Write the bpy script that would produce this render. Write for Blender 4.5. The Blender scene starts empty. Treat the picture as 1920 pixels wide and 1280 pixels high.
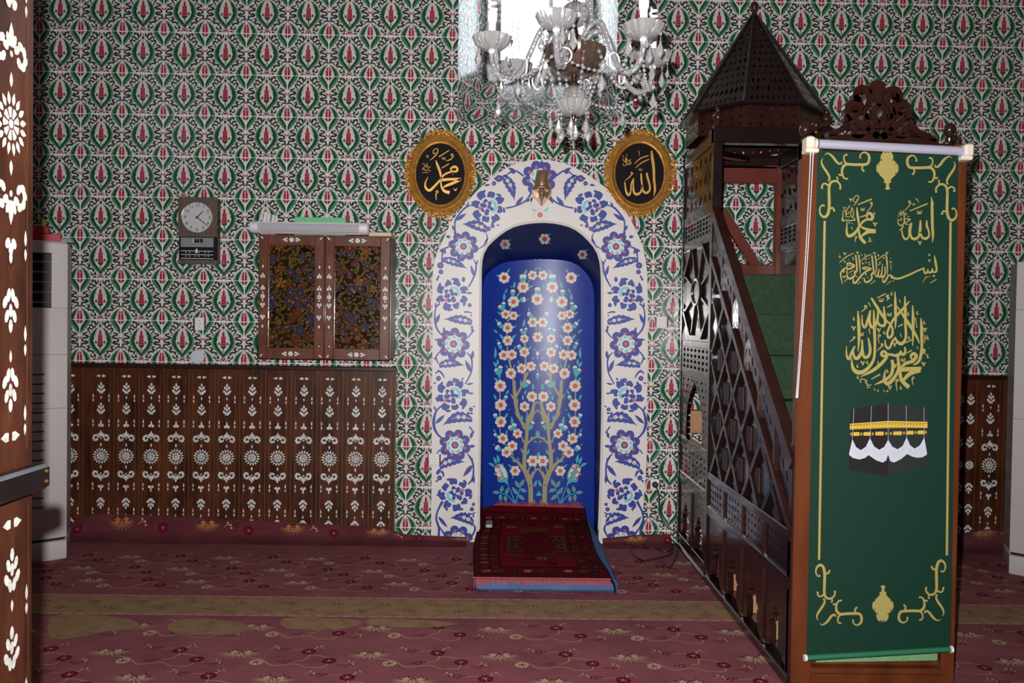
import bpy, math, random
import numpy as np
from mathutils import Vector, Matrix

C = bpy.context.scene.collection
PI = math.pi

# ------------------------------------------------------------------ camera
F_PX = 1550.0                      # focal length in pixels of the 1920x1280 frame
CAM_Y, CAM_H = -5.0737, 1.335
YAW, PITCH, ROLL = .010, .020, .0148


def rot3(yaw, pitch, roll):
    cy, sy, cp, sp, cr, sr = math.cos(yaw), math.sin(yaw), math.cos(pitch), math.sin(pitch), math.cos(roll), math.sin(roll)
    Ry = np.array([[cy, 0, -sy], [0, 1, 0], [sy, 0, cy]])
    Rp = np.array([[1, 0, 0], [0, cp, -sp], [0, sp, cp]])
    Rr = np.array([[cr, -sr, 0], [sr, cr, 0], [0, 0, 1]])
    return Rr @ Rp @ Ry


R3 = rot3(YAW, PITCH, ROLL)


def wv(r):                         # (right, down, forward) -> world
    return Vector((r[0], r[2], -r[1]))


cam_data = bpy.data.cameras.new('camera')
cam_data.sensor_fit = 'HORIZONTAL'
cam_data.sensor_width = 36
cam_data.lens = F_PX * 36 / 1920
cam = bpy.data.objects.new('camera', cam_data)
C.objects.link(cam)
ax, ay, az = wv(R3[0]), -wv(R3[1]), -wv(R3[2])
M = Matrix(((ax.x, ay.x, az.x, 0), (ax.y, ay.y, az.y, CAM_Y), (ax.z, ay.z, az.z, CAM_H), (0, 0, 0, 1)))
cam.matrix_world = M
cam_data.clip_start = .02
bpy.context.scene.camera = cam

# ------------------------------------------------------------------ daylight, flash, exposure
world = bpy.data.worlds.new('sky')
bpy.context.scene.world = world
world.use_nodes = True
bg = world.node_tree.nodes['Background']
bg.inputs['Color'].default_value = (.80, .90, 1.0, 1)
bg.inputs['Strength'].default_value = 12.0


def area(name, loc, target, size, watts, color=(1, 1, 1), shape='DISK', size_y=None):
    d = bpy.data.lights.new(name, 'AREA')
    d.shape, d.size, d.energy, d.color = shape, size, watts, color
    if size_y:
        d.size_y = size_y
    o = bpy.data.objects.new(name, d)
    C.objects.link(o)
    o.location = loc
    o.rotation_euler = (Vector(target) - Vector(loc)).to_track_quat('-Z', 'Y').to_euler()
    return o


flash = area('camera_flash', (-.048, CAM_Y + .02, CAM_H + .105), (.05, 0, CAM_H + .1), .028, 125, (1, .975, .965))
flash.data.spread = math.radians(150)
# added soft fill, as if from unseen windows behind the photographer and at left
area('daylight_fill', (.6, -6.3, 2.6), (.3, 0, 1.4), 2.2, .8, (.90, .95, 1.0), 'RECTANGLE', 1.3)
area('daylight_fill', (-2.95, -1.9, 3.0), (-2.2, 0, 2.6), .8, 1.2, (.72, .84, 1.0), 'RECTANGLE', 1.0)
vs = bpy.context.scene.view_settings
bpy.context.scene.display_settings.display_device = 'sRGB'
vs.view_transform = 'Standard'
vs.look = 'None'
vs.gamma = 1
vs.use_curve_mapping = False
vs.exposure = 0.0

# ------------------------------------------------------------------ helpers: photograph pixel -> a point on a real plane


def ray(px, py):
    d = R3.T @ np.array([(px - 960) / F_PX, (py - 640) / F_PX, 1.0])
    return d[0], d[2], -d[1]


def on_y(px, py, Y=0.0):
    x, y, z = ray(px, py)
    t = (Y - CAM_Y) / y
    return (x * t, Y, CAM_H + z * t)


def on_x(px, py, X):
    x, y, z = ray(px, py)
    t = X / x
    return (X, CAM_Y + y * t, CAM_H + z * t)


def on_z(px, py, Z=0.0):
    x, y, z = ray(px, py)
    t = (Z - CAM_H) / z
    return (x * t, CAM_Y + y * t, Z)


# ------------------------------------------------------------------ materials
def lin(c):
    c = c / 255.0
    return c / 12.92 if c <= .04045 else ((c + .055) / 1.055) ** 2.4


def rgb(r, g, b):
    return (lin(r), lin(g), lin(b), 1)


def setin(b, name, v):
    if name in b.inputs:
        b.inputs[name].default_value = v


MATS = {}


def mat(name, col, rough=.5, metal=0.0, noise=0.0, nscale=8.0, stretch=(1, 1, 1), bump=0.0, bscale=60.0,
        spec=.5, trans=0.0, ior=1.45, coat=0.0, emit=None, estr=0.0, sheen=0.0, col2=None):
    if name in MATS:
        return MATS[name]
    m = bpy.data.materials.new(name)
    m.use_nodes = True
    nt = m.node_tree
    b = nt.nodes['Principled BSDF']
    c = rgb(*col)
    setin(b, 'Base Color', c)
    setin(b, 'Roughness', rough)
    setin(b, 'Metallic', metal)
    setin(b, 'Specular IOR Level', spec)
    setin(b, 'Transmission Weight', trans)
    setin(b, 'IOR', ior)
    setin(b, 'Coat Weight', coat)
    setin(b, 'Coat Roughness', .08)
    setin(b, 'Sheen Weight', sheen)
    if emit:
        setin(b, 'Emission Color', rgb(*emit))
        setin(b, 'Emission Strength', estr)
    if noise > 0 or bump > 0 or col2:
        tc = nt.nodes.new('ShaderNodeTexCoord')
        mp = nt.nodes.new('ShaderNodeMapping')
        mp.inputs['Scale'].default_value = stretch
        nt.links.new(tc.outputs['Object'], mp.inputs['Vector'])
    if noise > 0 or col2:
        n = nt.nodes.new('ShaderNodeTexNoise')
        n.inputs['Scale'].default_value = nscale
        n.inputs['Detail'].default_value = 6
        n.inputs['Roughness'].default_value = .62
        nt.links.new(mp.outputs['Vector'], n.inputs['Vector'])
        cr = nt.nodes.new('ShaderNodeValToRGB')
        cr.color_ramp.elements[0].position = .32
        cr.color_ramp.elements[1].position = .68
        if col2:
            c2 = rgb(*col2)
            cr.color_ramp.elements[0].color = c
            cr.color_ramp.elements[1].color = c2
        else:
            cr.color_ramp.elements[0].color = tuple(x * (1 - noise) for x in c[:3]) + (1,)
            cr.color_ramp.elements[1].color = tuple(min(1, x * (1 + noise)) for x in c[:3]) + (1,)
        nt.links.new(n.outputs['Fac'], cr.inputs['Fac'])
        nt.links.new(cr.outputs['Color'], b.inputs['Base Color'])
    if bump > 0:
        n2 = nt.nodes.new('ShaderNodeTexNoise')
        n2.inputs['Scale'].default_value = bscale
        n2.inputs['Detail'].default_value = 3
        nt.links.new(mp.outputs['Vector'], n2.inputs['Vector'])
        bp = nt.nodes.new('ShaderNodeBump')
        bp.inputs['Strength'].default_value = bump
        bp.inputs['Distance'].default_value = .004
        nt.links.new(n2.outputs['Fac'], bp.inputs['Height'])
        nt.links.new(bp.outputs['Normal'], b.inputs['Normal'])
    MATS[name] = m
    return m


# ------------------------------------------------------------------ objects
def base_of(o):
    v = Vector((0, 0, 0))
    while o is not None:
        v += Vector(o.location)
        o = o.parent
    return v


def empty(name, loc):
    o = bpy.data.objects.new(name, None)
    o.empty_display_size = .05
    C.objects.link(o)
    o.location = loc
    return o


def tag(o, label, cat, group=None, kind=None):
    if label:
        o['label'] = label
    if cat:
        o['category'] = cat
    if group:
        o['group'] = group
    if kind:
        o['kind'] = kind
    return o


def thing(name, label, cat, loc, group=None):
    return tag(empty(name, loc), label, cat, group)


def mesh_obj(name, V, loops, starts, mi, mats, parent=None, origin=None, smooth=False, label=None):
    """arrays in WORLD coordinates -> one linked mesh object, parented to `parent`"""
    V = np.asarray(V, dtype=np.float64).reshape(-1, 3)
    base = base_of(parent) if parent is not None else Vector(origin or (0, 0, 0))
    V = V - np.array(base)
    me = bpy.data.meshes.new(name)
    me.vertices.add(len(V))
    me.vertices.foreach_set('co', V.astype(np.float32).ravel())
    me.loops.add(len(loops))
    me.loops.foreach_set('vertex_index', np.asarray(loops, dtype=np.int32))
    me.polygons.add(len(starts))
    me.polygons.foreach_set('loop_start', np.asarray(starts, dtype=np.int32))
    me.polygons.foreach_set('material_index', np.asarray(mi, dtype=np.int32))
    me.polygons.foreach_set('use_smooth', np.full(len(starts), smooth, dtype=bool))
    me.update(calc_edges=True)
    me.validate()
    for m in mats:
        me.materials.append(m)
    o = bpy.data.objects.new(name, me)
    C.objects.link(o)
    if parent is not None:
        o.parent = parent
    else:
        o.location = base
    if label:
        o['label'] = label
    return o


class MB:
    """collects solid shapes in world coordinates, builds ONE mesh object"""

    def __init__(self):
        self.v, self.f, self.m = [], [], []

    def add(self, verts, faces, mi=0):
        n = len(self.v)
        self.v.extend([tuple(p) for p in verts])
        self.f.extend([[i + n for i in f] for f in faces])
        self.m.extend([mi] * len(faces))

    def hexa(self, p, mi=0):       # 8 corners: bottom 0-3 ccw, top 4-7
        self.add(p, [[3, 2, 1, 0], [4, 5, 6, 7], [0, 1, 5, 4], [1, 2, 6, 5], [2, 3, 7, 6], [3, 0, 4, 7]], mi)

    def box(self, a, b, mi=0):
        x0, x1 = sorted((a[0], b[0]))
        y0, y1 = sorted((a[1], b[1]))
        z0, z1 = sorted((a[2], b[2]))
        self.hexa([(x0, y0, z0), (x1, y0, z0), (x1, y1, z0), (x0, y1, z0), (x0, y0, z1), (x1, y0, z1), (x1, y1, z1), (x0, y1, z1)], mi)

    def bevbox(self, a, b, c=.006, mi=0):     # box with chamfered edges all round
        x0, x1 = sorted((a[0], b[0]))
        y0, y1 = sorted((a[1], b[1]))
        z0, z1 = sorted((a[2], b[2]))
        c = min(c, (x1 - x0) * .45, (y1 - y0) * .45, (z1 - z0) * .45)
        rings = []
        for z, k in ((z0, c), (z0 + c, 0), (z1 - c, 0), (z1, c)):
            q = c
            xa, xb, ya, yb = x0 + k, x1 - k, y0 + k, y1 - k
            rings.append([(xa + q, ya, z), (xb - q, ya, z), (xb, ya + q, z), (xb, yb - q, z), (xb - q, yb, z), (xa + q, yb, z), (xa, yb - q, z), (xa, ya + q, z)])
        self.rings(rings, mi=mi)

    def bar(self, p, q, w, d, up, mi=0):      # square bar from p to q; w across, d along `up`
        p, q, up = Vector(p), Vector(q), Vector(up).normalized()
        t = (q - p).normalized()
        s = t.cross(up).normalized() * (w / 2)
        u = up * (d / 2)
        self.hexa([p - s - u, p + s - u, q + s - u, q - s - u, p - s + u, p + s + u, q + s + u, q - s + u], mi)

    def rings(self, rings, closed=False, caps=True, mi=0):
        n = len(rings[0])
        vs_ = [p for r in rings for p in r]
        fs = []
        k = len(rings)
        for i in range(k if closed else k - 1):
            a, b = i * n, ((i + 1) % k) * n
            for j in range(n):
                j2 = (j + 1) % n
                fs.append([a + j, a + j2, b + j2, b + j])
        if caps and not closed:
            fs.append(list(range(n))[::-1])
            fs.append([(k - 1) * n + j for j in range(n)])
        self.add(vs_, fs, mi)

    def tube(self, path, r, n=8, closed=False, mi=0):
        path = [Vector(p) for p in path]
        k = len(path)
        rr = r if isinstance(r, (list, tuple)) else [r] * k
        ref = None
        rings = []
        for i, p in enumerate(path):
            a = path[(i - 1) % k] if closed or i > 0 else p
            b = path[(i + 1) % k] if closed or i < k - 1 else p
            t = (b - a)
            t = t.normalized() if t.length > 1e-9 else Vector((0, 0, 1))
            if ref is None:
                ref = t.orthogonal().normalized()
            ref = (ref - t * ref.dot(t))
            ref = ref.normalized() if ref.length > 1e-6 else t.orthogonal().normalized()
            u = t.cross(ref)
            rings.append([p + (ref * math.cos(2 * PI * j / n) + u * math.sin(2 * PI * j / n)) * rr[i] for j in range(n)])
        self.rings(rings, closed=closed, mi=mi)

    def lathe(self, prof, c, axis='Z', n=24, mi=0, wob=None):
        """prof: (radius, height) list; revolves about `axis` through c"""
        c = Vector(c)
        rings = []
        for r, h in prof:
            ring = []
            for j in range(n):
                a = 2 * PI * j / n
                q = r * (wob(a, h) if wob else 1)
                x, y = q * math.cos(a), q * math.sin(a)
                if axis == 'Z':
                    ring.append(c + Vector((x, y, h)))
                elif axis == 'Y':
                    ring.append(c + Vector((x, -h, y)))
                else:
                    ring.append(c + Vector((h, x, y)))
            rings.append(ring)
        self.rings(rings, mi=mi)

    def ball(self, c, r, n=12, m=8, mi=0, sq=(1, 1, 1)):
        rings = []
        for i in range(1, m):
            a = PI * i / m
            rings.append([(c[0] + r * sq[0] * math.sin(a) * math.cos(2 * PI * j / n), c[1] + r * sq[1] * math.sin(a) * math.sin(2 * PI * j / n),
                           c[2] - r * sq[2] * math.cos(a)) for j in range(n)])
        self.rings(rings, mi=mi)

    def prism(self, pts, fn, mi=0):           # closed 2D outline; fn(u,v,k) k=0 back, 1 front
        n = len(pts)
        self.add([fn(u, v, 0) for u, v in pts] + [fn(u, v, 1) for u, v in pts],
                 [list(range(n))[::-1], list(range(n, 2 * n))] + [[i, (i + 1) % n, n + (i + 1) % n, n + i] for i in range(n)], mi)

    def pierced(self, fn, nu, nv, hole=.36, shape='dia', mi=0):
        """a board with nu x nv carved-through holes; fn(u,v,k), u,v in 0..1"""
        for i in range(nu):
            for j in range(nv):
                cu, cv = (i + .5) / nu, (j + .5) / nv
                hu, hv = .5 / nu, .5 / nv
                outer = [(-1, -1), (0, -1), (1, -1), (1, 0), (1, 1), (0, 1), (-1, 1), (-1, 0)]
                if shape == 'dia':
                    inner = [(-.5, -.5), (0, -.85), (.5, -.5), (.85, 0), (.5, .5), (0, .85), (-.5, .5), (-.85, 0)]
                    inner = [(a * hole * 2, b * hole * 2) for a, b in inner]
                elif shape == 'star':
                    inner = [(-.28, -.28), (0, -.95), (.28, -.28), (.95, 0), (.28, .28), (0, .95), (-.28, .28), (-.95, 0)]
                    inner = [(a * hole * 2, b * hole * 2) for a, b in inner]
                else:          # leaf holes leaning by turns
                    s = 1 if (i + j) % 2 else -1
                    inner = [(-.55, -.75 * s), (0, -.6), (.5, -.3), (.62, .1), (.55, .75 * s), (0, .6), (-.5, .3), (-.62, -.1)]
                    inner = [(a * hole * 2, b * hole * 2) for a, b in inner]
                P = []
                for k in (0, 1):
                    P += [fn(cu + a * hu, cv + b * hv, k) for a, b in outer]
                    P += [fn(cu + a * hu, cv + b * hv, k) for a, b in inner]
                fs = []
                for q in range(8):
                    q2 = (q + 1) % 8
                    fs.append([16 + q, 16 + q2, 24 + q2, 24 + q])
                    fs.append([q2, q, 8 + q, 8 + q2])
                    fs.append([8 + q, 24 + q, 24 + q2, 8 + q2])
                self.add(P, fs, mi)

    def split(self, name, mats, parent, smooth=False):
        """every separate piece becomes a part of its own"""
        par = list(range(len(self.v)))

        def root(i):
            while par[i] != i:
                par[i] = par[par[i]]
                i = par[i]
            return i
        for f in self.f:
            r = root(f[0])
            for i in f[1:]:
                par[root(i)] = r
        groups = {}
        for f, m_ in zip(self.f, self.m):
            groups.setdefault(root(f[0]), []).append((f, m_))
        out = []
        for fs in groups.values():
            b = MB()
            ids = {}
            for f, m_ in fs:
                for i in f:
                    if i not in ids:
                        ids[i] = len(b.v)
                        b.v.append(self.v[i])
                b.f.append([ids[i] for i in f])
                b.m.append(m_)
            out.append(b.build(name, mats, parent, smooth=smooth))
        return out

    def build(self, name, mats, parent=None, origin=None, smooth=False, label=None, bevel=0.0, subd=0):
        if not isinstance(mats, (list, tuple)):
            mats = [mats]
        loops = [i for f in self.f for i in f]
        starts = np.cumsum([0] + [len(f) for f in self.f])[:-1]
        o = mesh_obj(name, self.v, loops, starts, self.m, mats, parent, origin, smooth, label)
        if bevel > 0:
            b = o.modifiers.new('bevel', 'BEVEL')
            b.width, b.segments, b.limit_method = bevel, 2, 'ANGLE'
        if subd:
            s = o.modifiers.new('subd', 'SUBSURF')
            s.levels = s.render_levels = subd
        if smooth:
            try:
                o.data.set_sharp_from_angle(angle=math.radians(40))
            except Exception:
                pass
        return o


# ------------------------------------------------------------------ flat ornament: closed outlines and tapering pen strokes
def catmull(P, n, closed=False):
    P = [tuple(map(float, p)) for p in P]
    k = len(P)
    if k < 3 and not closed:
        return P if k < 2 else [tuple(a + (b - a) * t / n for a, b in zip(P[0], P[1])) for t in range(n + 1)]
    out = []
    for i in range(k if closed else k - 1):
        p0 = P[(i - 1) % k] if closed or i > 0 else P[0]
        p1, p2 = P[i], P[(i + 1) % k]
        p3 = P[(i + 2) % k] if closed or i < k - 2 else P[-1]
        for j in range(n):
            t = j / n
            out.append(tuple(.5 * (2 * b + (c - a) * t + (2 * a - 5 * b + 4 * c - d) * t * t + (3 * b - a - 3 * c + d) * t ** 3)
                             for a, b, c, d in zip(p0, p1, p2, p3)))
    if not closed:
        out.append(P[-1])
    return out


class Art:
    def __init__(self, x0=0.0, y0=0.0, s=1.0):
        self.p, self.m, self.l = [], [], []
        self.frame(x0, y0, s)

    def frame(self, x0=0.0, y0=0.0, s=1.0):   # the sketch sheet: sheet (x,y down) -> (u, v up)
        self.x0, self.y0, self.s = x0, y0, s
        return self

    def T(self, p):
        return (self.x0 + p[0] / self.s, -(self.y0 + p[1] / self.s))

    def raw(self, pts, m, l):
        a = sum(p[0] * q[1] - q[0] * p[1] for p, q in zip(pts, pts[1:] + pts[:1]))
        self.p.append(pts if a > 0 else pts[::-1])
        self.m.append(m)
        self.l.append(l)

    def poly(self, pts, m=0, l=1, smooth=0):
        if smooth:
            pts = catmull(pts, smooth, True)
        self.raw([self.T(p) for p in pts], m, l)

    def disc(self, c, r, m=0, l=1, n=12, ry=None, rot=0.0):
        ry = ry or r
        ca, sa = math.cos(rot), math.sin(rot)
        self.poly([(c[0] + r * math.cos(2 * PI * j / n) * ca - ry * math.sin(2 * PI * j / n) * sa,
                    c[1] + r * math.cos(2 * PI * j / n) * sa + ry * math.sin(2 * PI * j / n) * ca) for j in range(n)], m, l)

    def stroke(self, pts, w, m=0, l=1, n=3, closed=False):
        k = len(pts)
        ws = list(w) if isinstance(w, (list, tuple)) else [w] * k
        if len(ws) != k:           # spread the few given widths along the stroke
            ws = [float(np.interp(i / (k - 1), np.linspace(0, 1, len(ws)), ws)) for i in range(k)]
        q = catmull([(p[0], p[1], a) for p, a in zip(pts, ws)], n, closed)
        K = len(q)
        L, Rr = [], []
        for i in range(K):
            a = q[(i - 1) % K] if closed or i > 0 else q[i]
            b = q[(i + 1) % K] if closed or i < K - 1 else q[i]
            dx, dy = b[0] - a[0], b[1] - a[1]
            d = math.hypot(dx, dy) or 1
            nx, ny = -dy / d, dx / d
            h = max(q[i][2], 1e-5) / 2
            L.append(self.T((q[i][0] + nx * h, q[i][1] + ny * h)))
            Rr.append(self.T((q[i][0] - nx * h, q[i][1] - ny * h)))
        for i in range(K if closed else K - 1):
            j = (i + 1) % K
            self.raw([L[i], L[j], Rr[j], Rr[i]], m, l)

    def leaf(self, a, b, w, m=0, l=1, bend=0.0):
        """pointed leaf from a to b, widest in the lower middle"""
        dx, dy = b[0] - a[0], b[1] - a[1]
        d = math.hypot(dx, dy) or 1
        nx, ny = -dy / d, dx / d
        P = []
        for t, h in ((0, .12), (.2, .75), (.42, 1), (.7, .7), (1, 0)):
            o = bend * d * math.sin(PI * t)
            P.append((a[0] + dx * t + nx * (o + h * w / 2), a[1] + dy * t + ny * (o + h * w / 2)))
        for t, h in ((.7, .7), (.42, 1), (.2, .75), (0, .12)):
            o = bend * d * math.sin(PI * t)
            P.append((a[0] + dx * t + nx * (o - h * w / 2), a[1] + dy * t + ny * (o - h * w / 2)))
        self.poly(P, m, l)

    def mirrored(self, axis_u, start=0):
        """adds the mirror image (u -> 2*axis-u) of everything from index start"""
        for i in range(start, len(self.p)):
            self.p.append([(2 * axis_u - u, v) for u, v in self.p[i]][::-1])
            self.m.append(self.m[i])
            self.l.append(self.l[i])

    def arrays(self, fn, step=.0004):
        V = []
        for k, (pts, l) in enumerate(zip(self.p, self.l)):      # overlapping pieces never share a plane
            d = l * step + (k % 23) * 1e-5
            V += [fn(u, v, d) for u, v in pts]
        n = [len(p) for p in self.p]
        loops = np.arange(sum(n))
        starts = np.cumsum([0] + n)[:-1]
        return V, loops, starts, self.m

    def build(self, name, mats, fn, parent=None, origin=None, step=.0004, label=None):
        V, loops, starts, mi = self.arrays(fn, step)
        return mesh_obj(name, V, loops, starts, mi, mats, parent, origin, False, label)

    def slab(self, mb, fn, back, front, mi=None):
        """each outline becomes a solid piece from depth back to depth front"""
        for pts, m in zip(self.p, self.m):
            mb.prism(pts, lambda u, v, k: fn(u, v, front if k else back), m if mi is None else mi)


def plane_y(Y):                    # ornament sheets kept in photograph pixels, laid on the plane y = Y
    def fn(u, v, d):
        x, _, z = on_y(u, -v, Y)
        return (x, Y - d, z)
    return fn
# ------------------------------------------------------------------ room shell
TILE = [mat('tile_white_glaze', (210, 205, 202), .17, noise=.05, nscale=3), mat('tile_leaf_green', (28, 74, 52), .2, noise=.25, nscale=60),
        mat('tile_pale_green', (74, 128, 94), .2, noise=.3, nscale=220), mat('tile_coral_red', (160, 40, 58), .2, noise=.12, nscale=90),
        mat('tile_cloud_band', (44, 54, 52), .2, noise=.2, nscale=70), mat('tile_grout', (236, 234, 228), .6),
        mat('tile_grey_line', (120, 138, 128), .4)]
T = .25
COL0, ROW0 = -2.3394, CAM_H + 1.4945


def tile_art():
    a = Art(-1252 / 1235, -388 / 1235, 1235)
    # --- the medallion in the middle of the tile (right half is mirrored)
    a.poly([(1215, -15), (1120, 35), (1030, 110), (960, 200), (918, 300), (906, 400), (920, 500), (975, 600), (1060, 700), (1150, 790), (1240, 862),
            (1228, 740), (1165, 640), (1105, 575), (1090, 545), (1072, 490), (1042, 400), (1058, 300), (1090, 190), (1140, 80)], 2, 1)
    a.poly([(1215, -15), (1130, 50), (1050, 130), (1000, 210), (962, 300), (956, 400), (975, 490), (1030, 590), (1110, 680), (1190, 770), (1240, 850),
            (1225, 735), (1150, 625), (1100, 560), (1072, 490), (1062, 470), (1042, 400), (1070, 330), (1062, 270), (1095, 200), (1110, 130), (1140, 80)], 1, 2)
    for p in ((1100, 28), (1010, 105), (950, 190), (910, 275), (896, 365), (902, 450), (925, 535), (985, 625), (1060, 712), (1130, 770)):
        a.disc(p, 13, 4, 3, 6)
    a.stroke([(1160, 115), (1112, 200), (1100, 270), (1072, 340)], [10, 14, 12, 6], 6, 3, 2)
    a.poly([(1166, 515), (1256, 515), (1256, 604), (1215, 590), (1180, 555)], 1, 4)
    a.poly([(1216, 78), (1228, 110), (1236, 62), (1244, 110), (1256, 52), (1256, 520), (1166, 512), (1176, 420), (1188, 320), (1184, 255), (1178, 195),
            (1200, 232), (1216, 215)], 3, 5)
    a.poly([(1178, 192), (1200, 232), (1196, 262), (1184, 255)], 4, 6)
    a.disc((1126, 445), 34, 4, 5, 8, ry=46)
    a.disc((1126, 445), 14, 6, 6, 6)
    for p in ((1232, 300), (1225, 360), (1236, 420), (1200, 440), (1208, 500), (1238, 500)):
        a.disc(p, 8, 0, 6, 5)
    a.poly([(1196, 236), (1256, 236), (1256, 248), (1196, 248)], 6, 6)
    a.stroke([(1254, 600), (1252, 720), (1250, 830)], [26, 18, 22], 4, 4, 1)
    a.stroke([(1190, 665), (1222, 750), (1244, 840)], [18, 26, 10], 1, 3, 1)
    a.disc((1250, 868), 42, 1, 5, 10, ry=28)
    a.disc((1250, 882), 24, 0, 6, 8, ry=8)
    a.poly([(1172, 855), (1196, 892), (1250, 912), (1256, 912), (1256, 978), (1215, 950), (1180, 925)], 3, 4)
    a.disc((1250, -45), 40, 4, 4, 10)
    a.stroke([(1250, -10), (1252, 70)], [8, 8], 4, 3, 1)
    a.stroke([(1240, -170), (1250, -85)], [30, 34], 6, 2, 1)
    # --- quarters of the medallion that sits on the tile corners
    for dy in (0,):
        a.poly([(650, 650 + dy), (700, 668 + dy), (785, 720 + dy), (870, 800 + dy), (930, 900 + dy), (955, 1000 + dy), (925, 1110 + dy), (850, 1215 + dy), (760, 1320 + dy),
                (655, 1440 + dy), (650, 1290 + dy), (690, 1190 + dy), (745, 1110 + dy), (800, 1030 + dy), (812, 990 + dy), (790, 860 + dy), (730, 740 + dy)], 2, 1)
        a.poly([(650, 650 + dy), (700, 675 + dy), (770, 735 + dy), (850, 830 + dy), (890, 930 + dy), (885, 1020 + dy), (830, 1120 + dy), (760, 1215 + dy),
                (655, 1400 + dy), (655, 1280 + dy), (690, 1190 + dy), (735, 1140 + dy), (745, 1100 + dy), (790, 1060 + dy), (812, 990 + dy), (800, 900 + dy), (730, 740 + dy)], 1, 2)
        for p in ((790, 700), (870, 775), (930, 860), (962, 960), (955, 1040), (900, 1150), (840, 1240), (765, 1330)):
            a.disc((p[0], p[1] + dy), 12, 4, 3, 6)
        a.stroke([(700, 730 + dy), (750, 810 + dy), (775, 880 + dy), (800, 960 + dy)], [8, 16, 14, 6], 6, 3, 2)
        a.poly([(643, 700 + dy), (655, 760 + dy), (668, 705 + dy), (676, 770 + dy), (692, 715 + dy), (696, 840 + dy), (722, 842 + dy), (712, 900 + dy), (716, 1005 + dy),
                (643, 1005 + dy)], 3, 4)
        a.poly([(643, 1028 + dy), (764, 1028 + dy), (725, 1058 + dy), (643, 1064 + dy)], 3, 4)
        a.poly([(643, 1064 + dy), (715, 1060 + dy), (690, 1105 + dy), (643, 1130 + dy)], 4, 4)
        a.poly([(560 + 90, 830 + dy), (720, 830 + dy), (720, 840 + dy), (650, 840 + dy)], 6, 5)
        a.disc((652, 598 + dy), 34, 4, 3, 8, ry=38)
        a.poly([(643, 288 + dy), (668, 290 + dy), (690, 300 + dy), (708, 235 + dy), (718, 285 + dy), (690, 330 + dy), (643, 358 + dy)], 3, 3)
    # --- cloud bands between the medallions
    S = [([(1040, 20), (985, 60), (930, 20), (880, 50), (900, 105), (945, 160), (920, 200), (885, 222)], [26, 34, 40, 46, 34, 22, 14, 6]),
         ([(845, 120), (850, 165), (765, 180), (735, 215), (800, 235), (868, 270), (862, 310), (790, 322), (725, 350), (705, 395), (760, 432), (835, 420),
           (862, 460), (800, 492), (730, 492), (686, 535), (712, 585)], [14, 30, 34, 40, 32, 54, 50, 34, 40, 40, 34, 40, 56, 46, 34, 44, 18]),
         ([(690, 592), (765, 596), (795, 640), (830, 690)], [30, 32, 24, 8]),
         ([(815, 560), (880, 575), (922, 600), (905, 640), (860, 655), (905, 715), (965, 705), (1040, 745), (1030, 800)], [8, 30, 46, 44, 36, 46, 36, 52, 26]),
         ([(965, 800), (990, 880), (1040, 895), (1075, 880)], [16, 40, 30, 12]),
         ([(1105, 785), (1085, 845), (1125, 895)], [10, 54, 22]),
         ([(1035, 965), (1085, 955), (1110, 920)], [16, 44, 14]),
         ([(1140, 955), (1175, 965), (1205, 975)], [14, 22, 8]),
         ([(965, 1105), (1005, 1095), (1000, 1050), (1060, 1038)], [14, 40, 34, 14]),
         ([(1075, 1045), (1110, 1090), (1120, 1130), (1165, 1135), (1180, 1090), (1185, 1040)], [16, 40, 26, 40, 30, 22]),
         ([(1000, 1075), (1060, 1070), (1110, 1140), (1135, 1190)], [20, 26, 40, 12]),
         ([(925, 1225), (940, 1170), (1000, 1170), (1030, 1215), (1085, 1225), (1115, 1185)], [16, 44, 40, 38, 40, 18])]
    for p, w in S:
        a.stroke(p, [x * 1.22 + 4 for x in w], 4, 2, 2)
    for p, r in (((682, 480), 16), ((905, 552), 18), ((955, 682), 16), ((815, 395), 16), ((775, 300), 16), ((1025, 985), 10)):
        a.disc(p, r, 4, 3, 6)
    a.mirrored(0.0)
    return a


def clip_poly(p, x0, x1, y0, y1):
    for ax_, lim, sg in ((0, x0, 1), (0, x1, -1), (1, y0, 1), (1, y1, -1)):
        if not p:
            return p
        o = []
        for a, b in zip(p, p[1:] + p[:1]):
            ia, ib = (a[ax_] - lim) * sg >= 0, (b[ax_] - lim) * sg >= 0
            if ia:
                o.append(a)
            if ia != ib:
                t = (lim - a[ax_]) / (b[ax_] - a[ax_])
                o.append(tuple(a[k] + t * (b[k] - a[k]) for k in (0, 1)))
        p = o
    return p


TA = tile_art()
TV = np.array([q for p in TA.p for q in p])
TLP = [l + (k % 19) * .03 for k, l in enumerate(TA.l)]
TL = np.concatenate([np.full(len(p), l) for p, l in zip(TA.p, TLP)])
TN = np.array([len(p) for p in TA.p])


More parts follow.
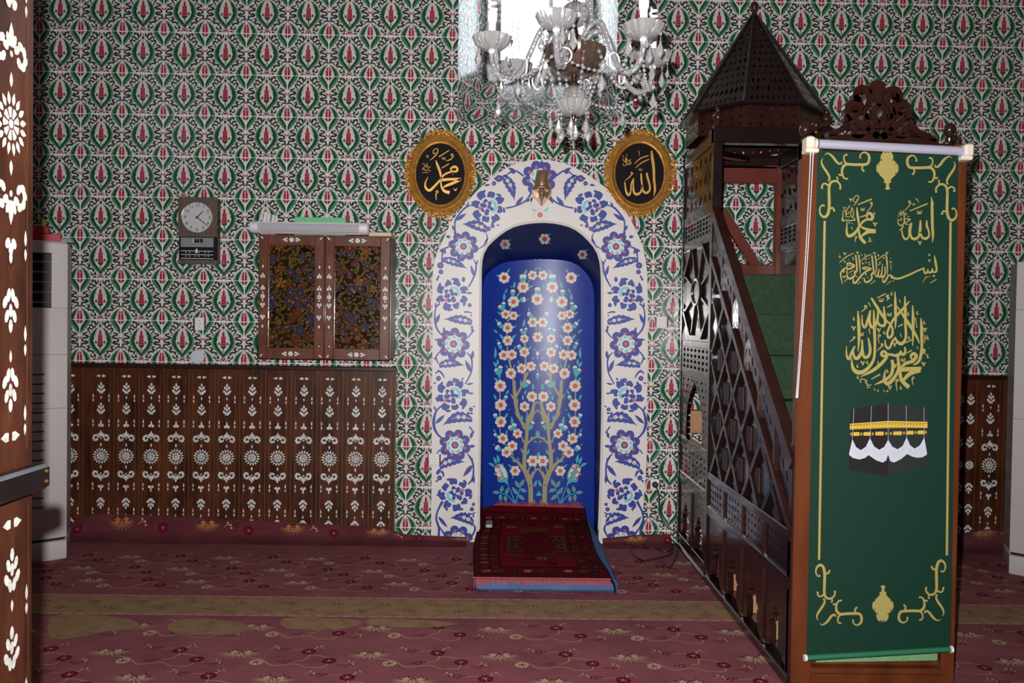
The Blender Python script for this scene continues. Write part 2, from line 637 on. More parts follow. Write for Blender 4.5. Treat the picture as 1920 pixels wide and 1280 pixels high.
class Tiled:
    """tile pattern over rectangles (u, v) of a surface given by a vectorised map"""

    def __init__(self):
        self.V, self.N, self.Mi = [], [], []

    def rect(self, x0, x1, y0, y1, fn, cu=COL0, cv=ROW0, step=.0004):
        g = [(x0, y0), (x1, y0), (x1, y1), (x0, y1)]
        self.put(np.array(g), np.zeros(4), [4], [0], fn, step)
        i0, i1 = math.floor((x0 - cu) / T) - 1, math.ceil((x1 - cu) / T) + 1
        j0, j1 = math.floor((y0 - cv) / T) - 1, math.ceil((y1 - cv) / T) + 1
        for i in range(i0, i1):
            for j in range(j0, j1):
                cx, cy = cu + T * (i + .5), cv + T * (j + .5)
                P = TV * T + np.array((cx, cy))
                lo, hi = P.min(0), P.max(0)
                if hi[0] < x0 or lo[0] > x1 or hi[1] < y0 or lo[1] > y1:
                    continue
                if lo[0] >= x0 and hi[0] <= x1 and lo[1] >= y0 and hi[1] <= y1:
                    self.put(P, TL, TN, TA.m, fn, step)
                    continue
                k = 0
                vs_, ls, ns, ms = [], [], [], []
                for n, m, l in zip(TN, TA.m, TLP):
                    q = clip_poly([tuple(r) for r in P[k:k + n]], x0, x1, y0, y1)
                    k += n
                    if len(q) > 2:
                        vs_ += q
                        ls += [l] * len(q)
                        ns.append(len(q))
                        ms.append(m)
                if ns:
                    self.put(np.array(vs_), np.array(ls), ns, ms, fn, step)
        w = .0012                  # joints
        for i in range(i0, i1 + 1):
            x = cu + T * i
            if x0 < x < x1:
                self.put(np.array([(x - w, y0), (x + w, y0), (x + w, y1), (x - w, y1)]), np.full(4, 7.0), [4], [5], fn, step)
        for j in range(j0, j1 + 1):
            y = cv + T * j
            if y0 < y < y1:
                self.put(np.array([(x0, y - w), (x1, y - w), (x1, y + w), (x0, y + w)]), np.full(4, 7.0), [4], [5], fn, step)

    def put(self, P, L, N, Mi, fn, step):
        self.V.append(fn(P[:, 0], P[:, 1], np.asarray(L, float) * step))
        self.N.append(np.asarray(N))
        self.Mi.append(np.asarray(Mi))

    def build(self, name):
        V = np.concatenate(self.V)
        N = np.concatenate(self.N)
        return mesh_obj(name, V, np.arange(len(V)), np.concatenate([[0], np.cumsum(N)[:-1]]), np.concatenate(self.Mi), TILE)


XL, XR, ZTOP = -3.05, 3.45, 3.62
NX0, NX1, NZ = -.205, .655, 1.985            # rough hole behind the mihrab
wl, wr = on_y(857, 235)[0], on_y(1155, 235)[0]
wz = on_y(1005, 236)[2]
wd = .35
bl, br = on_y(915, 146, wd)[0], on_y(1107, 146, wd)[0]
bz = on_y(1005, 146, wd)[2]
NX0, NX1 = max(NX0, wl + .01), min(NX1, wr - .01)


def on_wall(u, v, d):
    return np.stack([u, -d, v], 1)


tw = Tiled()
for r in ((XL, wl, 0, ZTOP), (wr, XR, 0, ZTOP), (wl, wr, NZ, wz), (wl, NX0, 0, NZ), (NX1, wr, 0, NZ)):
    tw.rect(*r, on_wall)
# the window recess: splayed sides and a steep sill, tiled like the wall
LL = math.hypot(wd, bl - wl)
nl = np.array((wd, -(bl - wl))) / LL         # towards the room
tw.rect(0, LL, wz, ZTOP, lambda u, v, d: np.stack([wl + (bl - wl) * u / LL + nl[0] * d, wd * u / LL + nl[1] * d, v], 1), 0, ROW0)
LR = math.hypot(wd, wr - br)
nr = np.array((-wd, -(wr - br))) / LR
tw.rect(0, LR, wz, ZTOP, lambda u, v, d: np.stack([wr + (br - wr) * u / LR + nr[0] * d, wd * u / LR + nr[1] * d, v], 1), 0, ROW0)
LS = math.hypot(wd, bz - wz)


def on_sill(u, v, d):
    t = v / LS
    a, b = wl + (bl - wl) * t, wr + (br - wr) * t
    s = (u - wl) / (wr - wl)
    return np.stack([a + (b - a) * s, wd * t - d * (bz - wz) / LS, wz + (bz - wz) * t + d * wd / LS], 1)


tw.rect(wl, wr, 0, LS, on_sill, COL0, -.02)
wall = tw.build('wall_back')
tag(wall, None, None, None, 'structure')

PLASTER = mat('plaster_white', (128, 120, 110), .8, noise=.05, nscale=4, bump=.15)
YB = -6.5


def shell(name, a, b, m=PLASTER):
    k = MB()
    k.box(a, b)
    return tag(k.build(name, m), None, None, None, 'structure')


shell('floor', (XL - .1, YB - .1, -.12), (XR + .1, .6, -.012), mat('floor_screed', (120, 112, 105), .8, noise=.1))
shell('wall_left', (XL - .12, YB, -.012), (XL, -.0, ZTOP))
shell('wall_right', (XR, YB, -.012), (XR + .12, -.0, ZTOP))
shell('wall_rear', (XL - .12, YB - .12, -.012), (XR + .12, YB, ZTOP))
shell('ceiling', (XL - .12, YB - .12, ZTOP), (XR + .12, .36, ZTOP + .1))

# window: white frame, one mullion, clear panes
PVC = mat('window_plastic', (225, 226, 230), .35)
wf = MB()
for x0, x1 in ((bl - .01, bl + .085), (br - .05, br + .01), (.5 * (bl + br) + .05, .5 * (bl + br) + .10)):
    wf.bevbox((x0, wd - .04, bz - .02), (x1, wd + .03, ZTOP), .006)
for z0, z1 in ((bz - .03, bz + .055), (ZTOP - .06, ZTOP + .01)):
    wf.bevbox((bl, wd - .042, z0), (br, wd + .03, z1), .006)
window = tag(wf.build('window_1', PVC, origin=(.5 * (bl + br), wd, bz)), None, None, None, 'structure')
gm = bpy.data.materials.new('window_glass')
gm.use_nodes = True
nt = gm.node_tree
nt.nodes.clear()
go, gx, gt, gg = (nt.nodes.new(t) for t in ('ShaderNodeOutputMaterial', 'ShaderNodeMixShader', 'ShaderNodeBsdfTransparent', 'ShaderNodeBsdfGlossy'))
gx.inputs[0].default_value = .06
gg.inputs['Roughness'].default_value = .02
nt.links.new(gt.outputs[0], gx.inputs[1])
nt.links.new(gg.outputs[0], gx.inputs[2])
nt.links.new(gx.outputs[0], go.inputs[0])
g = MB()
g.box((bl + .02, wd - .004, bz), (br - .02, wd + .004, ZTOP - .03))
g.build('pane', gm, window)

# ------------------------------------------------------------------ carpet
CARPET = [mat('carpet_rose', (132, 78, 85), .95, noise=.2, nscale=4, bump=.35, bscale=500, spec=.1),
          mat('carpet_cream', (176, 150, 128), .95, spec=.1, noise=.1, nscale=40), mat('carpet_crimson', (98, 14, 32), .95, spec=.1, noise=.1, nscale=40),
          mat('carpet_vine', (168, 120, 104), .95, spec=.1), mat('carpet_tan', (142, 114, 86), .95, noise=.22, nscale=14, spec=.1, bump=.3, bscale=500),
          mat('carpet_pink', (176, 112, 118), .95, spec=.1), mat('carpet_gold', (160, 112, 70), .95, spec=.1, noise=.1, nscale=40), mat('carpet_edge_shaded', (94, 48, 54), .95, noise=.2, nscale=6, spec=.08, bump=.35, bscale=500)]  # last entry: same rose pile, shade of the upright edge put into the colour


def c_spray(a, x, y, s=1.0, fl=1, body=1):   # pale double star flower with hair-fine rays fanning below
    f = lambda px, py: (x + fl * px * s, -(y + py * s))
    for k, (dx, dy) in enumerate(((-.084, .006), (-.080, -.010), (-.068, -.024), (-.048, -.038), (-.022, -.046), (.006, -.047), (.032, -.042), (.056, -.030), (.074, -.014), (.082, .004), (.078, .018))):
        a.stroke([f(dx * .30, dy * .30 + .002), f(dx * .68, dy * .58), f(dx, dy)], [.0065 * s, .0048 * s, .0012 * s], body, 2, 2)
    for cx, cy, r, red in ((-.026, .016, .020, 1), (.028, .019, .020, 1), (.001, -.002, .0175, 0)):
        n = 5
        pts = []
        for k in range(2 * n):
            t = PI * k / n + .4
            q = r * (1.2 if k % 2 == 0 else .58)
            pts.append((q * math.cos(t), q * math.sin(t)))
        if red:
            a.poly([f(cx + px * 1.42, cy + py * 1.42 + .003) for px, py in pts], 2, 1)
        a.poly([f(cx + px, cy + py) for px, py in pts], body, 3)
    a.disc(f(.001, -.002), .005 * s, 2, 4, 6)


def c_flower(a, x, y, s=1.0, m=2):
    for k in range(5):
        t = 2 * PI * k / 5 + .5 + x
        for d in (-.30, .30):
            if m == 1:
                a.disc((x + .0245 * s * math.cos(t + d), -(y + .0245 * s * math.sin(t + d))), .0112 * s, 2, 1, 7)
            a.disc((x + .0245 * s * math.cos(t + d), -(y + .0245 * s * math.sin(t + d))), .0088 * s, m, 2, 7)
        a.stroke([(x + .007 * s * math.cos(t), -(y + .007 * s * math.sin(t))), (x + .022 * s * math.cos(t), -(y + .022 * s * math.sin(t)))], [.006 * s, .012 * s], m, 3, 1)
    a.disc((x, -y), .0055 * s, 1 if m == 2 else 2, 4, 6)


def c_dash(a, x, y, s=1.0, m=2):
    for dx, dy in ((-.026, 0), (-.012, -.006), (-.004, .008), (.012, .011), (.012, -.004), (.027, .004), (.004, -.017)):
        a.poly([(x + (dx - .006) * s, -(y + (dy - .003) * s)), (x + (dx + .006) * s, -(y + (dy - .003) * s)), (x + (dx + .006) * s, -(y + (dy + .004) * s)),
                (x + (dx - .006) * s, -(y + (dy + .004) * s))], m, 2)


def c_sprig(a, x, y, s=1.0, fl=1):
    a.stroke([(x, -y), (x + .02 * fl * s, -(y + .016 * s)), (x + .045 * fl * s, -(y + .012 * s))], [.004 * s, .005 * s, .003 * s], 3, 1, 2)
    for dx, dy in ((.045, .014), (.028, .026), (.05, -.004)):
        a.disc((x + dx * fl * s, -(y + dy * s)), .0085 * s, 2, 2, 6)
        a.disc((x + (dx - .004) * fl * s, -(y + (dy + .002) * s)), .0075 * s, 1, 3, 6)


def c_vine(a, pts, w=.0075):
    a.stroke([(p[0], -p[1]) for p in pts], [w * .5, w, w, w * .5], 3, 1, 3)


car = Art()
PX = .52
rng = random.Random(4)
z_of = lambda d: CAM_Y + d        # distance from the camera -> y
for row, (d, ph) in enumerate(((4.64, .0), (4.42, -.16), (4.21, .0), (3.59, -.02), (3.30, .0), (3.06, .20), (2.80, -.05), (2.5, .2), (2.2, 0), (1.9, .2))):
    k0 = int((XL + .1) / PX) - 1
    for k in range(k0, k0 + 14):
        x = k * PX + ph + .0
        y = z_of(d)
        if XL + .1 < x < XR - .1:
            c_spray(car, x, y, 1.0, 1 if row % 2 == 0 else -1)
        q = lambda dx, dy: (x + dx, y + dy)
        if not (XL + .15 < x < XR - .4):
            continue
        c_flower(car, *q(.27, .03), .95)
        c_flower(car, *q(.37, -.06), .9, 2 if row % 2 else 2)
        c_flower(car, *q(.09, -.08), .9, 1)
        c_dash(car, *q(.16, .05))
        c_dash(car, *q(.20, -.07))
        c_dash(car, *q(-.08, -.10), .9)
        c_sprig(car, *q(.10, .055), .9)
        c_sprig(car, *q(.33, .06), .9, -1)
        c_sprig(car, *q(.43, -.09), .9)
        c_vine(car, [q(.19, .045), q(.25, .05), q(.28, 0), q(.27, -.05), q(.22, -.07)])
        c_vine(car, [q(.28, -.01), q(.32, -.01), q(.37, -.03)])
        c_vine(car, [q(.02, -.03), q(.10, -.05), q(.16, -.11), q(.24, -.09), q(.30, -.13)])
        c_vine(car, [q(.37, -.07), q(.36, -.12), q(.30, -.12)])
# the tan band with its narrow borders
y0, y1 = z_of(3.74), z_of(3.975)
car.poly([(XL + .02, -y0), (XR - .02, -y0), (XR - .02, -y1), (XL + .02, -y1)], 4, 5)
for ya in (y0 - .018, y1 + .002):
    car.poly([(XL + .02, -ya), (XR - .02, -ya), (XR - .02, -ya - .018), (XL + .02, -ya - .018)], 5, 5)
    x = XL + .06
    while x < XR - .08:
        car.poly([(x, -ya - .006), (x + .03, -ya - .006), (x + .03, -ya - .012), (x, -ya - .012)], 1, 6)
        car.disc((x + .045, -ya - .009), .004, 2, 6, 5)
        x += .06
x = XL + .1
k = 0
while x < XR - .1:
    yy = y0 + (.16 if k % 2 else .07)
    for dx, dy in ((-.02, 0), (0, .012), (.02, -.004), (.004, -.012)):
        car.disc((x + dx, -(yy + dy)), .0075, 2, 6, 6, ry=.005)
    x += .115
    k += 1
# worn tan patches in front of the band, left part of the room
for pts in ([(95, 1158), (150, 1152), (240, 1160), (262, 1178), (200, 1184), (150, 1194), (95, 1198)], [(315, 1170), (360, 1160), (440, 1166), (470, 1178), (420, 1190), (330, 1188)],
            [(530, 1160), (600, 1158), (680, 1166), (640, 1180), (540, 1180)], [(700, 1160), (800, 1164), (862, 1170), (790, 1178), (690, 1172)]):
    car.poly([(on_z(*p)[0], -on_z(*p)[1]) for p in pts], 4, 5, 2)


def on_floor(u, v, d):
    return (u, v, d)


carpet = thing('carpet', 'wall to wall rose carpet woven with pale flowers and one tan prayer band', 'carpet', (.2, -3.2, 0))
f = MB()
f.box((XL + .005, YB + .01, -.012), (XR - .005, -.004, 0))
f.build('pile', CARPET, carpet)
car.build('woven_flowers', CARPET, on_floor, carpet, step=.0005)


def edge_strip(prof, y_in, name):
    """the carpet's edge turned up against the wall; prof = (x, height)"""
    xs = np.arange(prof[0][0], prof[-1][0] + .001, .06)
    hs = np.interp(xs, [p[0] for p in prof], [p[1] for p in prof])

    def surf(x, t):               # t: 0 floor .. 1 top edge
        h = float(np.interp(x, [p[0] for p in prof], [p[1] for p in prof]))
        a = min(1, t * 1.6)
        return (x, y_in - (.11 * (1 - math.sin(a * PI / 2)) ** 1.2), max(.0, h * (t ** 1.35)) + .001)
    m = MB()
    N = 8
    vs_ = [surf(x, j / N) for x in xs for j in range(N + 1)]
    m.add(vs_, [[i * (N + 1) + j, (i + 1) * (N + 1) + j, (i + 1) * (N + 1) + j + 1, i * (N + 1) + j + 1] for i in range(len(xs) - 1) for j in range(N)])
    m.tube([(x, y_in + .002, h) for x, h in zip(xs, hs)], .006, 6)
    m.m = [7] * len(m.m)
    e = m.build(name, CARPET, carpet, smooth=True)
    a = Art()
    hm = max(hs)
    x = prof[0][0] + .2
    k = 0
    while x < prof[-1][0] - .06:
        if hm > .09:
            c_spray(a, x, .105, .95, 1, 6)
            c_flower(a, x + .25, .085, 1.0)
            c_sprig(a, x + .1, .10, 1)
            c_dash(a, x + .17, .12, .9)
        else:
            c_spray(a, x, .06, .9, 1, 6)
            c_flower(a, x + .2, .05, .9)
        x += PX
        k += 1

    def fn(u, v, d):
        p = surf(u, min(1.0, max(0.02, (v / max(hm, .09)))))
        return (p[0], p[1] - .0015 - d, p[2] + .001)
    a.build('woven_flowers', CARPET, fn, e)


xa = lambda px, py: on_y(px, py, -.035)[0]
za = lambda px, py: on_y(px, py, -.035)[2]
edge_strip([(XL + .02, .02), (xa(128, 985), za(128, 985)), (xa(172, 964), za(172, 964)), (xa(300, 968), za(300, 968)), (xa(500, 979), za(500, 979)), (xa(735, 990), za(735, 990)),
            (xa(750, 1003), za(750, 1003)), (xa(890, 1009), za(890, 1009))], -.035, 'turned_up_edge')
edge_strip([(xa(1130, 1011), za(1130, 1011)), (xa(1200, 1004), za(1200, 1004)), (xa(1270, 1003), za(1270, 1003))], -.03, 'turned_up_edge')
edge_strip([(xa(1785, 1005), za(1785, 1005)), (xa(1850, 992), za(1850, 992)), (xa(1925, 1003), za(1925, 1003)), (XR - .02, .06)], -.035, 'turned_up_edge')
# ------------------------------------------------------------------ mihrab (prayer niche)
MIH = [mat('mihrab_white_paint', (222, 216, 212), .45, noise=.03, nscale=6, bump=.05, bscale=30), mat('iznik_cobalt', (44, 62, 150), .42, noise=.08, nscale=30),
       mat('iznik_turquoise', (112, 200, 212), .42), mat('iznik_coral', (206, 84, 74), .42), mat('flower_outline', (160, 150, 140), .5)]
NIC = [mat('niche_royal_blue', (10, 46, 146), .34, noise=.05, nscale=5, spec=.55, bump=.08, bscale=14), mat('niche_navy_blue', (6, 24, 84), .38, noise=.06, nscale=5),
       mat('petal_cream', (224, 216, 204), .38), mat('flower_heart_coral', (206, 88, 62), .38), mat('leaf_turquoise', (70, 178, 188), .38),
       mat('branch_khaki', (164, 154, 116), .38), mat('flower_heart_red', (184, 40, 40), .38), mat('leaf_rib_brown', (150, 112, 104), .4)]
YS = -.022                          # front face of the painted surround
AXM = 1012
OUTL = [(808, 1022), (809, 900), (809.5, 768), (811, 620), (811, 519), (818, 478), (835, 440), (848, 413), (871, 384), (897, 355), (943, 318), (980, 303), (1015, 298)]
OUTR = [(1068, 309), (1127, 345), (1155, 372), (1176, 400), (1199, 446), (1210, 485), (1214, 530), (1215, 650), (1213, 768), (1212, 869), (1200, 1022)]
INN = [(898, 1022), (898, 953), (900, 801), (900, 650), (901, 558), (902, 492), (910, 466), (924, 450), (950, 430), (976, 420), (1015, 415.5), (1051, 419), (1081, 430),
       (1107, 453), (1122, 476), (1128, 509), (1129, 570), (1129.5, 650), (1130, 734), (1127, 880), (1123, 996), (1122, 1022)]
outer = OUTL[:1] + catmull(OUTL, 4)[1:-1] + catmull([OUTL[-1]] + OUTR, 4)
inner = catmull(INN, 4)


def resample(P, n):
    P = [np.array(p, float) for p in P]
    d = np.cumsum([0] + [np.linalg.norm(b - a) for a, b in zip(P, P[1:])])
    t = np.linspace(0, d[-1], n)
    A = np.array(P)
    return np.stack([np.interp(t, d, A[:, 0]), np.interp(t, d, A[:, 1])], 1)


NR = 90
ro, ri = resample(outer, NR), resample(inner, NR)
mihrab = thing('mihrab', 'white and blue painted prayer niche with a round arch in the tiled wall', 'prayer niche', on_y(1010, 1016, 0))
s = MB()
vs_, fs_ = [], []
for i in range(NR):
    for (p, Y) in ((ro[i], 0.0), (ro[i], YS), (ri[i], YS), (ri[i], .05)):
        vs_.append(on_y(p[0], p[1], YS)[:1] + (Y,) + on_y(p[0], p[1], YS)[2:])
for i in range(NR - 1):
    for k in range(3):
        fs_.append([4 * i + k, 4 * i + k + 1, 4 * i + 5 + k, 4 * i + 4 + k])
s.add(vs_, fs_)
surround = s.build('surround', MIH, mihrab)
rim = MB()
rim.tube([(on_y(*p, YS)[0], YS, on_y(*p, YS)[2]) for p in ri[2:-2]], .008, 8)
rim.build('rim_moulding', MIH, mihrab, smooth=True)


def rosette(a, c, R, rot=0.0, n=8, top=False):
    R = R * 1.05
    for k in range(n):
        t = rot + 2 * PI * k / n
        a.disc((c[0] + R * .68 * math.cos(t), c[1] + R * .68 * math.sin(t)), R * .31, 1, 1, 12, ry=R * .29, rot=t)
    a.disc(c, R * .60, 1, 1, 20)
    for k in range(n):
        t = rot + 2 * PI * k / n
        a.disc((c[0] + R * .63 * math.cos(t), c[1] + R * .63 * math.sin(t)), R * .095, 3, 2, 7)
    a.poly([(c[0] + R * (.53 + .035 * math.cos(9 * t)) * math.cos(t), c[1] + R * (.53 + .035 * math.cos(9 * t)) * math.sin(t)) for t in np.linspace(0, 2 * PI, 37)[:-1]], 0, 3)
    for k in range(8):
        t = rot + 2 * PI * k / 8
        a.disc((c[0] + R * .41 * math.cos(t), c[1] + R * .41 * math.sin(t)), R * .085, 2, 4, 8, ry=R * .125, rot=t)
    a.disc(c, R * .225, 1, 4, 12)
    a.poly([(c[0] + R * (.13 + .02 * (k % 2)) * math.cos(t), c[1] + R * (.13 + .02 * (k % 2)) * math.sin(t)) for k, t in enumerate(np.linspace(0, 2 * PI, 11)[:-1])], 3, 5)


def peony(a, c, R, rot=0.0, flip=1, seed=1):
    """broken-petal flower: loose cobalt chips round a turquoise crescent; rot = where the crescent opens away from"""
    r = random.Random(seed)
    R = R * 1.06
    P = lambda q, t: (c[0] + q * R * math.cos(rot + flip * t), c[1] + q * R * math.sin(rot + flip * t))

    def chip(q0, q1, t0, t1, k=.1):
        e = lambda: r.uniform(-k, k)
        tm = .5 * (t0 + t1)
        a.poly([P(q0 + .3 * e(), t0 + .4 * e()), P(q0 + .02, tm), P(q0 + .3 * e(), t1 - .4 * e()), P(.5 * (q0 + q1), t1), P(q1 + e() - .06, t1 - .1 + e()), P(q1 + e() * .6, tm + e()),
                P(q1 - .07 + e(), t0 + .1), P(.5 * (q0 + q1), t0)], 1, 1, 2)
    n = 8
    for k in range(n):
        t = 2 * PI * k / n
        chip(.56 + .03 * (k % 2), .90 + .09 * (k % 2), t + .07, t + 2 * PI / n - .11, .08)
    for k in range(6):
        t = 2 * PI * (k + .35) / 6
        a.poly([P(.86, t - .2), P(.88, t + .1), P(1.02, t + .12), P(.98, t - .1)], 1, 1, 2)
    out, inn_ = [], []
    for k in range(9):
        t = -1.25 + 2.5 * k / 8
        w = math.sin(PI * k / 8) ** .7
        out.append(P(.40 + .11 * w + .015 * (k % 2), t))
        inn_.append(P(.40 - .06 * w, t))
    a.poly(out + inn_[::-1], 2, 2)
    for k in range(4):
        t = 1.65 + 2 * PI * .5 * k / 4
        chip(.29, .51, t + .02, t + .72, .03)
    for k, (q, t, w) in enumerate(((.05, .0, .14), (.24, 2.0, .13), (.24, 3.6, .13), (.24, 5.2, .12), (.23, .7, .11))):
        cc = P(q, t)
        a.poly([(cc[0] + R * w * r.uniform(.8, 1.15) * math.cos(u), cc[1] + R * w * r.uniform(.8, 1.15) * math.sin(u)) for u in np.linspace(0, 2 * PI, 7)[:-1]], 1, 2, 2)
    q = P(.5, PI)
    a.poly([(q[0] - .09 * R, q[1] - .09 * R), (q[0] + .08 * R, q[1] - .06 * R), (q[0] + .09 * R, q[1] + .09 * R), (q[0] - .08 * R, q[1] + .08 * R)], 3, 3)


def w_flower(a, c, r):
    for k in range(5):
        t = 2 * PI * k / 5 + .3
        a.disc((c[0] + r * .6 * math.cos(t), c[1] + r * .6 * math.sin(t)), r * .48, 0, 4, 8)
    a.disc(c, r * .32, 3, 5, 6)


def saz(a, b, t, bulge, w):
    """long serrated leaf from base b to tip t with two small flowers"""
    dx, dy = t[0] - b[0], t[1] - b[1]
    d = math.hypot(dx, dy)
    nx, ny = -dy / d, dx / d
    up, dn = [], []
    N = 12
    for k in range(N + 1):
        s_ = k / N
        mid = bulge * d * math.sin(PI * s_ ** .9)
        h = w / 2 * (math.sin(PI * min(1, s_ * .93 + .10)) ** .6) * (1 - s_ ** 4)
        tooth = 1 + (.20 if k % 2 else -.08)
        up.append((b[0] + dx * s_ + nx * (mid + h * tooth), b[1] + dy * s_ + ny * (mid + h * tooth)))
        dn.append((b[0] + dx * s_ + nx * (mid - h * (1 + (.14 if k % 2 else -.05))), b[1] + dy * s_ + ny * (mid - h * (1 + (.14 if k % 2 else -.05)))))
    a.poly(up + dn[::-1], 1, 1)
    at = lambda s_, o=0: (b[0] + dx * s_ + nx * (bulge * d * math.sin(PI * s_ ** .9) + o), b[1] + dy * s_ + ny * (bulge * d * math.sin(PI * s_ ** .9) + o))
    a.stroke([at(.05), at(.25), at(.5), at(.66)], [w * .06, w * .05, w * .05, w * .02], 0, 2, 2)
    w_flower(a, at(.24), w * .20)
    w_flower(a, at(.42), w * .20)


m_ = Art()
# upper right shoulder of the left half (traced sheet)
m_.frame(800, 290, 6.736)
rosette(m_, (465, 1158), 186, .2)
peony(m_, (780, 660), 205, -.15, 1, 3)
saz(m_, (960, 262), (1112, 585), -.10, 118)
saz(m_, (765, 955), (443, 876), .10, 122)
ST = [([(1225, 268), (1120, 200), (1055, 222), (985, 275)], [26, 20, 20, 12]), ([(1000, 675), (1130, 645), (1240, 590), (1300, 520), (1330, 430)], [22, 20, 22, 24, 24]),
      ([(590, 632), (500, 660), (420, 740), (362, 830), (358, 920), (370, 1005)], [10, 24, 24, 22, 16, 16]), ([(750, 990), (768, 1060), (730, 1140), (655, 1188)], [10, 20, 22, 10]),
      ([(280, 1165), (220, 1190), (200, 1270)], [14, 24, 16])]
for p, w in ST:
    m_.stroke(p, w, 1, 1, 3)
for a_, b_, w in (((1120, 215), (1028, 162), 44), ((1070, 235), (1130, 195), 50), ((1122, 652), (1222, 520), 52), ((1240, 592), (1318, 560), 36), ((500, 662), (535, 590), 26), ((372, 830), (505, 738), 50),
                  ((355, 960), (322, 885), 40), ((365, 950), (350, 1010), 30), ((800, 378), (722, 390), 30), ((225, 1190), (155, 1218), 34), ((225, 1195), (235, 1255), 30), ((725, 1130), (770, 1050), 22),
                  ((845, 300), (925, 305), 40), ((882, 888), (922, 892), 22), ((300, 1040), (240, 1030), 44)):
    m_.leaf(a_, b_, w, 1, 1)
for p, r in (((912, 300), 46), ((850, 362), 30), ((780, 935), 30), ((832, 900), 27)):
    m_.disc(p, r, 1, 1, 9)
    m_.disc(p, r * .35, 3, 2, 6)
# left jamb, three sheets downwards
m_.frame(800, 460, 6.4)
saz(m_, (188, 168), (492, 283), -.07, 92)
peony(m_, (305, 588), 190, -.75, 1, 5)
saz(m_, (545, 925), (203, 886), .06, 104)
rosette(m_, (323, 1182), 190, .1)
ST = [([(268, 8), (200, 60), (186, 120), (182, 205)], [12, 20, 16, 18]), ([(560, 160), (594, 240), (580, 340), (542, 430), (500, 500)], [10, 20, 24, 20, 18]),
      ([(150, 360), (120, 420)], [18, 26]), ([(160, 695), (112, 745), (97, 830), (103, 930), (130, 1010), (180, 1075)], [24, 16, 18, 24, 22, 18]), ([(488, 1112), (545, 1040), (540, 965)], [14, 20, 30]),
      ([(450, 800), (500, 798), (545, 815)], [22, 20, 10])]
for p, w in ST:
    m_.stroke(p, w, 1, 1, 3)
for a_, b_, w in (((568, 370), (528, 232), 42), ((590, 240), (618, 170), 26), ((102, 945), (160, 815), 46), ((105, 745), (110, 680), 24), ((215, 1040), (200, 975), 30), ((180, 1130), (88, 1132), 32), ((540, 1040), (576, 1015), 26),
                  ((225, 70), (148, 66), 36), ((205, 60), (230, 100), 36), ((440, 440), (445, 370), 46), ((545, 835), (520, 850), 20), ((480, 570), (552, 572), 30)):
    m_.leaf(a_, b_, w, 1, 1)
for p, r in (((165, 240), 40), ((172, 318), 30), ((516, 716), 26)):
    m_.disc(p, r, 1, 1, 9)
    m_.disc(p, r * .3, 3, 2, 6)
m_.frame(800, 640, 6.4)
saz(m_, (150, 288), (460, 290), -.10, 98)
peony(m_, (310, 648), 195, -.6, 1, 8)
saz(m_, (545, 935), (184, 1012), .17, 124)
rosette(m_, (340, 1242), 186, .3)
ST = [([(160, 118), (112, 190), (145, 272)], [14, 20, 14]), ([(480, 128), (532, 190), (545, 270), (530, 380), (462, 512)], [10, 22, 20, 18, 16]), ([(103, 385), (150, 355), (195, 400), (212, 440)], [14, 24, 20, 10]),
      ([(170, 778), (115, 835), (87, 930), (90, 1030), (130, 1110), (190, 1168)], [18, 22, 36, 34, 26, 22]), ([(512, 1020), (550, 1075), (535, 1120)], [20, 16, 22]), ([(485, 855), (515, 862), (552, 858)], [36, 16, 30])]
for p, w in ST:
    m_.stroke(p, w, 1, 1, 3)
for a_, b_, w in (((532, 370), (462, 218), 52), ((545, 205), (556, 105), 44), ((108, 985), (222, 875), 44), ((110, 830), (84, 768), 26), ((545, 1090), (528, 1168), 40), ((120, 205), (78, 205), 24), ((78, 512), (116, 484), 20),
                  ((150, 360), (135, 335), 18), ((555, 785), (585, 772), 22), ((480, 515), (565, 500), 26), ((515, 622), (565, 625), 26), ((420, 470), (440, 430), 24), ((540, 1100), (575, 1080), 26)):
    m_.leaf(a_, b_, w, 1, 1)
for p, r in (((142, 442), 32), ((530, 815), 26), ((338, 466), 30)):
    m_.disc(p, r, 1, 1, 9)
    m_.disc(p, r * .3, 3, 2, 6)
m_.frame(800, 820, 6.4)
saz(m_, (155, 355), (465, 297), -.16, 118)
peony(m_, (340, 682), 195, 2.6, -1, 11)
saz(m_, (562, 1030), (273, 968), .16, 116)
rosette(m_, (372, 1235), 180, .5)
ST = [([(160, 145), (118, 195)], [18, 12]), ([(480, 190), (532, 250), (558, 330), (562, 420), (548, 500), (498, 562)], [10, 26, 22, 22, 26, 16]), ([(192, 765), (132, 880), (115, 980), (148, 1090), (140, 1215)], [34, 22, 24, 30, 26]),
      ([(150, 1060), (200, 1140), (245, 1190)], [10, 24, 40]), ([(560, 1038), (582, 1100), (540, 1192)], [14, 26, 16]), ([(495, 908), (540, 918), (585, 895)], [20, 18, 12]), ([(160, 380), (135, 420), (118, 440)], [30, 40, 24]),
      ([(175, 400), (200, 440), (205, 475)], [30, 26, 10])]
for p, w in ST:
    m_.stroke(p, w, 1, 1, 3)
for a_, b_, w in (((550, 330), (436, 472), 56), ((555, 440), (568, 556), 40), ((512, 250), (562, 262), 30), ((140, 950), (252, 1082), 44), ((510, 108), (586, 100), 40), ((108, 535), (140, 505), 26), ((560, 920), (562, 962), 26), ((175, 690), (114, 692), 34),
                  ((250, 840), (238, 885), 26)):
    m_.leaf(a_, b_, w, 1, 1)
for p, r in (((155, 484), 31), ((543, 860), 27), ((561, 801), 21)):
    m_.disc(p, r, 1, 1, 9)
    m_.disc(p, r * .3, 3, 2, 6)
m_.mirrored(AXM)
m_.frame(970, 300, 9.84)
rosette(m_, (405, 330), 315, -.25)
m_.leaf((440, 80), (465, 0), 60, 1, 1)
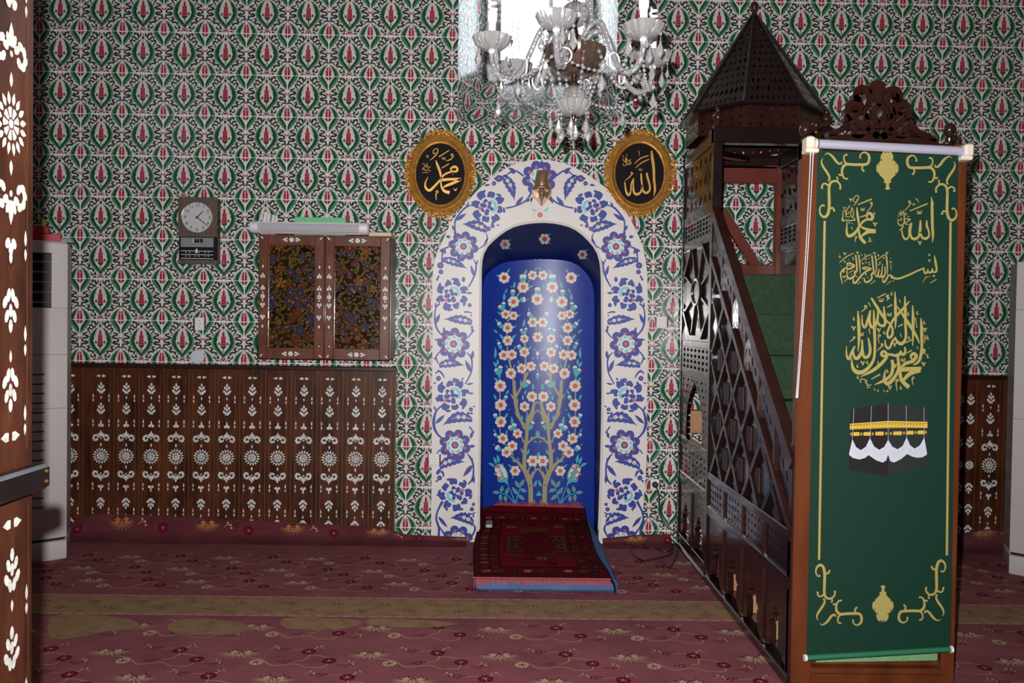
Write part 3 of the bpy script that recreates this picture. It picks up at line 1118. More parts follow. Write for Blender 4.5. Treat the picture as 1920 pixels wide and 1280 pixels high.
for k in range(6):
    t = 2 * PI * k / 6 + .5
    m_.disc((420 + 68 * math.cos(t), 1012 + 62 * math.sin(t)), 52, 4, 1, 12)
    m_.disc((420 + 68 * math.cos(t), 1012 + 62 * math.sin(t)), 48, 0, 2, 12)
m_.disc((420, 1012), 50, 3, 3, 10)
m_.disc((420, 1012), 9, 0, 4, 6)
m_.leaf((345, 945), (258, 898), 44, 2, 2)
m_.leaf((495, 950), (600, 868), 50, 2, 2)


def inside(p):                      # keep only chips that fall on the painted band
    return True


m_.build('painted_scrolls', MIH, plane_y(YS), surround, step=.0003)

# --- the recess: vault and jambs lofted from the arch to the back panel
DN = .45
PAN = [(906, 1040), (905.5, 800), (905, 620), (906, 545), (911, 518), (924, 505), (948, 492), (1010, 486), (1066, 490), (1092, 506), (1106, 526), (1112, 556), (1112, 650), (1112.5, 800), (1111, 1040)]
rp = resample(catmull(PAN, 5), NR)
A0 = np.array([on_y(p[0], p[1], YS) for p in ri])
B0 = np.array([on_y(p[0], p[1], DN) for p in rp])
A0[0, 2] = A0[-1, 2] = B0[0, 2] = B0[-1, 2] = 0.0
A0[:, 1] = -.004
xm, hw = .5 * (B0[0, 0] + B0[-1, 0]), .5 * (B0[-1, 0] - B0[0, 0])


def bulge(x):                        # the panel is a hollow curve, deepest on its axis
    q = (x - xm) / hw
    return DN - .075 * min(1.2, q * q)


B0[:, 1] = [bulge(x) for x in B0[:, 0]]
n_ = MB()
K = 8
vs_ = []
for k in range(K + 1):
    t = k / K
    e = t ** 1.25
    P_ = A0 * (1 - t) + B0 * t
    P_[:, 2] = A0[:, 2] * (1 - e) + B0[:, 2] * e
    vs_ += [tuple(p) for p in P_]
n_.add(vs_, [[k * NR + i, k * NR + i + 1, (k + 1) * NR + i + 1, (k + 1) * NR + i] for k in range(K) for i in range(NR - 1)])
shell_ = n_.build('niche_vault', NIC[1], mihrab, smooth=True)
bp = MB()
half = NR // 2
vs_, fs_ = [], []
NXP = 16
for i in range(half):
    l_, r_ = B0[i], B0[NR - 1 - i]
    for j in range(NXP + 1):
        t = j / NXP
        x = l_[0] + (r_[0] - l_[0]) * t
        vs_.append((x, bulge(x), l_[2] + (r_[2] - l_[2]) * t))
for i in range(half - 1):
    for j in range(NXP):
        fs_.append([i * (NXP + 1) + j, i * (NXP + 1) + j + 1, (i + 1) * (NXP + 1) + j + 1, (i + 1) * (NXP + 1) + j])
bp.add(vs_, fs_)
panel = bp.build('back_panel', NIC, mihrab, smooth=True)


def on_panel(u, v, d):
    x, _, z = on_y(u, -v, DN - .03)
    # walk the sight line on to the hollow surface
    rx, ry, rz = ray(u, -v)
    t = (DN - .03 - CAM_Y) / ry
    for _ in range(3):
        t = (bulge(rx * t) - CAM_Y) / ry
    return (rx * t, bulge(rx * t) - .0012 - d, CAM_H + rz * t)


b_ = Art()


def blossom(c, R, red=3, rot=0.0):
    n = 6 if R < 80 else 7
    for k in range(n):
        t = rot + 2 * PI * k / n
        cx, cy = c[0] + R * .62 * math.cos(t), c[1] + R * .62 * math.sin(t)
        b_.poly([(cx + R * .42 * math.cos(t + u) * q, cy + R * .42 * math.sin(t + u) * q) for u, q in ((-2.4, .9), (-1.5, .92), (-.75, 1.0), (-.3, 1.02), (0, .78), (.3, 1.02), (.75, 1.0), (1.5, .92), (2.4, .9))], 2, 3)
    for k in range(n):
        t = rot + 2 * PI * (k + .5) / n
        b_.stroke([(c[0] + R * .4 * math.cos(t), c[1] + R * .4 * math.sin(t)), (c[0] + R * .86 * math.cos(t), c[1] + R * .86 * math.sin(t))], [R * .035, R * .035], 7, 4, 1)
    b_.disc(c, R * .38, 2, 4, 12)
    for k in range(5):
        t = rot + 2 * PI * k / 5
        b_.disc((c[0] + R * .2 * math.cos(t), c[1] + R * .2 * math.sin(t)), R * .22, red, 5, 8)
    b_.disc(c, R * .07, 2, 6, 6)


def bud(base, tip, w=None):
    d = math.hypot(tip[0] - base[0], tip[1] - base[1])
    w = w or d * .62
    f = lambda t, o=0: (base[0] + (tip[0] - base[0]) * t - (tip[1] - base[1]) / d * o, base[1] + (tip[1] - base[1]) * t + (tip[0] - base[0]) / d * o)
    b_.disc(f(.74, -w * .22), w * .30, 2, 3, 8)
    b_.disc(f(.76, w * .22), w * .30, 2, 3, 8)
    b_.disc(f(.82), w * .27, 2, 3, 8)
    b_.poly([f(0), f(.2, w * .42), f(.5, w * .5), f(.62, w * .48), f(.5, w * .14), f(.68, 0), f(.5, -w * .14), f(.62, -w * .48), f(.5, -w * .5), f(.2, -w * .42)], 4, 4)


def lf(a, b, w=None):
    d = math.hypot(b[0] - a[0], b[1] - a[1])
    b_.leaf(a, b, w or min(40, d * .36), 4, 2, .06)


b_.frame(890, 480, 8)
for c, R, rd in (((443, 325), 85, 6), ((867, 288), 72, 3), ((728, 465), 88, 3), ((583, 685), 88, 3), ((465, 872), 72, 3), ((583, 893), 68, 3), ((495, 1075), 80, 3), ((497, 1268), 78, 3), ((872, 993), 78, 3), ((745, 1237), 66, 3)):
    blossom(c, R, rd, .3 + c[0])
for a_, c, w in (((722, 395), (728, 275), 105), ((570, 605), (574, 495), 66), ((425, 820), (437, 672), 58), ((415, 815), (366, 735), 58), ((432, 1090), (345, 985), 66), ((672, 660), (765, 648), 78), ((880, 925), (790, 845), 66), ((735, 1175), (690, 1085), 50),
                 ((750, 1175), (775, 1062), 46)):
    bud(a_, c, w)
for a_, c in (((485, 250), (527, 180)), ((370, 302), (312, 285)), ((735, 285), (785, 192)), ((812, 470), (884, 432)), ((585, 480), (596, 376)), ((558, 480), (548, 440)), ((435, 668), (440, 552)), ((452, 555), (486, 486)), ((395, 884), (337, 834)), ((650, 905), (692, 866)),
                (((348, 994), (304, 940))), ((566, 1082), (622, 1034)), ((340, 1155), (278, 1100)), ((430, 1255), (368, 1165)), ((548, 1245), (617, 1168)), ((722, 1068), (747, 935)), ((900, 212), (932, 160)), ((815, 830), (805, 770)), ((360, 1275), (315, 1255)),
                ((775, 648), (820, 645)), ((880, 1180), (860, 1155))):
    lf(a_, c)
for p, w in (([(632, 605), (680, 545), (705, 500)], [20, 22, 20]), ([(530, 835), (545, 790), (556, 762)], [20, 22, 26]), ([(492, 985), (520, 940), (535, 925)], [26, 22, 14]), ([(482, 1140), (484, 1205)], [18, 18]), ([(925, 1065), (922, 1160)], [14, 12]),
             ([(790, 405), (832, 358)], [14, 12])):
    b_.stroke(p, w, 5, 2, 2)
b_.frame(890, 630, 8)
for c, R in (((437, 285), 78), ((557, 277), 78), ((745, 240), 76), ((705, 484), 76), ((845, 452), 74), ((543, 558), 82), ((385, 746), 90), ((392, 1033), 90), ((395, 1280), 80), ((860, 906), 80), ((748, 1055), 76)):
    blossom(c, R, 3, .1 + c[1])
for a_, c, w in (((402, 205), (352, 75), 56), ((690, 205), (652, 130), 58), ((362, 590), (310, 478), 62), ((374, 590), (390, 425), 66), ((722, 775), (830, 655), 78), ((445, 960), (480, 890), 56), ((328, 1235), (298, 1160), 60)):
    bud(a_, c, w)
b_.poly([(375, 650), (310, 515), (355, 500), (412, 490)], 4, 3)
for a_, c in (((302, 335), (305, 162)), ((325, 475), (276, 378)), ((338, 440), (342, 335)), ((588, 208), (612, 140)), ((494, 486), (458, 428)), ((578, 476), (602, 416)), ((655, 420), (652, 358)), ((355, 695), (288, 617)), ((465, 876), (512, 798)), ((322, 955), (283, 868)),
             ((448, 1228), (496, 1142)), ((688, 745), (690, 655)), ((870, 808), (872, 705)), ((738, 875), (777, 803)), ((722, 962), (714, 878)), ((812, 205), (842, 138)), ((866, 355), (882, 290)), ((555, 1285), (552, 1200)), ((712, 1268), (700, 1178)), ((772, 1280), (768, 1215)),
             ((500, 1115), (532, 1085))):
    lf(a_, c)
for p, w in (([(706, 1290), (640, 1130), (612, 980), (600, 830), (580, 650), (562, 600)], [26, 44, 56, 52, 30, 22]), ([(615, 910), (715, 730), (775, 590), (808, 530)], [34, 30, 34, 16]), ([(745, 640), (758, 500), (764, 300), (752, 95)], [30, 26, 24, 30]),
             ([(545, 480), (522, 380), (486, 310)], [30, 26, 16]), ([(526, 440), (536, 350)], [20, 16]), ([(378, 640), (380, 900), (378, 1200)], [20, 20, 16]), ([(492, 150), (492, 240)], [20, 20]), ([(598, 760), (612, 665)], [40, 4]), ([(586, 930), (532, 862)], [40, 4]),
             ([(640, 1010), (652, 935)], [26, 4]), ([(640, 1190), (600, 1130)], [36, 4]), ([(590, 850), (568, 795)], [24, 4]), ([(830, 1290), (862, 1150), (898, 985)], [84, 60, 34]), ([(890, 1020), (945, 985)], [20, 20]), ([(870, 1180), (945, 1105)], [24, 20]),
             ([(790, 1280), (782, 1130)], [16, 18])):
    b_.stroke(p, w, 5, 1, 2)
b_.frame(890, 780, 7.111)
for c, R in (((347, 78), 74), ((376, 297), 72), ((502, 397), 72), ((424, 479), 72), ((571, 230), 64), ((540, 728), 70), ((775, 597), 78)):
    blossom(c, R, 3, c[0] * .7)
for a_, c, w in (((520, 190), (532, 90), 62), ((505, 190), (458, 128), 62), ((312, 275), (256, 232), 44), ((345, 460), (285, 400), 70), ((728, 190), (792, 55), 48)):
    bud(a_, c, w)
for a_, c in (((500, 115), (488, 5)), ((278, 218), (244, 168)), ((412, 238), (436, 178)), ((268, 394), (242, 368)), ((492, 684), (442, 642)), ((498, 832), (516, 795)), ((545, 612), (488, 588)), ((588, 592), (564, 542)), ((690, 515), (727, 432)), ((788, 940), (828, 845)),
             ((745, 310), (756, 262)), ((830, 345), (775, 335)), ((820, 270), (828, 185)), ((632, 60), (622, 0)), ((690, 75), (684, 20)), ((288, 640), (248, 538)), ((320, 625), (296, 508)), ((270, 672), (178, 622)), ((378, 665), (370, 620)), ((285, 790), (255, 755))):
    lf(a_, c)
for p, w in (([(748, 1195), (746, 950), (718, 830), (672, 730), (575, 612), (470, 530)], [62, 60, 76, 56, 36, 14]), ([(664, 700), (665, 500), (690, 330), (700, 150), (722, 40), (765, -20)], [54, 50, 44, 46, 62, 76]), ([(700, 110), (650, 100), (560, -20)], [10, 30, 22]),
             ([(700, 370), (775, 295), (850, 270)], [22, 26, 24]), ([(745, 850), (800, 735), (850, 700)], [34, 26, 22]), ([(655, 480), (630, 460), (612, 425)], [40, 26, 4]), ([(660, 350), (640, 310), (625, 265)], [34, 16, 14]), ([(748, 830), (770, 730)], [34, 4]), ([(700, 770), (735, 670)], [30, 14]),
             ([(670, 170), (622, 75), (570, 0)], [40, 26, 22]), ([(338, 160), (346, 240)], [18, 12]), ([(396, 362), (430, 402)], [14, 12]), ([(498, 470), (520, 560)], [18, 10]), ([(810, 730), (805, 665)], [18, 14]), ([(790, 1180), (800, 1110)], [26, 6])):
    b_.stroke(p, w, 5, 1, 2)
b_.disc((738, 925), 8, 0, 3, 6, ry=16)
for p in ([(538, 1175), (450, 1065), (330, 1018)], [(542, 1175), (505, 1060), (440, 905)], [(545, 1170), (580, 1040), (618, 925)]):
    b_.stroke(p, [14, 11, 8], 4, 2, 3)
for a_, c in (((330, 1020), (236, 1010)), ((352, 1012), (372, 922)), ((345, 1040), (345, 1135)), ((418, 1040), (444, 952)), ((405, 1060), (416, 1145)), ((572, 1042), (498, 942)), ((598, 952), (538, 856)), ((612, 930), (662, 836)), ((608, 972), (698, 1006)), ((584, 1050), (668, 1116))):
    b_.leaf(a_, c, 50, 4, 2)
    b_.leaf((a_[0] * .8 + c[0] * .2, a_[1] * .8 + c[1] * .2), (a_[0] * .15 + c[0] * .85, a_[1] * .15 + c[1] * .85), 24, 7, 3)
b_.disc((362, 755), 72, 4, 2, 18, ry=132, rot=-.45)
b_.poly([(395, 860), (440, 900), (455, 915), (430, 850)], 4, 2)
b_.poly([(300, 840), (320, 880), (400, 880), (455, 915), (430, 830)], 4, 2)
for dx, dy in ((-30, 15), (30, -12)):
    b_.disc((350 + dx, 745 + dy), 34, 2, 3, 14, ry=104, rot=-.45)
for y in (655, 722, 795):
    b_.stroke([(272 + (y - 655) * .2, y + 35), (295 + (y - 655) * .2, y + 20), (320 + (y - 655) * .2, y + 25), (342 + (y - 655) * .2, y + 5)], 20, 3, 4, 1)
    b_.stroke([(345 + (y - 655) * .25, y + 45), (365 + (y - 655) * .25, y + 40), (388 + (y - 655) * .25, y + 30)], 20, 3, 4, 1)
b_.stroke([(310, 660), (370, 790), (430, 890)], [14, 22, 40], 4, 4, 2)
b_.mirrored(1008.2)
b_.frame(890, 480, 8)
blossom((938, 645), 90)
blossom((946, 1215), 78)
bud((945, 575), (942, 465), 84)
b_.frame(890, 630, 8)
bud((945, 650), (945, 545), 44)
b_.leaf((945, 535), (946, 490), 10, 2, 3)
b_.disc((943, 260), 24, 2, 3, 8, ry=36)
lf((925, 225), (875, 185))
lf((962, 225), (1014, 183))
b_.disc((945, 328), 10, 2, 3, 6, ry=14)
b_.frame(890, 780, 7.111)
b_.disc((855, 1045), 40, 4, 3, 10, ry=16)
b_.disc((855, 1022), 22, 4, 3, 8, ry=12)
b_.disc((855, 1000), 8, 4, 3, 6)
b_.leaf((850, 560), (850, 470), 50, 4, 2)
b_.build('painted_blossom_tree', NIC, on_panel, panel, step=.0003)

# three loose blossoms on the vault
v_ = Art()
b_ = v_
b_.frame(740, 230, 3.048)
for c, R, t in (((630, 693), 30, -.5), ((857, 662), 32, 0), ((1075, 752), 28, .9)):
    blossom(c, R, 6)
    b_.leaf((c[0] + 18, c[1] - 16), (c[0] + 34, c[1] - 34), 8, 4, 2)
    b_.leaf((c[0] + 16, c[1] + 14), (c[0] + 36, c[1] + 30), 8, 4, 2)
from mathutils.bvhtree import BVHTree
_me = shell_.data
_off = base_of(shell_)
_bvh = BVHTree.FromPolygons([tuple(Vector(v.co) + _off) for v in _me.vertices], [tuple(p.vertices) for p in _me.polygons])


def on_vault(u, v, d):
    r = Vector(ray(u, -v)).normalized()
    hit, nrm, _, dist = _bvh.ray_cast(Vector((0, CAM_Y, CAM_H)), r)
    if hit is None:
        return on_y(u, -v, .2)
    if nrm.dot(r) > 0:
        nrm = -nrm
    return tuple(hit + nrm * (.0015 + d))


v_.build('painted_blossoms', NIC, on_vault, shell_)

# ------------------------------------------------------------------ prayer rug on its foam pad, remote control
PADM = mat('pad_blue_cloth', (74, 106, 150), .9, noise=.12, nscale=12, spec=.15, bump=.2, bscale=200)
px0, px1, py0, py1, pz = -.125, .592, CAM_Y + 4.115, .30, .058
pad = MB()
pad.bevbox((px0, py0, .001), (px1, py1, pz), .012)
tag(pad.build('foam_pad', PADM, origin=(.5 * (px0 + px1), .5 * (py0 + py1), 0)), 'blue cloth covered foam pad under the red prayer rug', 'pad')
RUG = [mat('rug_wine_red', (82, 9, 18), .95, noise=.22, nscale=9, bump=.4, bscale=420, spec=.08), mat('rug_black', (26, 14, 18), .95, spec=.08), mat('rug_ochre', (92, 44, 18), .95, noise=.25, nscale=40, spec=.08),
       mat('rug_olive', (42, 34, 28), .95, noise=.2, nscale=50, spec=.08), mat('rug_pale_knots', (122, 88, 90), .95, spec=.08), mat('rug_fringe', (164, 78, 80), .95, noise=.15, nscale=60, spec=.1), mat('rug_bright_red', (104, 10, 20), .95, noise=.2, nscale=14, spec=.08)]
RX0, RX1, RY0, RY1 = -.140, .556, CAM_Y + 4.125, .40
rzb = on_y(1000, 950, .42)[2]


def rug_z(y, x=.2):
    t = max(0, (y - .20) / (RY1 - .20))
    return pz + .006 + (rzb - pz) * t * t + .006 * math.sin(7 * y + 3 * x) * (1 if y > -.85 else 0)


def on_rug(u, v, d):
    xo = (v - RY0) / (RY1 - RY0)
    x = u + .012 * math.sin(v * 4) - .010 * xo
    return (x, v, rug_z(v, u) + d)


rug = thing('prayer_rug', 'dark red patterned prayer rug with pink fringes lying on a blue pad in the niche', 'rug', (.2, RY0 + .6, pz))
r_ = MB()
NXR, NYR = 10, 40
vs_ = [on_rug(RX0 + (RX1 - RX0) * i / NXR, RY0 + (RY1 - RY0) * j / NYR, dz) for dz in (-.004, .004) for j in range(NYR + 1) for i in range(NXR + 1)]
n0 = (NXR + 1) * (NYR + 1)
id_ = lambda i, j, k=0: k * n0 + j * (NXR + 1) + i
r_.add(vs_, [[id_(i, j, 1), id_(i + 1, j, 1), id_(i + 1, j + 1, 1), id_(i, j + 1, 1)] for i in range(NXR) for j in range(NYR)] +
       [[id_(i, j), id_(i, j + 1), id_(i + 1, j + 1), id_(i + 1, j)] for i in range(NXR) for j in range(NYR)] +
       [[id_(i, 0), id_(i + 1, 0), id_(i + 1, 0, 1), id_(i, 0, 1)] for i in range(NXR)] + [[id_(i, NYR, 1), id_(i + 1, NYR, 1), id_(i + 1, NYR), id_(i, NYR)] for i in range(NXR)] +
       [[id_(0, j, 1), id_(0, j + 1, 1), id_(0, j + 1), id_(0, j)] for j in range(NYR)] + [[id_(NXR, j), id_(NXR, j + 1), id_(NXR, j + 1, 1), id_(NXR, j, 1)] for j in range(NYR)])
field = r_.build('pile', RUG, rug, smooth=True)
a = Art()
W, L = RX1 - RX0, RY1 - RY0
R = lambda x0, y0, x1, y1, m, l: a.poly([(RX0 + W * x0 + (W * (x1 - x0)) * s_, -(RY0 + L * q)) for q, order in ((y0, 0), (y1, 1)) for s_ in ([k / 6 for k in range(7)] if not order else [1 - k / 6 for k in range(7)])], m, l)


def Rr(x0, y0, x1, y1, m, l):        # split along the length so it follows the pile
    n = max(1, int((y1 - y0) * 24))
    for k in range(n):
        R(x0, y0 + (y1 - y0) * k / n, x1, y0 + (y1 - y0) * (k + 1) / n, m, l)


Rr(.0, .0, 1, .012, 1, 1)
Rr(.0, .0, .012, 1, 1, 1)
Rr(.988, .0, 1, 1, 1, 1)
for x0, x1 in ((.035, .042), (.125, .132), (.20, .207), (.795, .802), (.868, .875), (.958, .965)):
    Rr(x0, .05, x1, .96, 1, 1)
for y in (.035, .115, .86, .95):
    Rr(.03, y, .97, y + .006, 1, 1)
Rr(.215, .13, .785, .85, 6, 1)
k = 0
rr = random.Random(3)
for y in np.arange(.07, .95, .052):
    for x in (.085, .915):
        m = (4, 3, 2, 1)[k % 4]
        a.disc((RX0 + W * x, -(RY0 + L * y)), .020, m, 2, 8, ry=.016)
        a.disc((RX0 + W * x, -(RY0 + L * y)), .008, 0 if m == 4 else 4 if k % 3 == 0 else 1, 3, 6)
        k += 1
    for x in (.167, .833):
        a.poly([(RX0 + W * (x - .027), -(RY0 + L * (y - .012))), (RX0 + W * (x + .027), -(RY0 + L * (y - .002))), (RX0 + W * (x + .027), -(RY0 + L * (y + .014))), (RX0 + W * (x - .027), -(RY0 + L * (y + .004)))], 2 if k % 3 else 3, 2)
for x in np.arange(.1, .95, .1):
    for y in (.075, .905):
        m = (3, 4, 1)[k % 3]
        a.disc((RX0 + W * x, -(RY0 + L * y)), .022, m, 2, 8, ry=.018)
        a.disc((RX0 + W * x, -(RY0 + L * y)), .008, 4 if m != 4 else 0, 3, 6)
        k += 1
# field: ochre side blocks, a hexagonal centre, small diamonds
for x0, x1 in ((.27, .42), (.62, .77)):
    Rr(x0 - .008, .34, x1 + .008, .62, 1, 2)
    Rr(x0, .35, x1, .61, 2, 3)
    for y in (.39, .45, .51, .57):
        a.disc((RX0 + W * .5 * (x0 + x1), -(RY0 + L * y)), W * .052, 1, 4, 8, ry=.022)
        a.disc((RX0 + W * .5 * (x0 + x1), -(RY0 + L * y)), W * .018, 4 if y in (.45, .57) else 2, 5, 6, ry=.009)
Rr(.38, .66, .62, .74, 2, 3)
hexa = lambda cx, cy, rx, ry, m, l: a.poly([(RX0 + W * (cx + rx * c_), -(RY0 + L * (cy + ry * s_))) for c_, s_ in ((-1, 0), (-.55, -.8), (0, -1), (.55, -.8), (1, 0), (.55, .8), (0, 1), (-.55, .8))], m, l)
hexa(.52, .48, .17, .20, 0, 4)
hexa(.52, .48, .14, .085, 3, 5)
hexa(.52, .48, .11, .066, 2, 6)
hexa(.52, .48, .08, .05, 1, 7)
hexa(.52, .48, .035, .025, 4, 8)
for x, y, m in ((.30, .75, 4), (.72, .76, 4), (.52, .62, 3), (.52, .36, 1), (.44, .24, 1), (.54, .245, 4), (.62, .24, 3), (.33, .24, 3), (.70, .24, 2), (.40, .17, 3), (.6, .17, 1), (.3, .28, 2), (.74, .28, 3), (.5, .79, 1), (.64, .8, 3), (.36, .8, 3)):
    hexa(x, y, .045, .022, m, 4)
    hexa(x, y, .02, .010, 6 if m != 4 else 1, 5)
a.build('woven_pattern', RUG, lambda u, v, d: on_rug(u, v, .005 + d), field, step=.0004)
fr = MB()
rr = random.Random(8)
for i in range(150):
    x = RX0 + .012 + (W - .02) * i / 149
    x2 = x + rr.uniform(-.008, .008)
    ln = rr.uniform(.018, .034) if i > 12 else rr.uniform(.026, .05)
    z0 = rug_z(RY0)
    fr.tube([(x, RY0 + .002, z0), (x + .3 * (x2 - x), RY0 - .012, z0 - .006), (x2, RY0 - .017 - .004 * rr.random(), z0 - ln)], [.0028, .003, .0018], 4)
fr.tube([(RX0 + W * k / 20, RY0 - .002, rug_z(RY0) + .003) for k in range(21)], .0035, 6)
fr.tube([(RX1 - .004, RY0 + .01, pz + .004), (RX1 + .012, RY0 - .024, pz - .006), (RX1 + .018, RY0 - .026, .02), (RX1 + .022, RY0 - .028, .004)], [.006, .006, .005, .003], 6, mi=1)
fr.build('fringe', [RUG[5], RUG[1]], rug)
fr = MB()
for i in range(140):
    x = RX0 + .02 + (W - .03) * i / 139
    p = on_rug(x, RY1, .002)
    h = rr.uniform(.014, .034) + (.012 if i < 18 or i > 122 else 0)
    fr.tube([p, (p[0] + rr.uniform(-.006, .006), RY1 + .012, p[2] + h * .6), (p[0] + rr.uniform(-.014, .014), RY1 + .005, p[2] + h)], [.003, .0032, .002], 4)
fr.build('fringe', [RUG[5]], rug)

GREY = mat('remote_silver', (186, 190, 196), .4)
DARK = mat('black_plastic', (22, 22, 24), .45)
c = on_z(955, 985, pz + .012)
rem = thing('remote_control', 'silver remote control lying on the left edge of the red prayer rug', 'remote control', (on_z(917, 986, pz + .014)[0], on_z(917, 986, pz + .014)[1], rug_z(on_z(917, 986, pz + .014)[1]) + .006))
rx, ry_, rz_ = rem.location
b = MB()
b.bevbox((rx - .021, ry_ - .065, rz_), (rx + .021, ry_ + .065, rz_ + .02), .006)
b.build('body', GREY, rem)
b = MB()
b.box((rx - .014, ry_ + .015, rz_ + .0202), (rx + .014, ry_ + .045, rz_ + .0212))
b.build('screen', mat('lcd_grey', (96, 108, 104), .25), rem)
b = MB()
for k in range(6):
    b.bevbox((rx - .014 + (k % 3) * .0105, ry_ - .02 - (k // 3) * .016, rz_ + .0195), (rx - .007 + (k % 3) * .0105, ry_ - .01 - (k // 3) * .016, rz_ + .0222), .001)
b.split('button', DARK, rem)
# small torch-like silver clip dropped in the corner of the niche
cp = on_z(1120, 988, .03)
b = MB()
b.tube([(cp[0] - .014, cp[1] - .02, .008), (cp[0] + .002, cp[1], .03), (cp[0] + .014, cp[1] + .012, .05)], [.006, .008, .011], 8)
tag(b.build('pen_torch', mat('chrome', (210, 212, 216), .15, 1.0), origin=(cp[0], cp[1], 0), smooth=True), 'tiny silver rod leaning in the right corner at the foot of the niche', 'rod')
# ------------------------------------------------------------------ oval gilt frames
GOLD = mat('gilt_plaster', (200, 146, 70), .30, .45, noise=.3, nscale=30, bump=.25, bscale=90)
GOLD2 = mat('gilt_lettering', (226, 174, 92), .35, .5, noise=.08, nscale=30)
PLUM = mat('plaque_dark_plum', (21, 11, 15), .55, spec=.15, noise=.7, nscale=160, bump=.5, bscale=160)


def oval_frame(label, cx, cy, rx, ry, letters, sheet):
    c = on_y(cx, cy, -.02)
    k = (on_y(cx + 10, cy, -.02)[0] - c[0]) / 10       # metres per pixel here
    t = thing('oval_calligraphy_frame', label, 'wall frame', (c[0], 0, c[2]), 'gilt oval frames beside the niche')
    A, B = rx * k, ry * k
    m = MB()
    prof = [(.70, .002), (.72, .016), (.76, .020), (.79, .034), (.84, .044), (.89, .040), (.92, .030), (.96, .024), (.985, .012), (.985, .001)]
    n = 64
    m.rings([[(c[0] + A * q * math.cos(2 * PI * j / n), -d, c[2] + B * (q + (1 - q) * .05) * math.sin(2 * PI * j / n)) for j in range(n)] for q, d in prof], caps=False)
    fr_ = m.build('frame', GOLD, t, smooth=True)
    o = MB()
    rr = random.Random(5)
    for q in range(46):                        # applied leaf and shell ornament, heaped at the four quarters
        a = 2 * PI * q / 46
        near = min(abs(((a - PI / 2 * s + PI) % (2 * PI)) - PI) for s in range(4))
        for _ in range(6 if near < .34 else 2 if near < .62 else 1):
            e = a + rr.uniform(-.06, .06)
            s_ = rr.uniform(.93, 1.035) if near < .45 else rr.uniform(.95, .99)
            r = rr.uniform(.0045, .0085) if near < .45 else rr.uniform(.003, .005)
            o.ball((c[0] + A * s_ * math.cos(e), -.022 - rr.random() * .01, c[2] + B * s_ * math.sin(e)), r * 1.15, 8, 6, sq=(rr.uniform(.8, 1.6), .8, rr.uniform(.8, 1.6)))
    for s in range(4):
        a = PI / 2 * s
        o.ball((c[0] + A * .965 * math.cos(a), -.034, c[2] + B * .965 * math.sin(a)), .0105, 10, 8)
        for q in range(8):
            b = 2 * PI * q / 8
            o.ball((c[0] + A * .965 * math.cos(a) + .017 * math.cos(b), -.03, c[2] + B * .965 * math.sin(a) + .017 * math.sin(b)), .0052, 6, 5)
    for a in np.linspace(0, 2 * PI, 9)[:-1] + PI / 8:  # scrolls on the diagonals
        for d in (-.12, .12):
            P_ = [(c[0] + A * (.97 + .02 * q) * math.cos(a + d * (1 - q / 5)), -.026, c[2] + B * (.97 + .02 * q) * math.sin(a + d * (1 - q / 5))) for q in range(5)]
            o.tube(P_, [.003, .005, .006, .005, .003], 6)
    o.build('carved_ornament', GOLD, fr_, smooth=True)
    m = MB()
    m.rings([[(c[0] + A * .73 * math.cos(2 * PI * j / n), -d, c[2] + B * .74 * math.sin(2 * PI * j / n)) for j in range(n)] for d in (.001, .013)])
    pl = m.build('plaque', PLUM, t)
    m = MB()
    for j in range(130):
        b = 2 * PI * j / 130
        m.ball((c[0] + A * .715 * math.cos(b), -.017, c[2] + B * .727 * math.sin(b)), .0021, 5, 4)
    m.build('bead_row', GOLD, pl)
    a = Art(*sheet)
    for p, w in letters:
        a.stroke(p, w, 0, 0, 4)
    m = MB()
    a.slab(m, lambda u, v, d: (on_y(u, -v, -.016)[0], -d, on_y(u, -v, -.016)[2]), .012, .0165)
    m.build('calligraphy', GOLD2, t)
    return t


LET_M = [([(468, 455), (490, 520), (525, 610), (545, 720)], [10, 32, 34, 18]), ([(545, 715), (520, 745), (440, 830), (380, 880), (330, 850), (318, 780), (358, 690)], [20, 26, 34, 36, 32, 20, 6]),
         ([(540, 705), (600, 650), (690, 615), (760, 610), (770, 570), (735, 545), (685, 565), (680, 590), (715, 605)], [26, 26, 24, 30, 30, 36, 24, 18, 10]),
         ([(540, 735), (640, 725), (740, 720), (820, 725)], [40, 38, 34, 42]), ([(820, 725), (700, 780), (600, 820), (585, 845)], [36, 40, 28, 10]), ([(535, 740), (550, 830), (590, 890), (662, 910)], [14, 26, 38, 46]),
         ([(512, 405), (655, 315)], [14, 12]), ([(555, 565), (655, 502)], [12, 12]), ([(612, 465), (670, 445), (715, 400), (700, 365), (680, 380), (712, 405)], [6, 14, 12, 12, 10, 8]),
         ([(555, 410), (565, 440), (578, 415), (585, 442), (600, 440), (602, 410)], 7), ([(385, 455), (440, 410), (490, 350), (495, 300), (460, 292), (430, 330), (440, 365), (470, 345)], [5, 14, 14, 11, 10, 10, 10, 8]),
         ([(345, 420), (340, 390), (355, 385), (362, 410), (345, 418)], 7), ([(475, 1015), (470, 930), (500, 905), (485, 880), (465, 905)], [8, 13, 12, 10, 8]), ([(722, 850), (742, 885)], [6, 16]), ([(745, 885), (770, 848)], [14, 6]),
         ([(280, 510), (300, 500), (330, 560), (345, 490)], 5), ([(275, 600), (300, 570), (320, 600), (345, 590), (395, 610)], 7), ([(280, 580), (310, 540), (350, 520), (360, 570), (395, 540)], 6), ([(275, 630), (330, 625), (360, 630)], 5),
         ([(700, 650), (715, 655)], 6)]
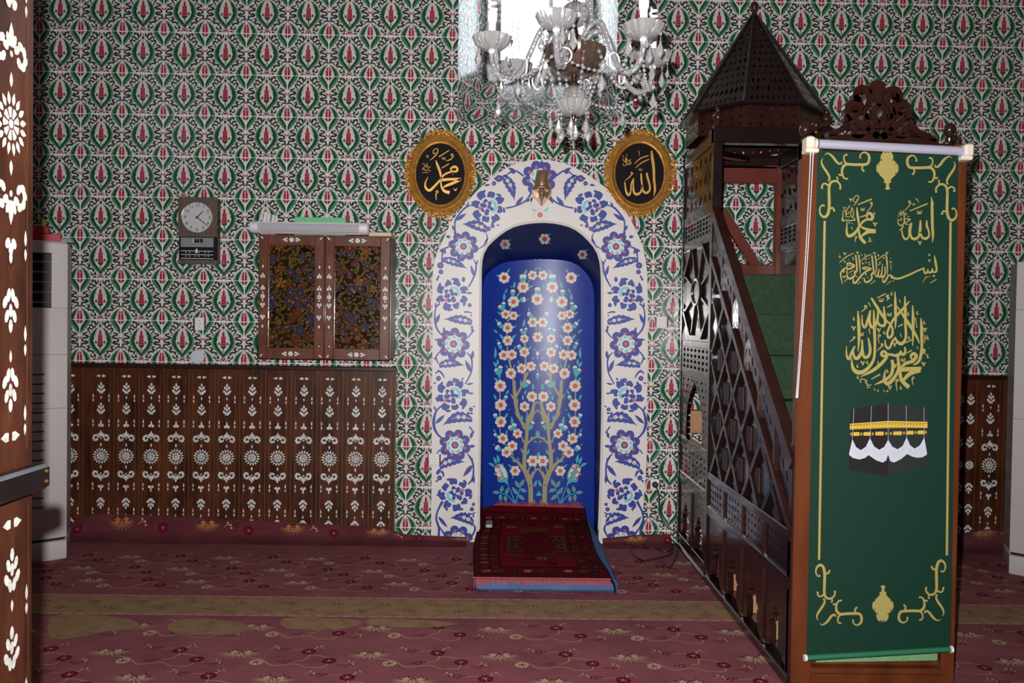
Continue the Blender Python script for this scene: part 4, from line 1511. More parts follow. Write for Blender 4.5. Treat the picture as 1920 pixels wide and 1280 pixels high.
LET_A = [([(690, 320), (700, 420), (720, 560), (725, 720), (738, 860), (722, 960)], [22, 40, 38, 32, 30, 6]), ([(622, 630), (632, 690), (660, 790), (665, 870), (620, 915), (575, 890), (555, 800), (545, 700), (542, 640)], [20, 30, 26, 26, 34, 28, 22, 26, 18]),
         ([(556, 800), (540, 900), (480, 935), (440, 900), (432, 800), (440, 700)], [14, 26, 36, 28, 20, 12]), ([(440, 700), (405, 790), (395, 900), (365, 945), (330, 890), (312, 760)], [12, 20, 18, 34, 26, 14]),
         ([(310, 742), (370, 700), (410, 655), (425, 640), (400, 625), (410, 650)], [6, 12, 16, 18, 18, 14]), ([(450, 505), (530, 430), (650, 388)], [8, 16, 14]), ([(463, 562), (550, 490), (655, 440)], [8, 15, 13]),
         ([(505, 315), (518, 355), (515, 395)], [6, 7, 4]), ([(512, 575), (518, 598), (530, 575), (535, 600), (550, 595), (552, 570)], 7), ([(280, 430), (310, 480), (330, 400), (330, 500), (360, 510)], [5, 9, 5, 9, 5]),
         ([(285, 500), (300, 530), (340, 510), (335, 420)], 8), ([(350, 440), (375, 490), (360, 520), (405, 495), (380, 460), (400, 440)], 8), ([(340, 360), (345, 400)], 5), ([(300, 380), (285, 400), (300, 420)], 5)]
oval_frame('gilt oval frame left of the niche arch, gold script on dark plum', 825.5, 326, 64, 79, LET_M, (755, 240, 7.53))
oval_frame('gilt oval frame right of the niche arch with tall upright gold letters', 1199.5, 325, 64, 78, LET_A, (1130, 240, 7.53))

# ------------------------------------------------------------------ brass head above the niche
BRASS = mat('old_brass', (150, 122, 98), .36, .5, noise=.25, nscale=60, bump=.15, bscale=150)
bo = thing('brass_head_ornament', 'small brass bearded head with a tall hat fixed at the top of the niche arch', 'wall ornament', on_y(1015, 350, -.02))
S_ = lambda x, y, Y=-.04: on_y(970 + x / 9.84, 300 + y / 9.84, Y)
a = Art(970, 300, 9.84)
a.poly([(285, 520), (265, 580), (290, 680), (360, 740), (452, 845), (545, 740), (615, 670), (635, 570), (600, 470), (450, 440), (310, 450)], 0, 0, 3)
m = MB()
a.slab(m, lambda u, v, d: (on_y(u, -v, -.03)[0], -d, on_y(u, -v, -.03)[2]), .022, .036)
for s, (p, q) in ((1, ((270, 690), (250, 785))), (1, ((600, 690), (655, 805)))):
    m.tube([S_(*p, -.03), S_((p[0] + q[0]) / 2, (p[1] + q[1]) / 2, -.034), S_(*q, -.03)], [.005, .006, .0015], 8)
m.tube([S_(440, 700, -.044), S_(448, 780, -.044), S_(452, 850, -.036)], [.005, .004, .001], 8)
m.build('shield', BRASS, bo)
m = MB()
for k in range(9):
    for s in (-1, 1):
        t = .12 + k * .13
        m.tube([S_(450 + s * 55, 610 + k * 8, -.042), S_(450 + s * (170 - k * 6), 560 + k * 18, -.040)], [.0016, .0022], 5)
m.build('rays', BRASS, bo)
m = MB()
fc = S_(452, 600, -.040)
m.ball(fc, .021, 18, 12, sq=(.95, .75, 1.45))
m.ball((fc[0], fc[1] - .0165, fc[2] - .002), .0052, 10, 8, sq=(.8, 1, 1.9))
for s in (-1, 1):
    m.ball((fc[0] + s * .0085, fc[1] - .0135, fc[2] + .0095), .0036, 8, 6, sq=(1.4, .6, .8))
    m.tube([(fc[0] + s * .002, fc[1] - .0168, fc[2] + .0145), (fc[0] + s * .0085, fc[1] - .0155, fc[2] + .0165), (fc[0] + s * .0155, fc[1] - .011, fc[2] + .0135)], .0017, 6)
    m.ball((fc[0] + s * .0205, fc[1], fc[2] + .004), .005, 8, 6, sq=(.6, .7, 1.3))
    m.tube([(fc[0], fc[1] - .0165, fc[2] - .0105), (fc[0] + s * .008, fc[1] - .015, fc[2] - .0125), (fc[0] + s * .013, fc[1] - .011, fc[2] - .017)], [.0022, .0026, .001], 6)
m.tube([(fc[0] - .008, fc[1] - .0125, fc[2] - .0165), (fc[0], fc[1] - .0155, fc[2] - .0178), (fc[0] + .008, fc[1] - .0125, fc[2] - .0165)], .0018, 6)
m.ball((fc[0], fc[1] - .006, fc[2] - .029), .0125, 12, 8, sq=(1.1, .8, 1.1))
m.build('face', BRASS, bo, smooth=True)
hc = S_(455, 340, -.062)
m = MB()
m.lathe([(.0001, -.046), (.042, -.046), (.043, -.040), (.0415, -.02), (.040, .0), (.036, .025), (.031, .042), (.029, .046), (.026, .0475), (.0001, .0475)], hc, 'Z', 28)
m.tube([(hc[0] + .050 * math.cos(t), hc[1] + .02 + .036 * math.sin(t), hc[2] - .050 - .008 * abs(math.cos(t))) for t in np.linspace(PI * 1.0, PI * 2.0, 14)], [.006] + [.0105] * 12 + [.006], 8)
for s in (-1, 1):
    m.ball((hc[0] + s * .046, hc[1] + .01, hc[2] - .016), .0085, 10, 8)
m.tube([(hc[0] - .024, hc[1] - .026, hc[2] + .042), (hc[0] + .004, hc[1] - .0385, hc[2] + .020), (hc[0] + .034, hc[1] - .025, hc[2] - .012)], .0018, 6)
m.tube([(hc[0] - .008, hc[1] - .036, hc[2] + .024), (hc[0] + .012, hc[1] - .033, hc[2] + .034), (hc[0] + .024, hc[1] - .024, hc[2] + .040)], .0014, 6)
m.build('hat', BRASS, bo, smooth=True)

# ------------------------------------------------------------------ wall clock
WALN = mat('clock_walnut', (92, 76, 66), .5, noise=.3, nscale=6, stretch=(26, 1, .6))
BLK = mat('clock_black', (14, 13, 14), .4)
STEEL = mat('clock_dial_steel', (206, 206, 208), .35, .25)
WHITE = mat('enamel_white', (225, 225, 225), .4)
YC = -.07
Kc = lambda x, y, Y=YC: on_y(320 + x / 9.143, 360 + y / 9.143, Y)
ck = thing('wall_clock', 'walnut wall clock with round steel dial and a black day counter below', 'clock', (Kc(455, 640)[0], 0, Kc(455, 640)[2]))
x0, x1, zt, zb = Kc(127, 85)[0], Kc(797, 85)[0], Kc(455, 86)[2], Kc(455, 1235)[2]
zm = Kc(455, 768)[2]
m = MB()
m.bevbox((x0 + .001, 0, zb + .003), (x1 - .001, YC + .012, zt - .003), .003)
m.build('case', BLK, ck)
m = MB()
m.bevbox((x0, YC + .013, zm), (x1, YC, zt), .002)
m.bevbox((x0, YC + .013, zb), (x1, YC, Kc(455, 1160)[2]), .002)
m.split('walnut_front', WALN, ck)
dc = Kc(460, 434)
dr = (Kc(725, 434)[0] - Kc(195, 434)[0]) / 2
m = MB()
m.lathe([(dr * .001, .0), (dr * .96, .0), (dr, .006), (dr, -.012)], (dc[0], YC - .003, dc[2]), 'Y', 56)
dial = m.build('dial', STEEL, ck)
m = MB()
m.tube([(dc[0] + dr * math.cos(t), YC - .007, dc[2] + dr * math.sin(t)) for t in np.linspace(0, 2 * PI, 49)[:-1]], .0035, 8, True)
m.build('bezel', mat('chrome_trim', (200, 200, 202), .2, .9), dial, smooth=True)


def text_mesh(name, s, size, loc, m, parent, depth=.0006, rot=(PI / 2, 0, 0)):
    cu = bpy.data.curves.new(name, 'FONT')
    cu.body, cu.size, cu.align_x, cu.align_y, cu.extrude = s, size, 'CENTER', 'CENTER', depth
    cu.resolution_u = 4
    o = bpy.data.objects.new(name, cu)
    dg = bpy.context.evaluated_depsgraph_get()
    C.objects.link(o)
    dg.update()
    me = bpy.data.meshes.new_from_object(o.evaluated_get(dg))
    C.objects.unlink(o)
    bpy.data.objects.remove(o)
    me.name = name
    ob = bpy.data.objects.new(name, me)
    C.objects.link(ob)
    me.materials.clear()
    me.materials.append(m)
    ob.rotation_euler = rot
    if parent:
        ob.parent = parent
        ob.location = Vector(loc) - base_of(parent)
    else:
        ob.location = loc
    return ob


for h in range(1, 13):
    t = PI / 2 - 2 * PI * h / 12
    text_mesh('numeral', str(h), dr * .30, (dc[0] + dr * .79 * math.cos(t), YC - .0035, dc[2] + dr * .79 * math.sin(t)), BLK, dial)


def hand(name, ang, ln, w):
    t = PI / 2 - ang
    d = Vector((math.cos(t), 0, math.sin(t)))
    n_2 = Vector((-d.z, 0, d.x))
    c_ = Vector((dc[0], YC - .006, dc[2]))
    q = [c_ - d * .012 - n_2 * w * .5, c_ + d * ln - n_2 * w * .35, c_ + d * ln + n_2 * w * .35, c_ - d * .012 + n_2 * w * .5]
    m = MB()
    m.hexa([p + Vector((0, .0006, 0)) for p in q] + [p - Vector((0, .0006, 0)) for p in q])
    m.build(name, BLK, dial)


hand('hour_hand', math.radians(43), dr * .55, .006)
hand('minute_hand', math.radians(129), dr * .86, .005)
m = MB()
m.box((Kc(165, 780)[0], YC + .012, Kc(165, 935)[2]), (Kc(725, 780)[0], YC + .007, Kc(165, 775)[2]))
pn = m.build('counter_panel', mat('clock_grey_panel', (140, 140, 146), .45, .3), ck)
m = MB()
m.box((Kc(378, 790)[0], YC + .008, Kc(0, 855)[2]), (Kc(392, 790)[0], YC + .005, Kc(0, 788)[2]), 1)
for p in (395, 440, 500):
    m.box((Kc(p, 790)[0], YC + .008, Kc(0, 855)[2]), (Kc(p + 44, 790)[0], YC + .005, Kc(0, 790)[2]), 0)
m.build('day_window', [BLK, WHITE], pn)
text_mesh('day_digits', '1 T', .011, (Kc(440, 820)[0], YC + .0045, Kc(440, 820)[2]), WHITE, pn)
m = MB()
for y in (1000, 1064, 1130):
    m.box((Kc(168, y)[0], YC + .010, Kc(0, y + 4)[2]), (Kc(722, y)[0], YC + .007, Kc(0, y - 4)[2]))
for y in (1032, 1096):
    for x in (252, 312, 415, 475, 580, 640):
        p = Kc(x, y)
        for s in (-1, 1):
            m.box((p[0] - .0022, YC + .010, p[2] + s * .0022 - .0006), (p[0] + .0022, YC + .0065, p[2] + s * .0022 + .0006))
            m.box((p[0] + s * .0022 - .0006, YC + .010, p[2] - .0022), (p[0] + s * .0022 + .0006, YC + .0065, p[2] + .0022))
m.box((Kc(425, 965)[0], YC + .010, Kc(0, 1035)[2]), (Kc(452, 965)[0], YC + .004, Kc(0, 965)[2]))
m.build('chime_scale', WHITE, ck)

# ------------------------------------------------------------------ inlaid wood
WOOD = mat('inlaid_walnut', (72, 37, 21), .36, noise=.6, nscale=4, stretch=(3, 3, .8), coat=.05, spec=.35)
WOODD = mat('groove_brown', (60, 34, 24), .5, noise=.2)
RIB = mat('groove_lath', (98, 66, 46), .45, noise=.2, nscale=20)
PEARL = mat('mother_of_pearl', (205, 206, 204), .25, noise=.35, nscale=60, spec=.7)
WIRE = mat('brass_wire_inlay', (128, 82, 40), .45, .3)
INLAY = [PEARL, WIRE, WOODD]


def drop(a, x, y0, y1, w=9):
    a.leaf((x, y0), (x, y1), w, 0, 2)


def petal(a, c, ang, r0, r1, w, m=0, l=2):
    d = (math.cos(ang), math.sin(ang))
    a.leaf((c[0] + d[0] * r0, c[1] + d[1] * r0), (c[0] + d[0] * r1, c[1] + d[1] * r1), w, m, l)


def cone(a, x, y, s=1):
    """cluster of pearl petals, tip towards -s (up for s=1)"""
    for dx, dy, w, h in ((0, -34, 11, 18), (-11, -20, 11, 18), (11, -20, 11, 18), (0, -12, 10, 18), (-16, 0, 12, 18), (16, 0, 12, 18), (-6, 10, 11, 19), (6, 10, 11, 19)):
        a.disc((x + dx, y + s * dy), w * .54, 0, 2, 8, ry=h * .56, rot=s * dx * .035)


def plank_inlay(a):
    """sheet centred on the sunburst; 1 unit = 1/918 m"""
    a.disc((0, 0), 7, 0, 2, 8)
    for k in range(9):
        t = 2 * PI * (k + .5) / 9
        a.poly([(9 * math.cos(t - .25), 9 * math.sin(t - .25)), (23 * math.cos(t - .27), 23 * math.sin(t - .27)), (24.5 * math.cos(t), 24.5 * math.sin(t)), (23 * math.cos(t + .27), 23 * math.sin(t + .27)),
                (9 * math.cos(t + .25), 9 * math.sin(t + .25))], 0, 2)
    for k in range(16):
        petal(a, (0, 0), 2 * PI * k / 16 + PI / 16, 27, 46, 10)
    for s, dn in ((1, 0), (-1, 1)):
        Y = lambda v: s * v
        drop(a, 0, Y(-52), Y(-74), 10)
        # fleur: upright bud with two curling arms
        yb = -96
        a.leaf((0, Y(yb - 12)), (0, Y(yb - 48)), 16, 0, 2)
        for d in (-1, 1):
            a.disc((d * 9, Y(yb - 22)), 6, 0, 2, 7, ry=11, rot=d * s * .45)
            for q, (dx, dy) in enumerate(((16, -12), (27, -20), (38, -14), (41, -1), (34, 8), (23, 5))):
                a.disc((d * dx, Y(yb + dy)), 6.5, 0, 2, 7, ry=9, rot=d * s * (1.1 + q * .9))
        a.disc((0, Y(yb - 3)), 5, 0, 2, 7)
        for d in (-1, 0, 1):
            a.disc((d * 9, Y(-178 + abs(d) * 8)), 7, 0, 2, 7, ry=9, rot=d * s * .7)
        a.disc((0, Y(-190)), 5, 0, 2, 7, ry=9)
        cone(a, 0, Y(-254), s)
        if not dn:
            drop(a, 0, -336, -318, 8)
            cone(a, 0, -368, 1)
            ys = (-322, -182)
        else:
            drop(a, 0, 340, 322, 8)
            cone(a, 0, 368, -1)
            ys = (173, 313, 430)
        for y in ys:
            for d in (-44, 44):
                drop(a, d, y - 2, y - 26, 8)
                drop(a, d, y + 2, y + 20, 8)
        for d in (-1, 1):                      # pair of tapering diamonds near the end
            yy = Y(-447)
            a.poly([(d * 5, yy - 6), (d * 14, yy - 7), (d * 28, yy), (d * 14, yy + 7), (d * 5, yy + 6)], 0, 2)
        for y in (-420, -212, -295):
            a.stroke([(-7, Y(y + 10)), (0, Y(y - 10)), (7, Y(y + 10))], 1.6, 1, 1, 1)
        a.stroke([(0, Y(-128)), (-18, Y(-112)), (-44, Y(-90)), (-42, Y(-50)), (-54, 0)], 1.6, 1, 1, 3)
        a.stroke([(0, Y(-128)), (18, Y(-112)), (44, Y(-90)), (42, Y(-50)), (54, 0)], 1.6, 1, 1, 3)
    a.stroke([(-50, 470), (-50, -465), (50, -465), (50, 470)], 1.8, 1, 1, 1)


PL = Art(0, 0, 918)
plank_inlay(PL)


def wainscot(label, bounds, ztop, zbot, zc, loc, strip_at=None):
    w = thing('wainscot', label, 'wall panelling', loc)
    yf = -.026
    for x0, x1 in zip(bounds, bounds[1:]):
        m = MB()
        m.bevbox((x0 + .0035, 0, zbot), (x1 - .0035, yf, ztop - .012), .002)
        p = m.build('plank', WOOD, w)
        narrow = (x1 - x0) < .13
        if narrow:
            a = Art(0, 0, 918)
            for y in (-360, -250, -120, 120, 240, 360):
                cone(a, 0, y, 1 if y < 0 else -1)
            a.disc((0, 0), 8, 0, 2, 8)
            for k in range(12):
                petal(a, (0, 0), 2 * PI * k / 12, 10, 27, 10)
        else:
            a = PL
        xc = .5 * (x0 + x1)
        if (x1 - x0) > .18:
            xc = x1 - .078
        a.build('pearl_inlay', INLAY, lambda u, v, d: (xc + u, yf - d, max(zbot + .004, zc + v)), p, step=.00025)
    m = MB()
    for x in bounds:
        m.bevbox((x - .004, -.002, zbot), (x + .004, yf + .006, ztop - .012), .001)
    m.split('lath', RIB, w)
    m = MB()
    m.bevbox((bounds[0] - .01, 0, ztop - .014), (bounds[-1] + .006, -.045, ztop + .012), .004)
    m.build('cap_rail', mat('dark_cap_rail', (44, 22, 18), .35, noise=.2), w)
    return w


B_ = [on_y(120 + z / 3, 830, -.026)[0] for z in (105, 280, 420, 560, 700, 845, 985, 1130, 1275, 1420, 1565, 1715, 1860)]
pw = B_[2] - B_[1]
B_ = [B_[0] - pw * 3 - .02, B_[0] - 2 * pw, B_[0] - pw] + B_
zc0 = on_y(716.7, 861, -.026)[2]
zt0 = .5 * (on_y(300, 686, -.035)[2] + on_y(700, 691, -.035)[2])
wainscot('brown panelling of pearl inlaid planks along the wall left of the niche', B_, zt0, .01, zc0, (-1.6, 0, 0))
br_ = [on_y(p, 860, -.026)[0] for p in (1740, 1790, 1806, 1829, 1881, 1931, 1981)]
wainscot('short stretch of pearl inlaid panelling at the right behind the pulpit', br_, on_y(1850, 707, -.035)[2], .01, on_y(1854, 872, -.026)[2], (br_[3], 0, 0))

# ------------------------------------------------------------------ wall cabinet with painted glass doors
CW = mat('cabinet_wood', (98, 54, 40), .35, noise=.35, nscale=6, stretch=(2, 2, 1), coat=.3)
YF = -.25
Q = lambda x, y, Y=YF: on_y(300 + x / 3.369, 340 + y / 3.369, Y)
cx0, cx1 = Q(622, 720)[0], Q(1455, 720)[0]
cz0, cz1 = .5 * (Q(615, 1118)[2] + Q(1450, 1132)[2]), .5 * (Q(627, 328)[2] + Q(1452, 352)[2])
cmid = Q(1040, 720)[0]
cab = thing('wall_cabinet', 'brown wall cabinet with two flower painted glass doors', 'cabinet', (.5 * (cx0 + cx1), 0, cz0))
m = MB()
m.bevbox((cx0 + .004, 0, cz0 + .004), (cx1 - .002, YF + .022, cz1 - .002), .003)
m.build('body', mat('cabinet_side', (60, 44, 40), .45, noise=.2), cab)
GLASSF = [mat('painted_glass_ground', (44, 25, 13), .14, noise=.7, nscale=9, spec=.6), mat('glass_gold_outline', (116, 90, 36), .3), mat('glass_blue', (22, 32, 88), .2), mat('glass_leaf', (48, 62, 24), .2), mat('glass_brown_red', (88, 26, 20), .2),
          mat('glass_amber', (124, 70, 20), .2, noise=.4, nscale=20), mat('glass_violet', (44, 28, 70), .2)]


def glass_art(x0, x1, z0, z1, seed, tinted):
    a = Art(0, 0, 1)
    r = random.Random(seed)
    P = lambda x, z: (x, -z)
    pts = []
    tries = 0
    while len(pts) < 190 and tries < 12000:
        tries += 1
        x, z, R_ = r.uniform(x0, x1), r.uniform(z0, z1), r.choice((.032, .028, .024, .018, .015, .012))
        if all((x - q[0]) ** 2 + (z - q[1]) ** 2 > (.74 * (R_ + q[2])) ** 2 for q in pts):
            pts.append((x, z, R_))
    cl = lambda p: (min(max(p[0], x0), x1), min(max(p[1], -z1), -z0))

    def put(poly, m_, l):
        a.poly([cl(p) for p in poly], m_, l)
    for i, (x, z, R_) in enumerate(pts):
        kind = r.random()
        if R_ < .016 or kind < .22:                       # leaves
            for s in (0, 1):
                t = r.uniform(0, 2 * PI)
                for sc, m_, l in ((1.0, 1, 2), (.76, 3, 3)):
                    b = (x - .0 * R_, -z)
                    q = [(b[0] + R_ * 1.15 * (u * math.cos(t)) - R_ * .42 * sc * w * math.sin(t), b[1] + R_ * 1.15 * u * math.sin(t) + R_ * .42 * sc * w * math.cos(t)) for u, w in
                         ((1 - sc, 0), (.3, .8), (.6, .9), (sc * 1.05, 0), (.6, -.9), (.3, -.8))]
                    put(q, m_, l)
            continue
        n = 5 if kind < .55 else 6 if kind < .7 else 9
        col = r.choice((2, 2, 2, 4, 4, 6, 5))
        for k in range(n):
            t = 2 * PI * k / n + i
            w = PI / n * .92
            for sc, m_, l in ((1.0, 1, 2), (.86, col, 3)):
                put([(x + R_ * q * sc ** .4 * math.cos(t + w * e * sc), -z + R_ * q * sc ** .4 * math.sin(t + w * e * sc)) for q, e in
                     ((.22, 0), (.62, -.9), (.92, -.62), (1.02, 0), (.92, .62), (.62, .9))], m_, l)
        for rr_, m_, l in ((.30, 1, 4), (.22, r.choice((4, 5, 2)), 5)):
            put([(x + R_ * rr_ * math.cos(u), -z + R_ * rr_ * math.sin(u)) for u in np.linspace(0, 2 * PI, 9)[:-1]], m_, l)
    return a


for k, (x0, x1, hs) in enumerate(((cx0, cmid - .002, 1), (cmid + .002, cx1, -1))):
    s = .066
    gz0, gz1 = cz0 + .062, cz1 - .058
    gx0, gx1 = x0 + (.052 if k == 0 else .050), x1 - (.056 if k == 0 else .058)
    m = MB()
    dep = (YF + .022, YF)
    m.bevbox((x0, dep[0], cz0), (gx0 + .004, dep[1] - .006, cz1), .006)
    m.bevbox((gx1 - .004, dep[0], cz0), (x1, dep[1] - .006, cz1), .006)
    m.bevbox((gx0, dep[0], cz0), (gx1, dep[1], gz0 + .004), .003)
    m.bevbox((gx0, dep[0], gz1 - .004), (gx1, dep[1], cz1), .003)
    d = m.build('door', CW, cab)
    m = MB()
    m.box((gx0, YF + .020, gz0), (gx1, YF + .012, gz1))
    gl = m.build('glass_panel', GLASSF, d)
    glass_art(gx0 + .003, gx1 - .003, gz0 + .003, gz1 - .003, 20 + k, k == 0).build('painted_flowers', GLASSF, lambda u, v, dd: (u, YF + .0118 - dd, v), d, step=.0002)
    a = Art(0, 0, 1)
    for xx in (.5 * (x0 + gx0), .5 * (gx1 + x1)):
        a.frame(xx, -.5 * (gz0 + gz1) + .0, 1450)
        for s_ in (-1, 1):
            for q, y in ((0, 0),):
                for t in range(5):
                    a.disc((12 * math.cos(2 * PI * t / 5), 12 * math.sin(2 * PI * t / 5)), 9, 0, 2, 7)
            drop(a, 0, s_ * 24, s_ * 42, 14)
            for e in (-1, 1):
                a.disc((e * 11, s_ * 66), 10, 0, 2, 7, ry=14)
                a.disc((e * 11, s_ * 168), 10, 0, 2, 7, ry=14)
            a.disc((0, s_ * 84), 8, 0, 2, 7, ry=13)
            a.disc((0, s_ * 186), 8, 0, 2, 7, ry=13)
            drop(a, 0, s_ * 238, s_ * 268, 16)
            a.stroke([(0, s_ * 280), (0, s_ * 330)], 3, 1, 1, 1)
            a.stroke([(-10, s_ * 305), (0, s_ * 290), (10, s_ * 305)], 3, 1, 1, 1)
            a.stroke([(0, s_ * 110), (0, s_ * 150)], 3, 1, 1, 1)
    lay1 = a
    lay1.build('pearl_inlay', INLAY, lambda u, v, dd: (u, YF - .0064 - dd, v), d, step=.0002)
    a = Art(0, 0, 1)
    for zz in (.5 * (cz0 + gz0), .5 * (gz1 + cz1)):
        a.frame(.5 * (gx0 + gx1), -zz, 1450)
        for t in range(6):
            a.disc((13 * math.cos(2 * PI * t / 6), 13 * math.sin(2 * PI * t / 6)), 9, 0, 2, 7)
        a.disc((0, 0), 6, 0, 2, 6)
        for e in (-1, 1):
            for dx, dy in ((44, -10), (44, 10), (62, 0)):
                a.disc((e * dx, dy), 13, 0, 2, 7, ry=8)
            a.stroke([(e * 80, 0), (e * 120, 0)], 3, 1, 1, 1)
    for sx, xx in ((1, x0 + .016), (-1, x1 - .016)):
        for sz, zz in ((1, cz0 + .016), (-1, cz1 - .016)):
            a.frame(0, 0, 1)
            a.leaf((xx + sx * .012, -(zz + sz * .012)), (xx - sx * .006, -(zz - sz * .006)), .009, 0, 2)
    a.build('pearl_inlay', INLAY, lambda u, v, dd: (u, YF - (.0064 if abs(u - .5 * (x0 + x1)) > .5 * (gx1 - gx0) + .002 else .0004) - dd, v), d, step=.0002)
    kx = (x1 - .028) if k == 0 else (x0 + .028)
    m = MB()
    kz = Q(1000, 1042)[2]
    m.lathe([(.0001, .0), (.005, .0), (.004, .006), (.009, .010), (.010, .014), (.007, .018), (.0001, .019)], (kx, YF - .006, kz), 'Y', 14)
    m.build('knob', mat('brass_polished', (190, 150, 70), .25, .9), d, smooth=True)

# things on and under the cabinet
CREAM = mat('cream_board', (214, 190, 158), .7, noise=.06)
m = MB()
m.bevbox((Q(1315, 330)[0], YF + .01, cz1), (Q(1462, 330)[0] - .002, -.02, cz1 + .023), .003)
tag(m.build('cream_board', CREAM, origin=(Q(1390, 320)[0], -.1, cz1)), 'thick cream board lying flat on the right end of the wall cabinet', 'board')
LW = mat('lamp_body_white', (220, 216, 222), .4)
ly = YF - .045
L_ = lambda x, y: on_y(300 + x / 3.369, 340 + y / 3.369, ly)
lx0, lx1, lz = L_(567, 290)[0], L_(1320, 290)[0], .5 * (L_(600, 292)[2] + L_(1290, 292)[2])
lamp = thing('tube_lamp', 'white fluorescent tube lamp mounted along the top front of the wall cabinet', 'lamp', (.5 * (lx0 + lx1), ly, lz - .03))
m = MB()
m.bevbox((lx0 + .02, ly + .043, lz - .034), (lx1 - .02, ly + .018, lz + .034), .006)
m.build('back_channel', LW, lamp)
m = MB()
hb = .034
ring = lambda x, k_=1.0: [(x, ly + .02 + .03 * k_ * math.cos(t) * -1 if math.cos(t) > 0 else ly + .02, lz + hb * k_ * math.sin(t)) for t in np.linspace(-PI / 2, PI * 1.5, 20)[:-1]]


def dsec(x, k_):
    out = []
    for t in np.linspace(-PI / 2, PI / 2, 12):
        out.append((x, ly + .02 - .052 * k_ * math.cos(t) ** .8, lz + hb * k_ * math.sin(t)))
    return out + [(x, ly + .024, lz + hb * k_), (x, ly + .024, lz - hb * k_)]


m.rings([dsec(lx0 + .05, .93), dsec(lx1 - .05, .93)])
cover = m.build('ribbed_cover', mat('lamp_clear_cover', (196, 194, 202), .25, trans=.5, ior=1.3), lamp, smooth=True)
m = MB()
for k in range(7):
    t = -PI / 2 + PI * (k + 1) / 8
    m.tube([(lx0 + .05, ly + .02 - .050 * math.cos(t) ** .8, lz + hb * .93 * math.sin(t)), (lx1 - .05, ly + .02 - .050 * math.cos(t) ** .8, lz + hb * .93 * math.sin(t))], .0016, 5)
m.split('rib', LW, cover)
for x0, x1, nm in ((lx0, lx0 + .052, 'end_cap'), (lx1 - .052, lx1, 'end_cap')):
    m = MB()
    s = 1 if x0 == lx0 else -1
    xs = [x0, x0 + .004, x0 + .016, x1] if s == 1 else [x0, x1 - .016, x1 - .004, x1]
    ks = [.72, .9, 1.0, 1.0] if s == 1 else [1.0, 1.0, .9, .72]
    m.rings([dsec(x, k_ * 1.06) for x, k_ in zip(xs, ks)])
    m.build(nm, LW, lamp, smooth=True)
GREENP = mat('green_cardboard', (104, 190, 134), .6, noise=.04)
for (xa_, xb_, za_, dz, lab) in ((870, 937, 252, .030, 'short pale green booklet at the left end on top of the wall cabinet'), (934, 1190, 248, .026, 'long pale green booklet lying behind the tube lamp on the cabinet')):
    p0, p1 = on_y(300 + xa_ / 3.369, 340 + za_ / 3.369, -.12), on_y(300 + xb_ / 3.369, 340 + za_ / 3.369, -.12)
    m = MB()
    zt_ = on_y(300 + xa_ / 3.369, 340 + 228 / 3.369, -.16)[2]
    m.bevbox((p0[0], -.20, cz1 + .0005), (p1[0] - .001, -.06, zt_ if xa_ < 900 else zt_ - .003), .002)
    b = m.build('booklet', GREENP, origin=(.5 * (p0[0] + p1[0]), -.12, cz1))
    tag(b, lab, 'booklet', 'green booklets on the cabinet')
    m = MB()
    m.box((p0[0] + .004, -.19, cz1 + .004), (p1[0] - .004, -.0585, (zt_ if xa_ < 900 else zt_ - .003) - .004))
    m.build('pages', mat('paper_white', (222, 220, 214), .8), b)
PAPER = [mat('paper_white', (222, 220, 214), .8), mat('paper_print', (120, 122, 132), .8), mat('paper_lilac', (188, 184, 204), .8)]
m = MB()
pq = lambda x, y, Y: on_y(300 + x / 3.369, 340 + y / 3.369, Y)
a0 = pq(637, 250, -.16)
for k in range(7):                          # loosely folded leaflets standing in a bundle
    dx = .004 * k
    P0, P1 = pq(640 + k * 4, 250, -.19), pq(665 + k * 8, 195 + k * 3, -.19)
    zb_ = cz1 + .001
    m.hexa([(P0[0] + dx, -.20 + .012 * k, zb_), (P0[0] + dx + .018, -.20 + .012 * k, zb_), (P0[0] + dx + .018, -.197 + .012 * k, zb_), (P0[0] + dx, -.197 + .012 * k, zb_),
            (P1[0], -.20 + .012 * k, P1[2]), (P1[0] + .012, -.20 + .012 * k, P1[2] + .004), (P1[0] + .012, -.197 + .012 * k, P1[2] + .004), (P1[0], -.197 + .012 * k, P1[2])], (0, 2, 0, 1, 0, 2, 0)[k])
tag(m.build('leaflet_bundle', PAPER, origin=(a0[0], -.16, cz1)), 'curled white leaflets bundled at the left end of the cabinet top', 'leaflets')

# cord with a black plug hanging below the cabinet
m = MB()
pc = [on_y(484.5, 640, -.13), on_y(484.5, 676, -.13), on_y(484.5, 695, -.13)]
cd = thing('hanging_cord', 'thin black cord ending in a plug below the left corner of the cabinet', 'cord', pc[2])
m.tube([(p[0], YF + .1, p[2]) for p in pc], .0022, 6)
m.build('wire', DARK, cd)
m = MB()
e_ = (pc[2][0], YF + .1, pc[2][2])
m.lathe([(.0001, .01), (.004, .01), (.006, -.004), (.011, -.016), (.011, -.036), (.0001, -.037)], e_, 'Z', 12)
m.build('plug', DARK, cd, smooth=True)

# ------------------------------------------------------------------ sockets, switch, detector
SOC = mat('socket_white', (226, 224, 222), .4)
SOCB = mat('socket_wood_cheek', (84, 40, 30), .45, noise=.2)


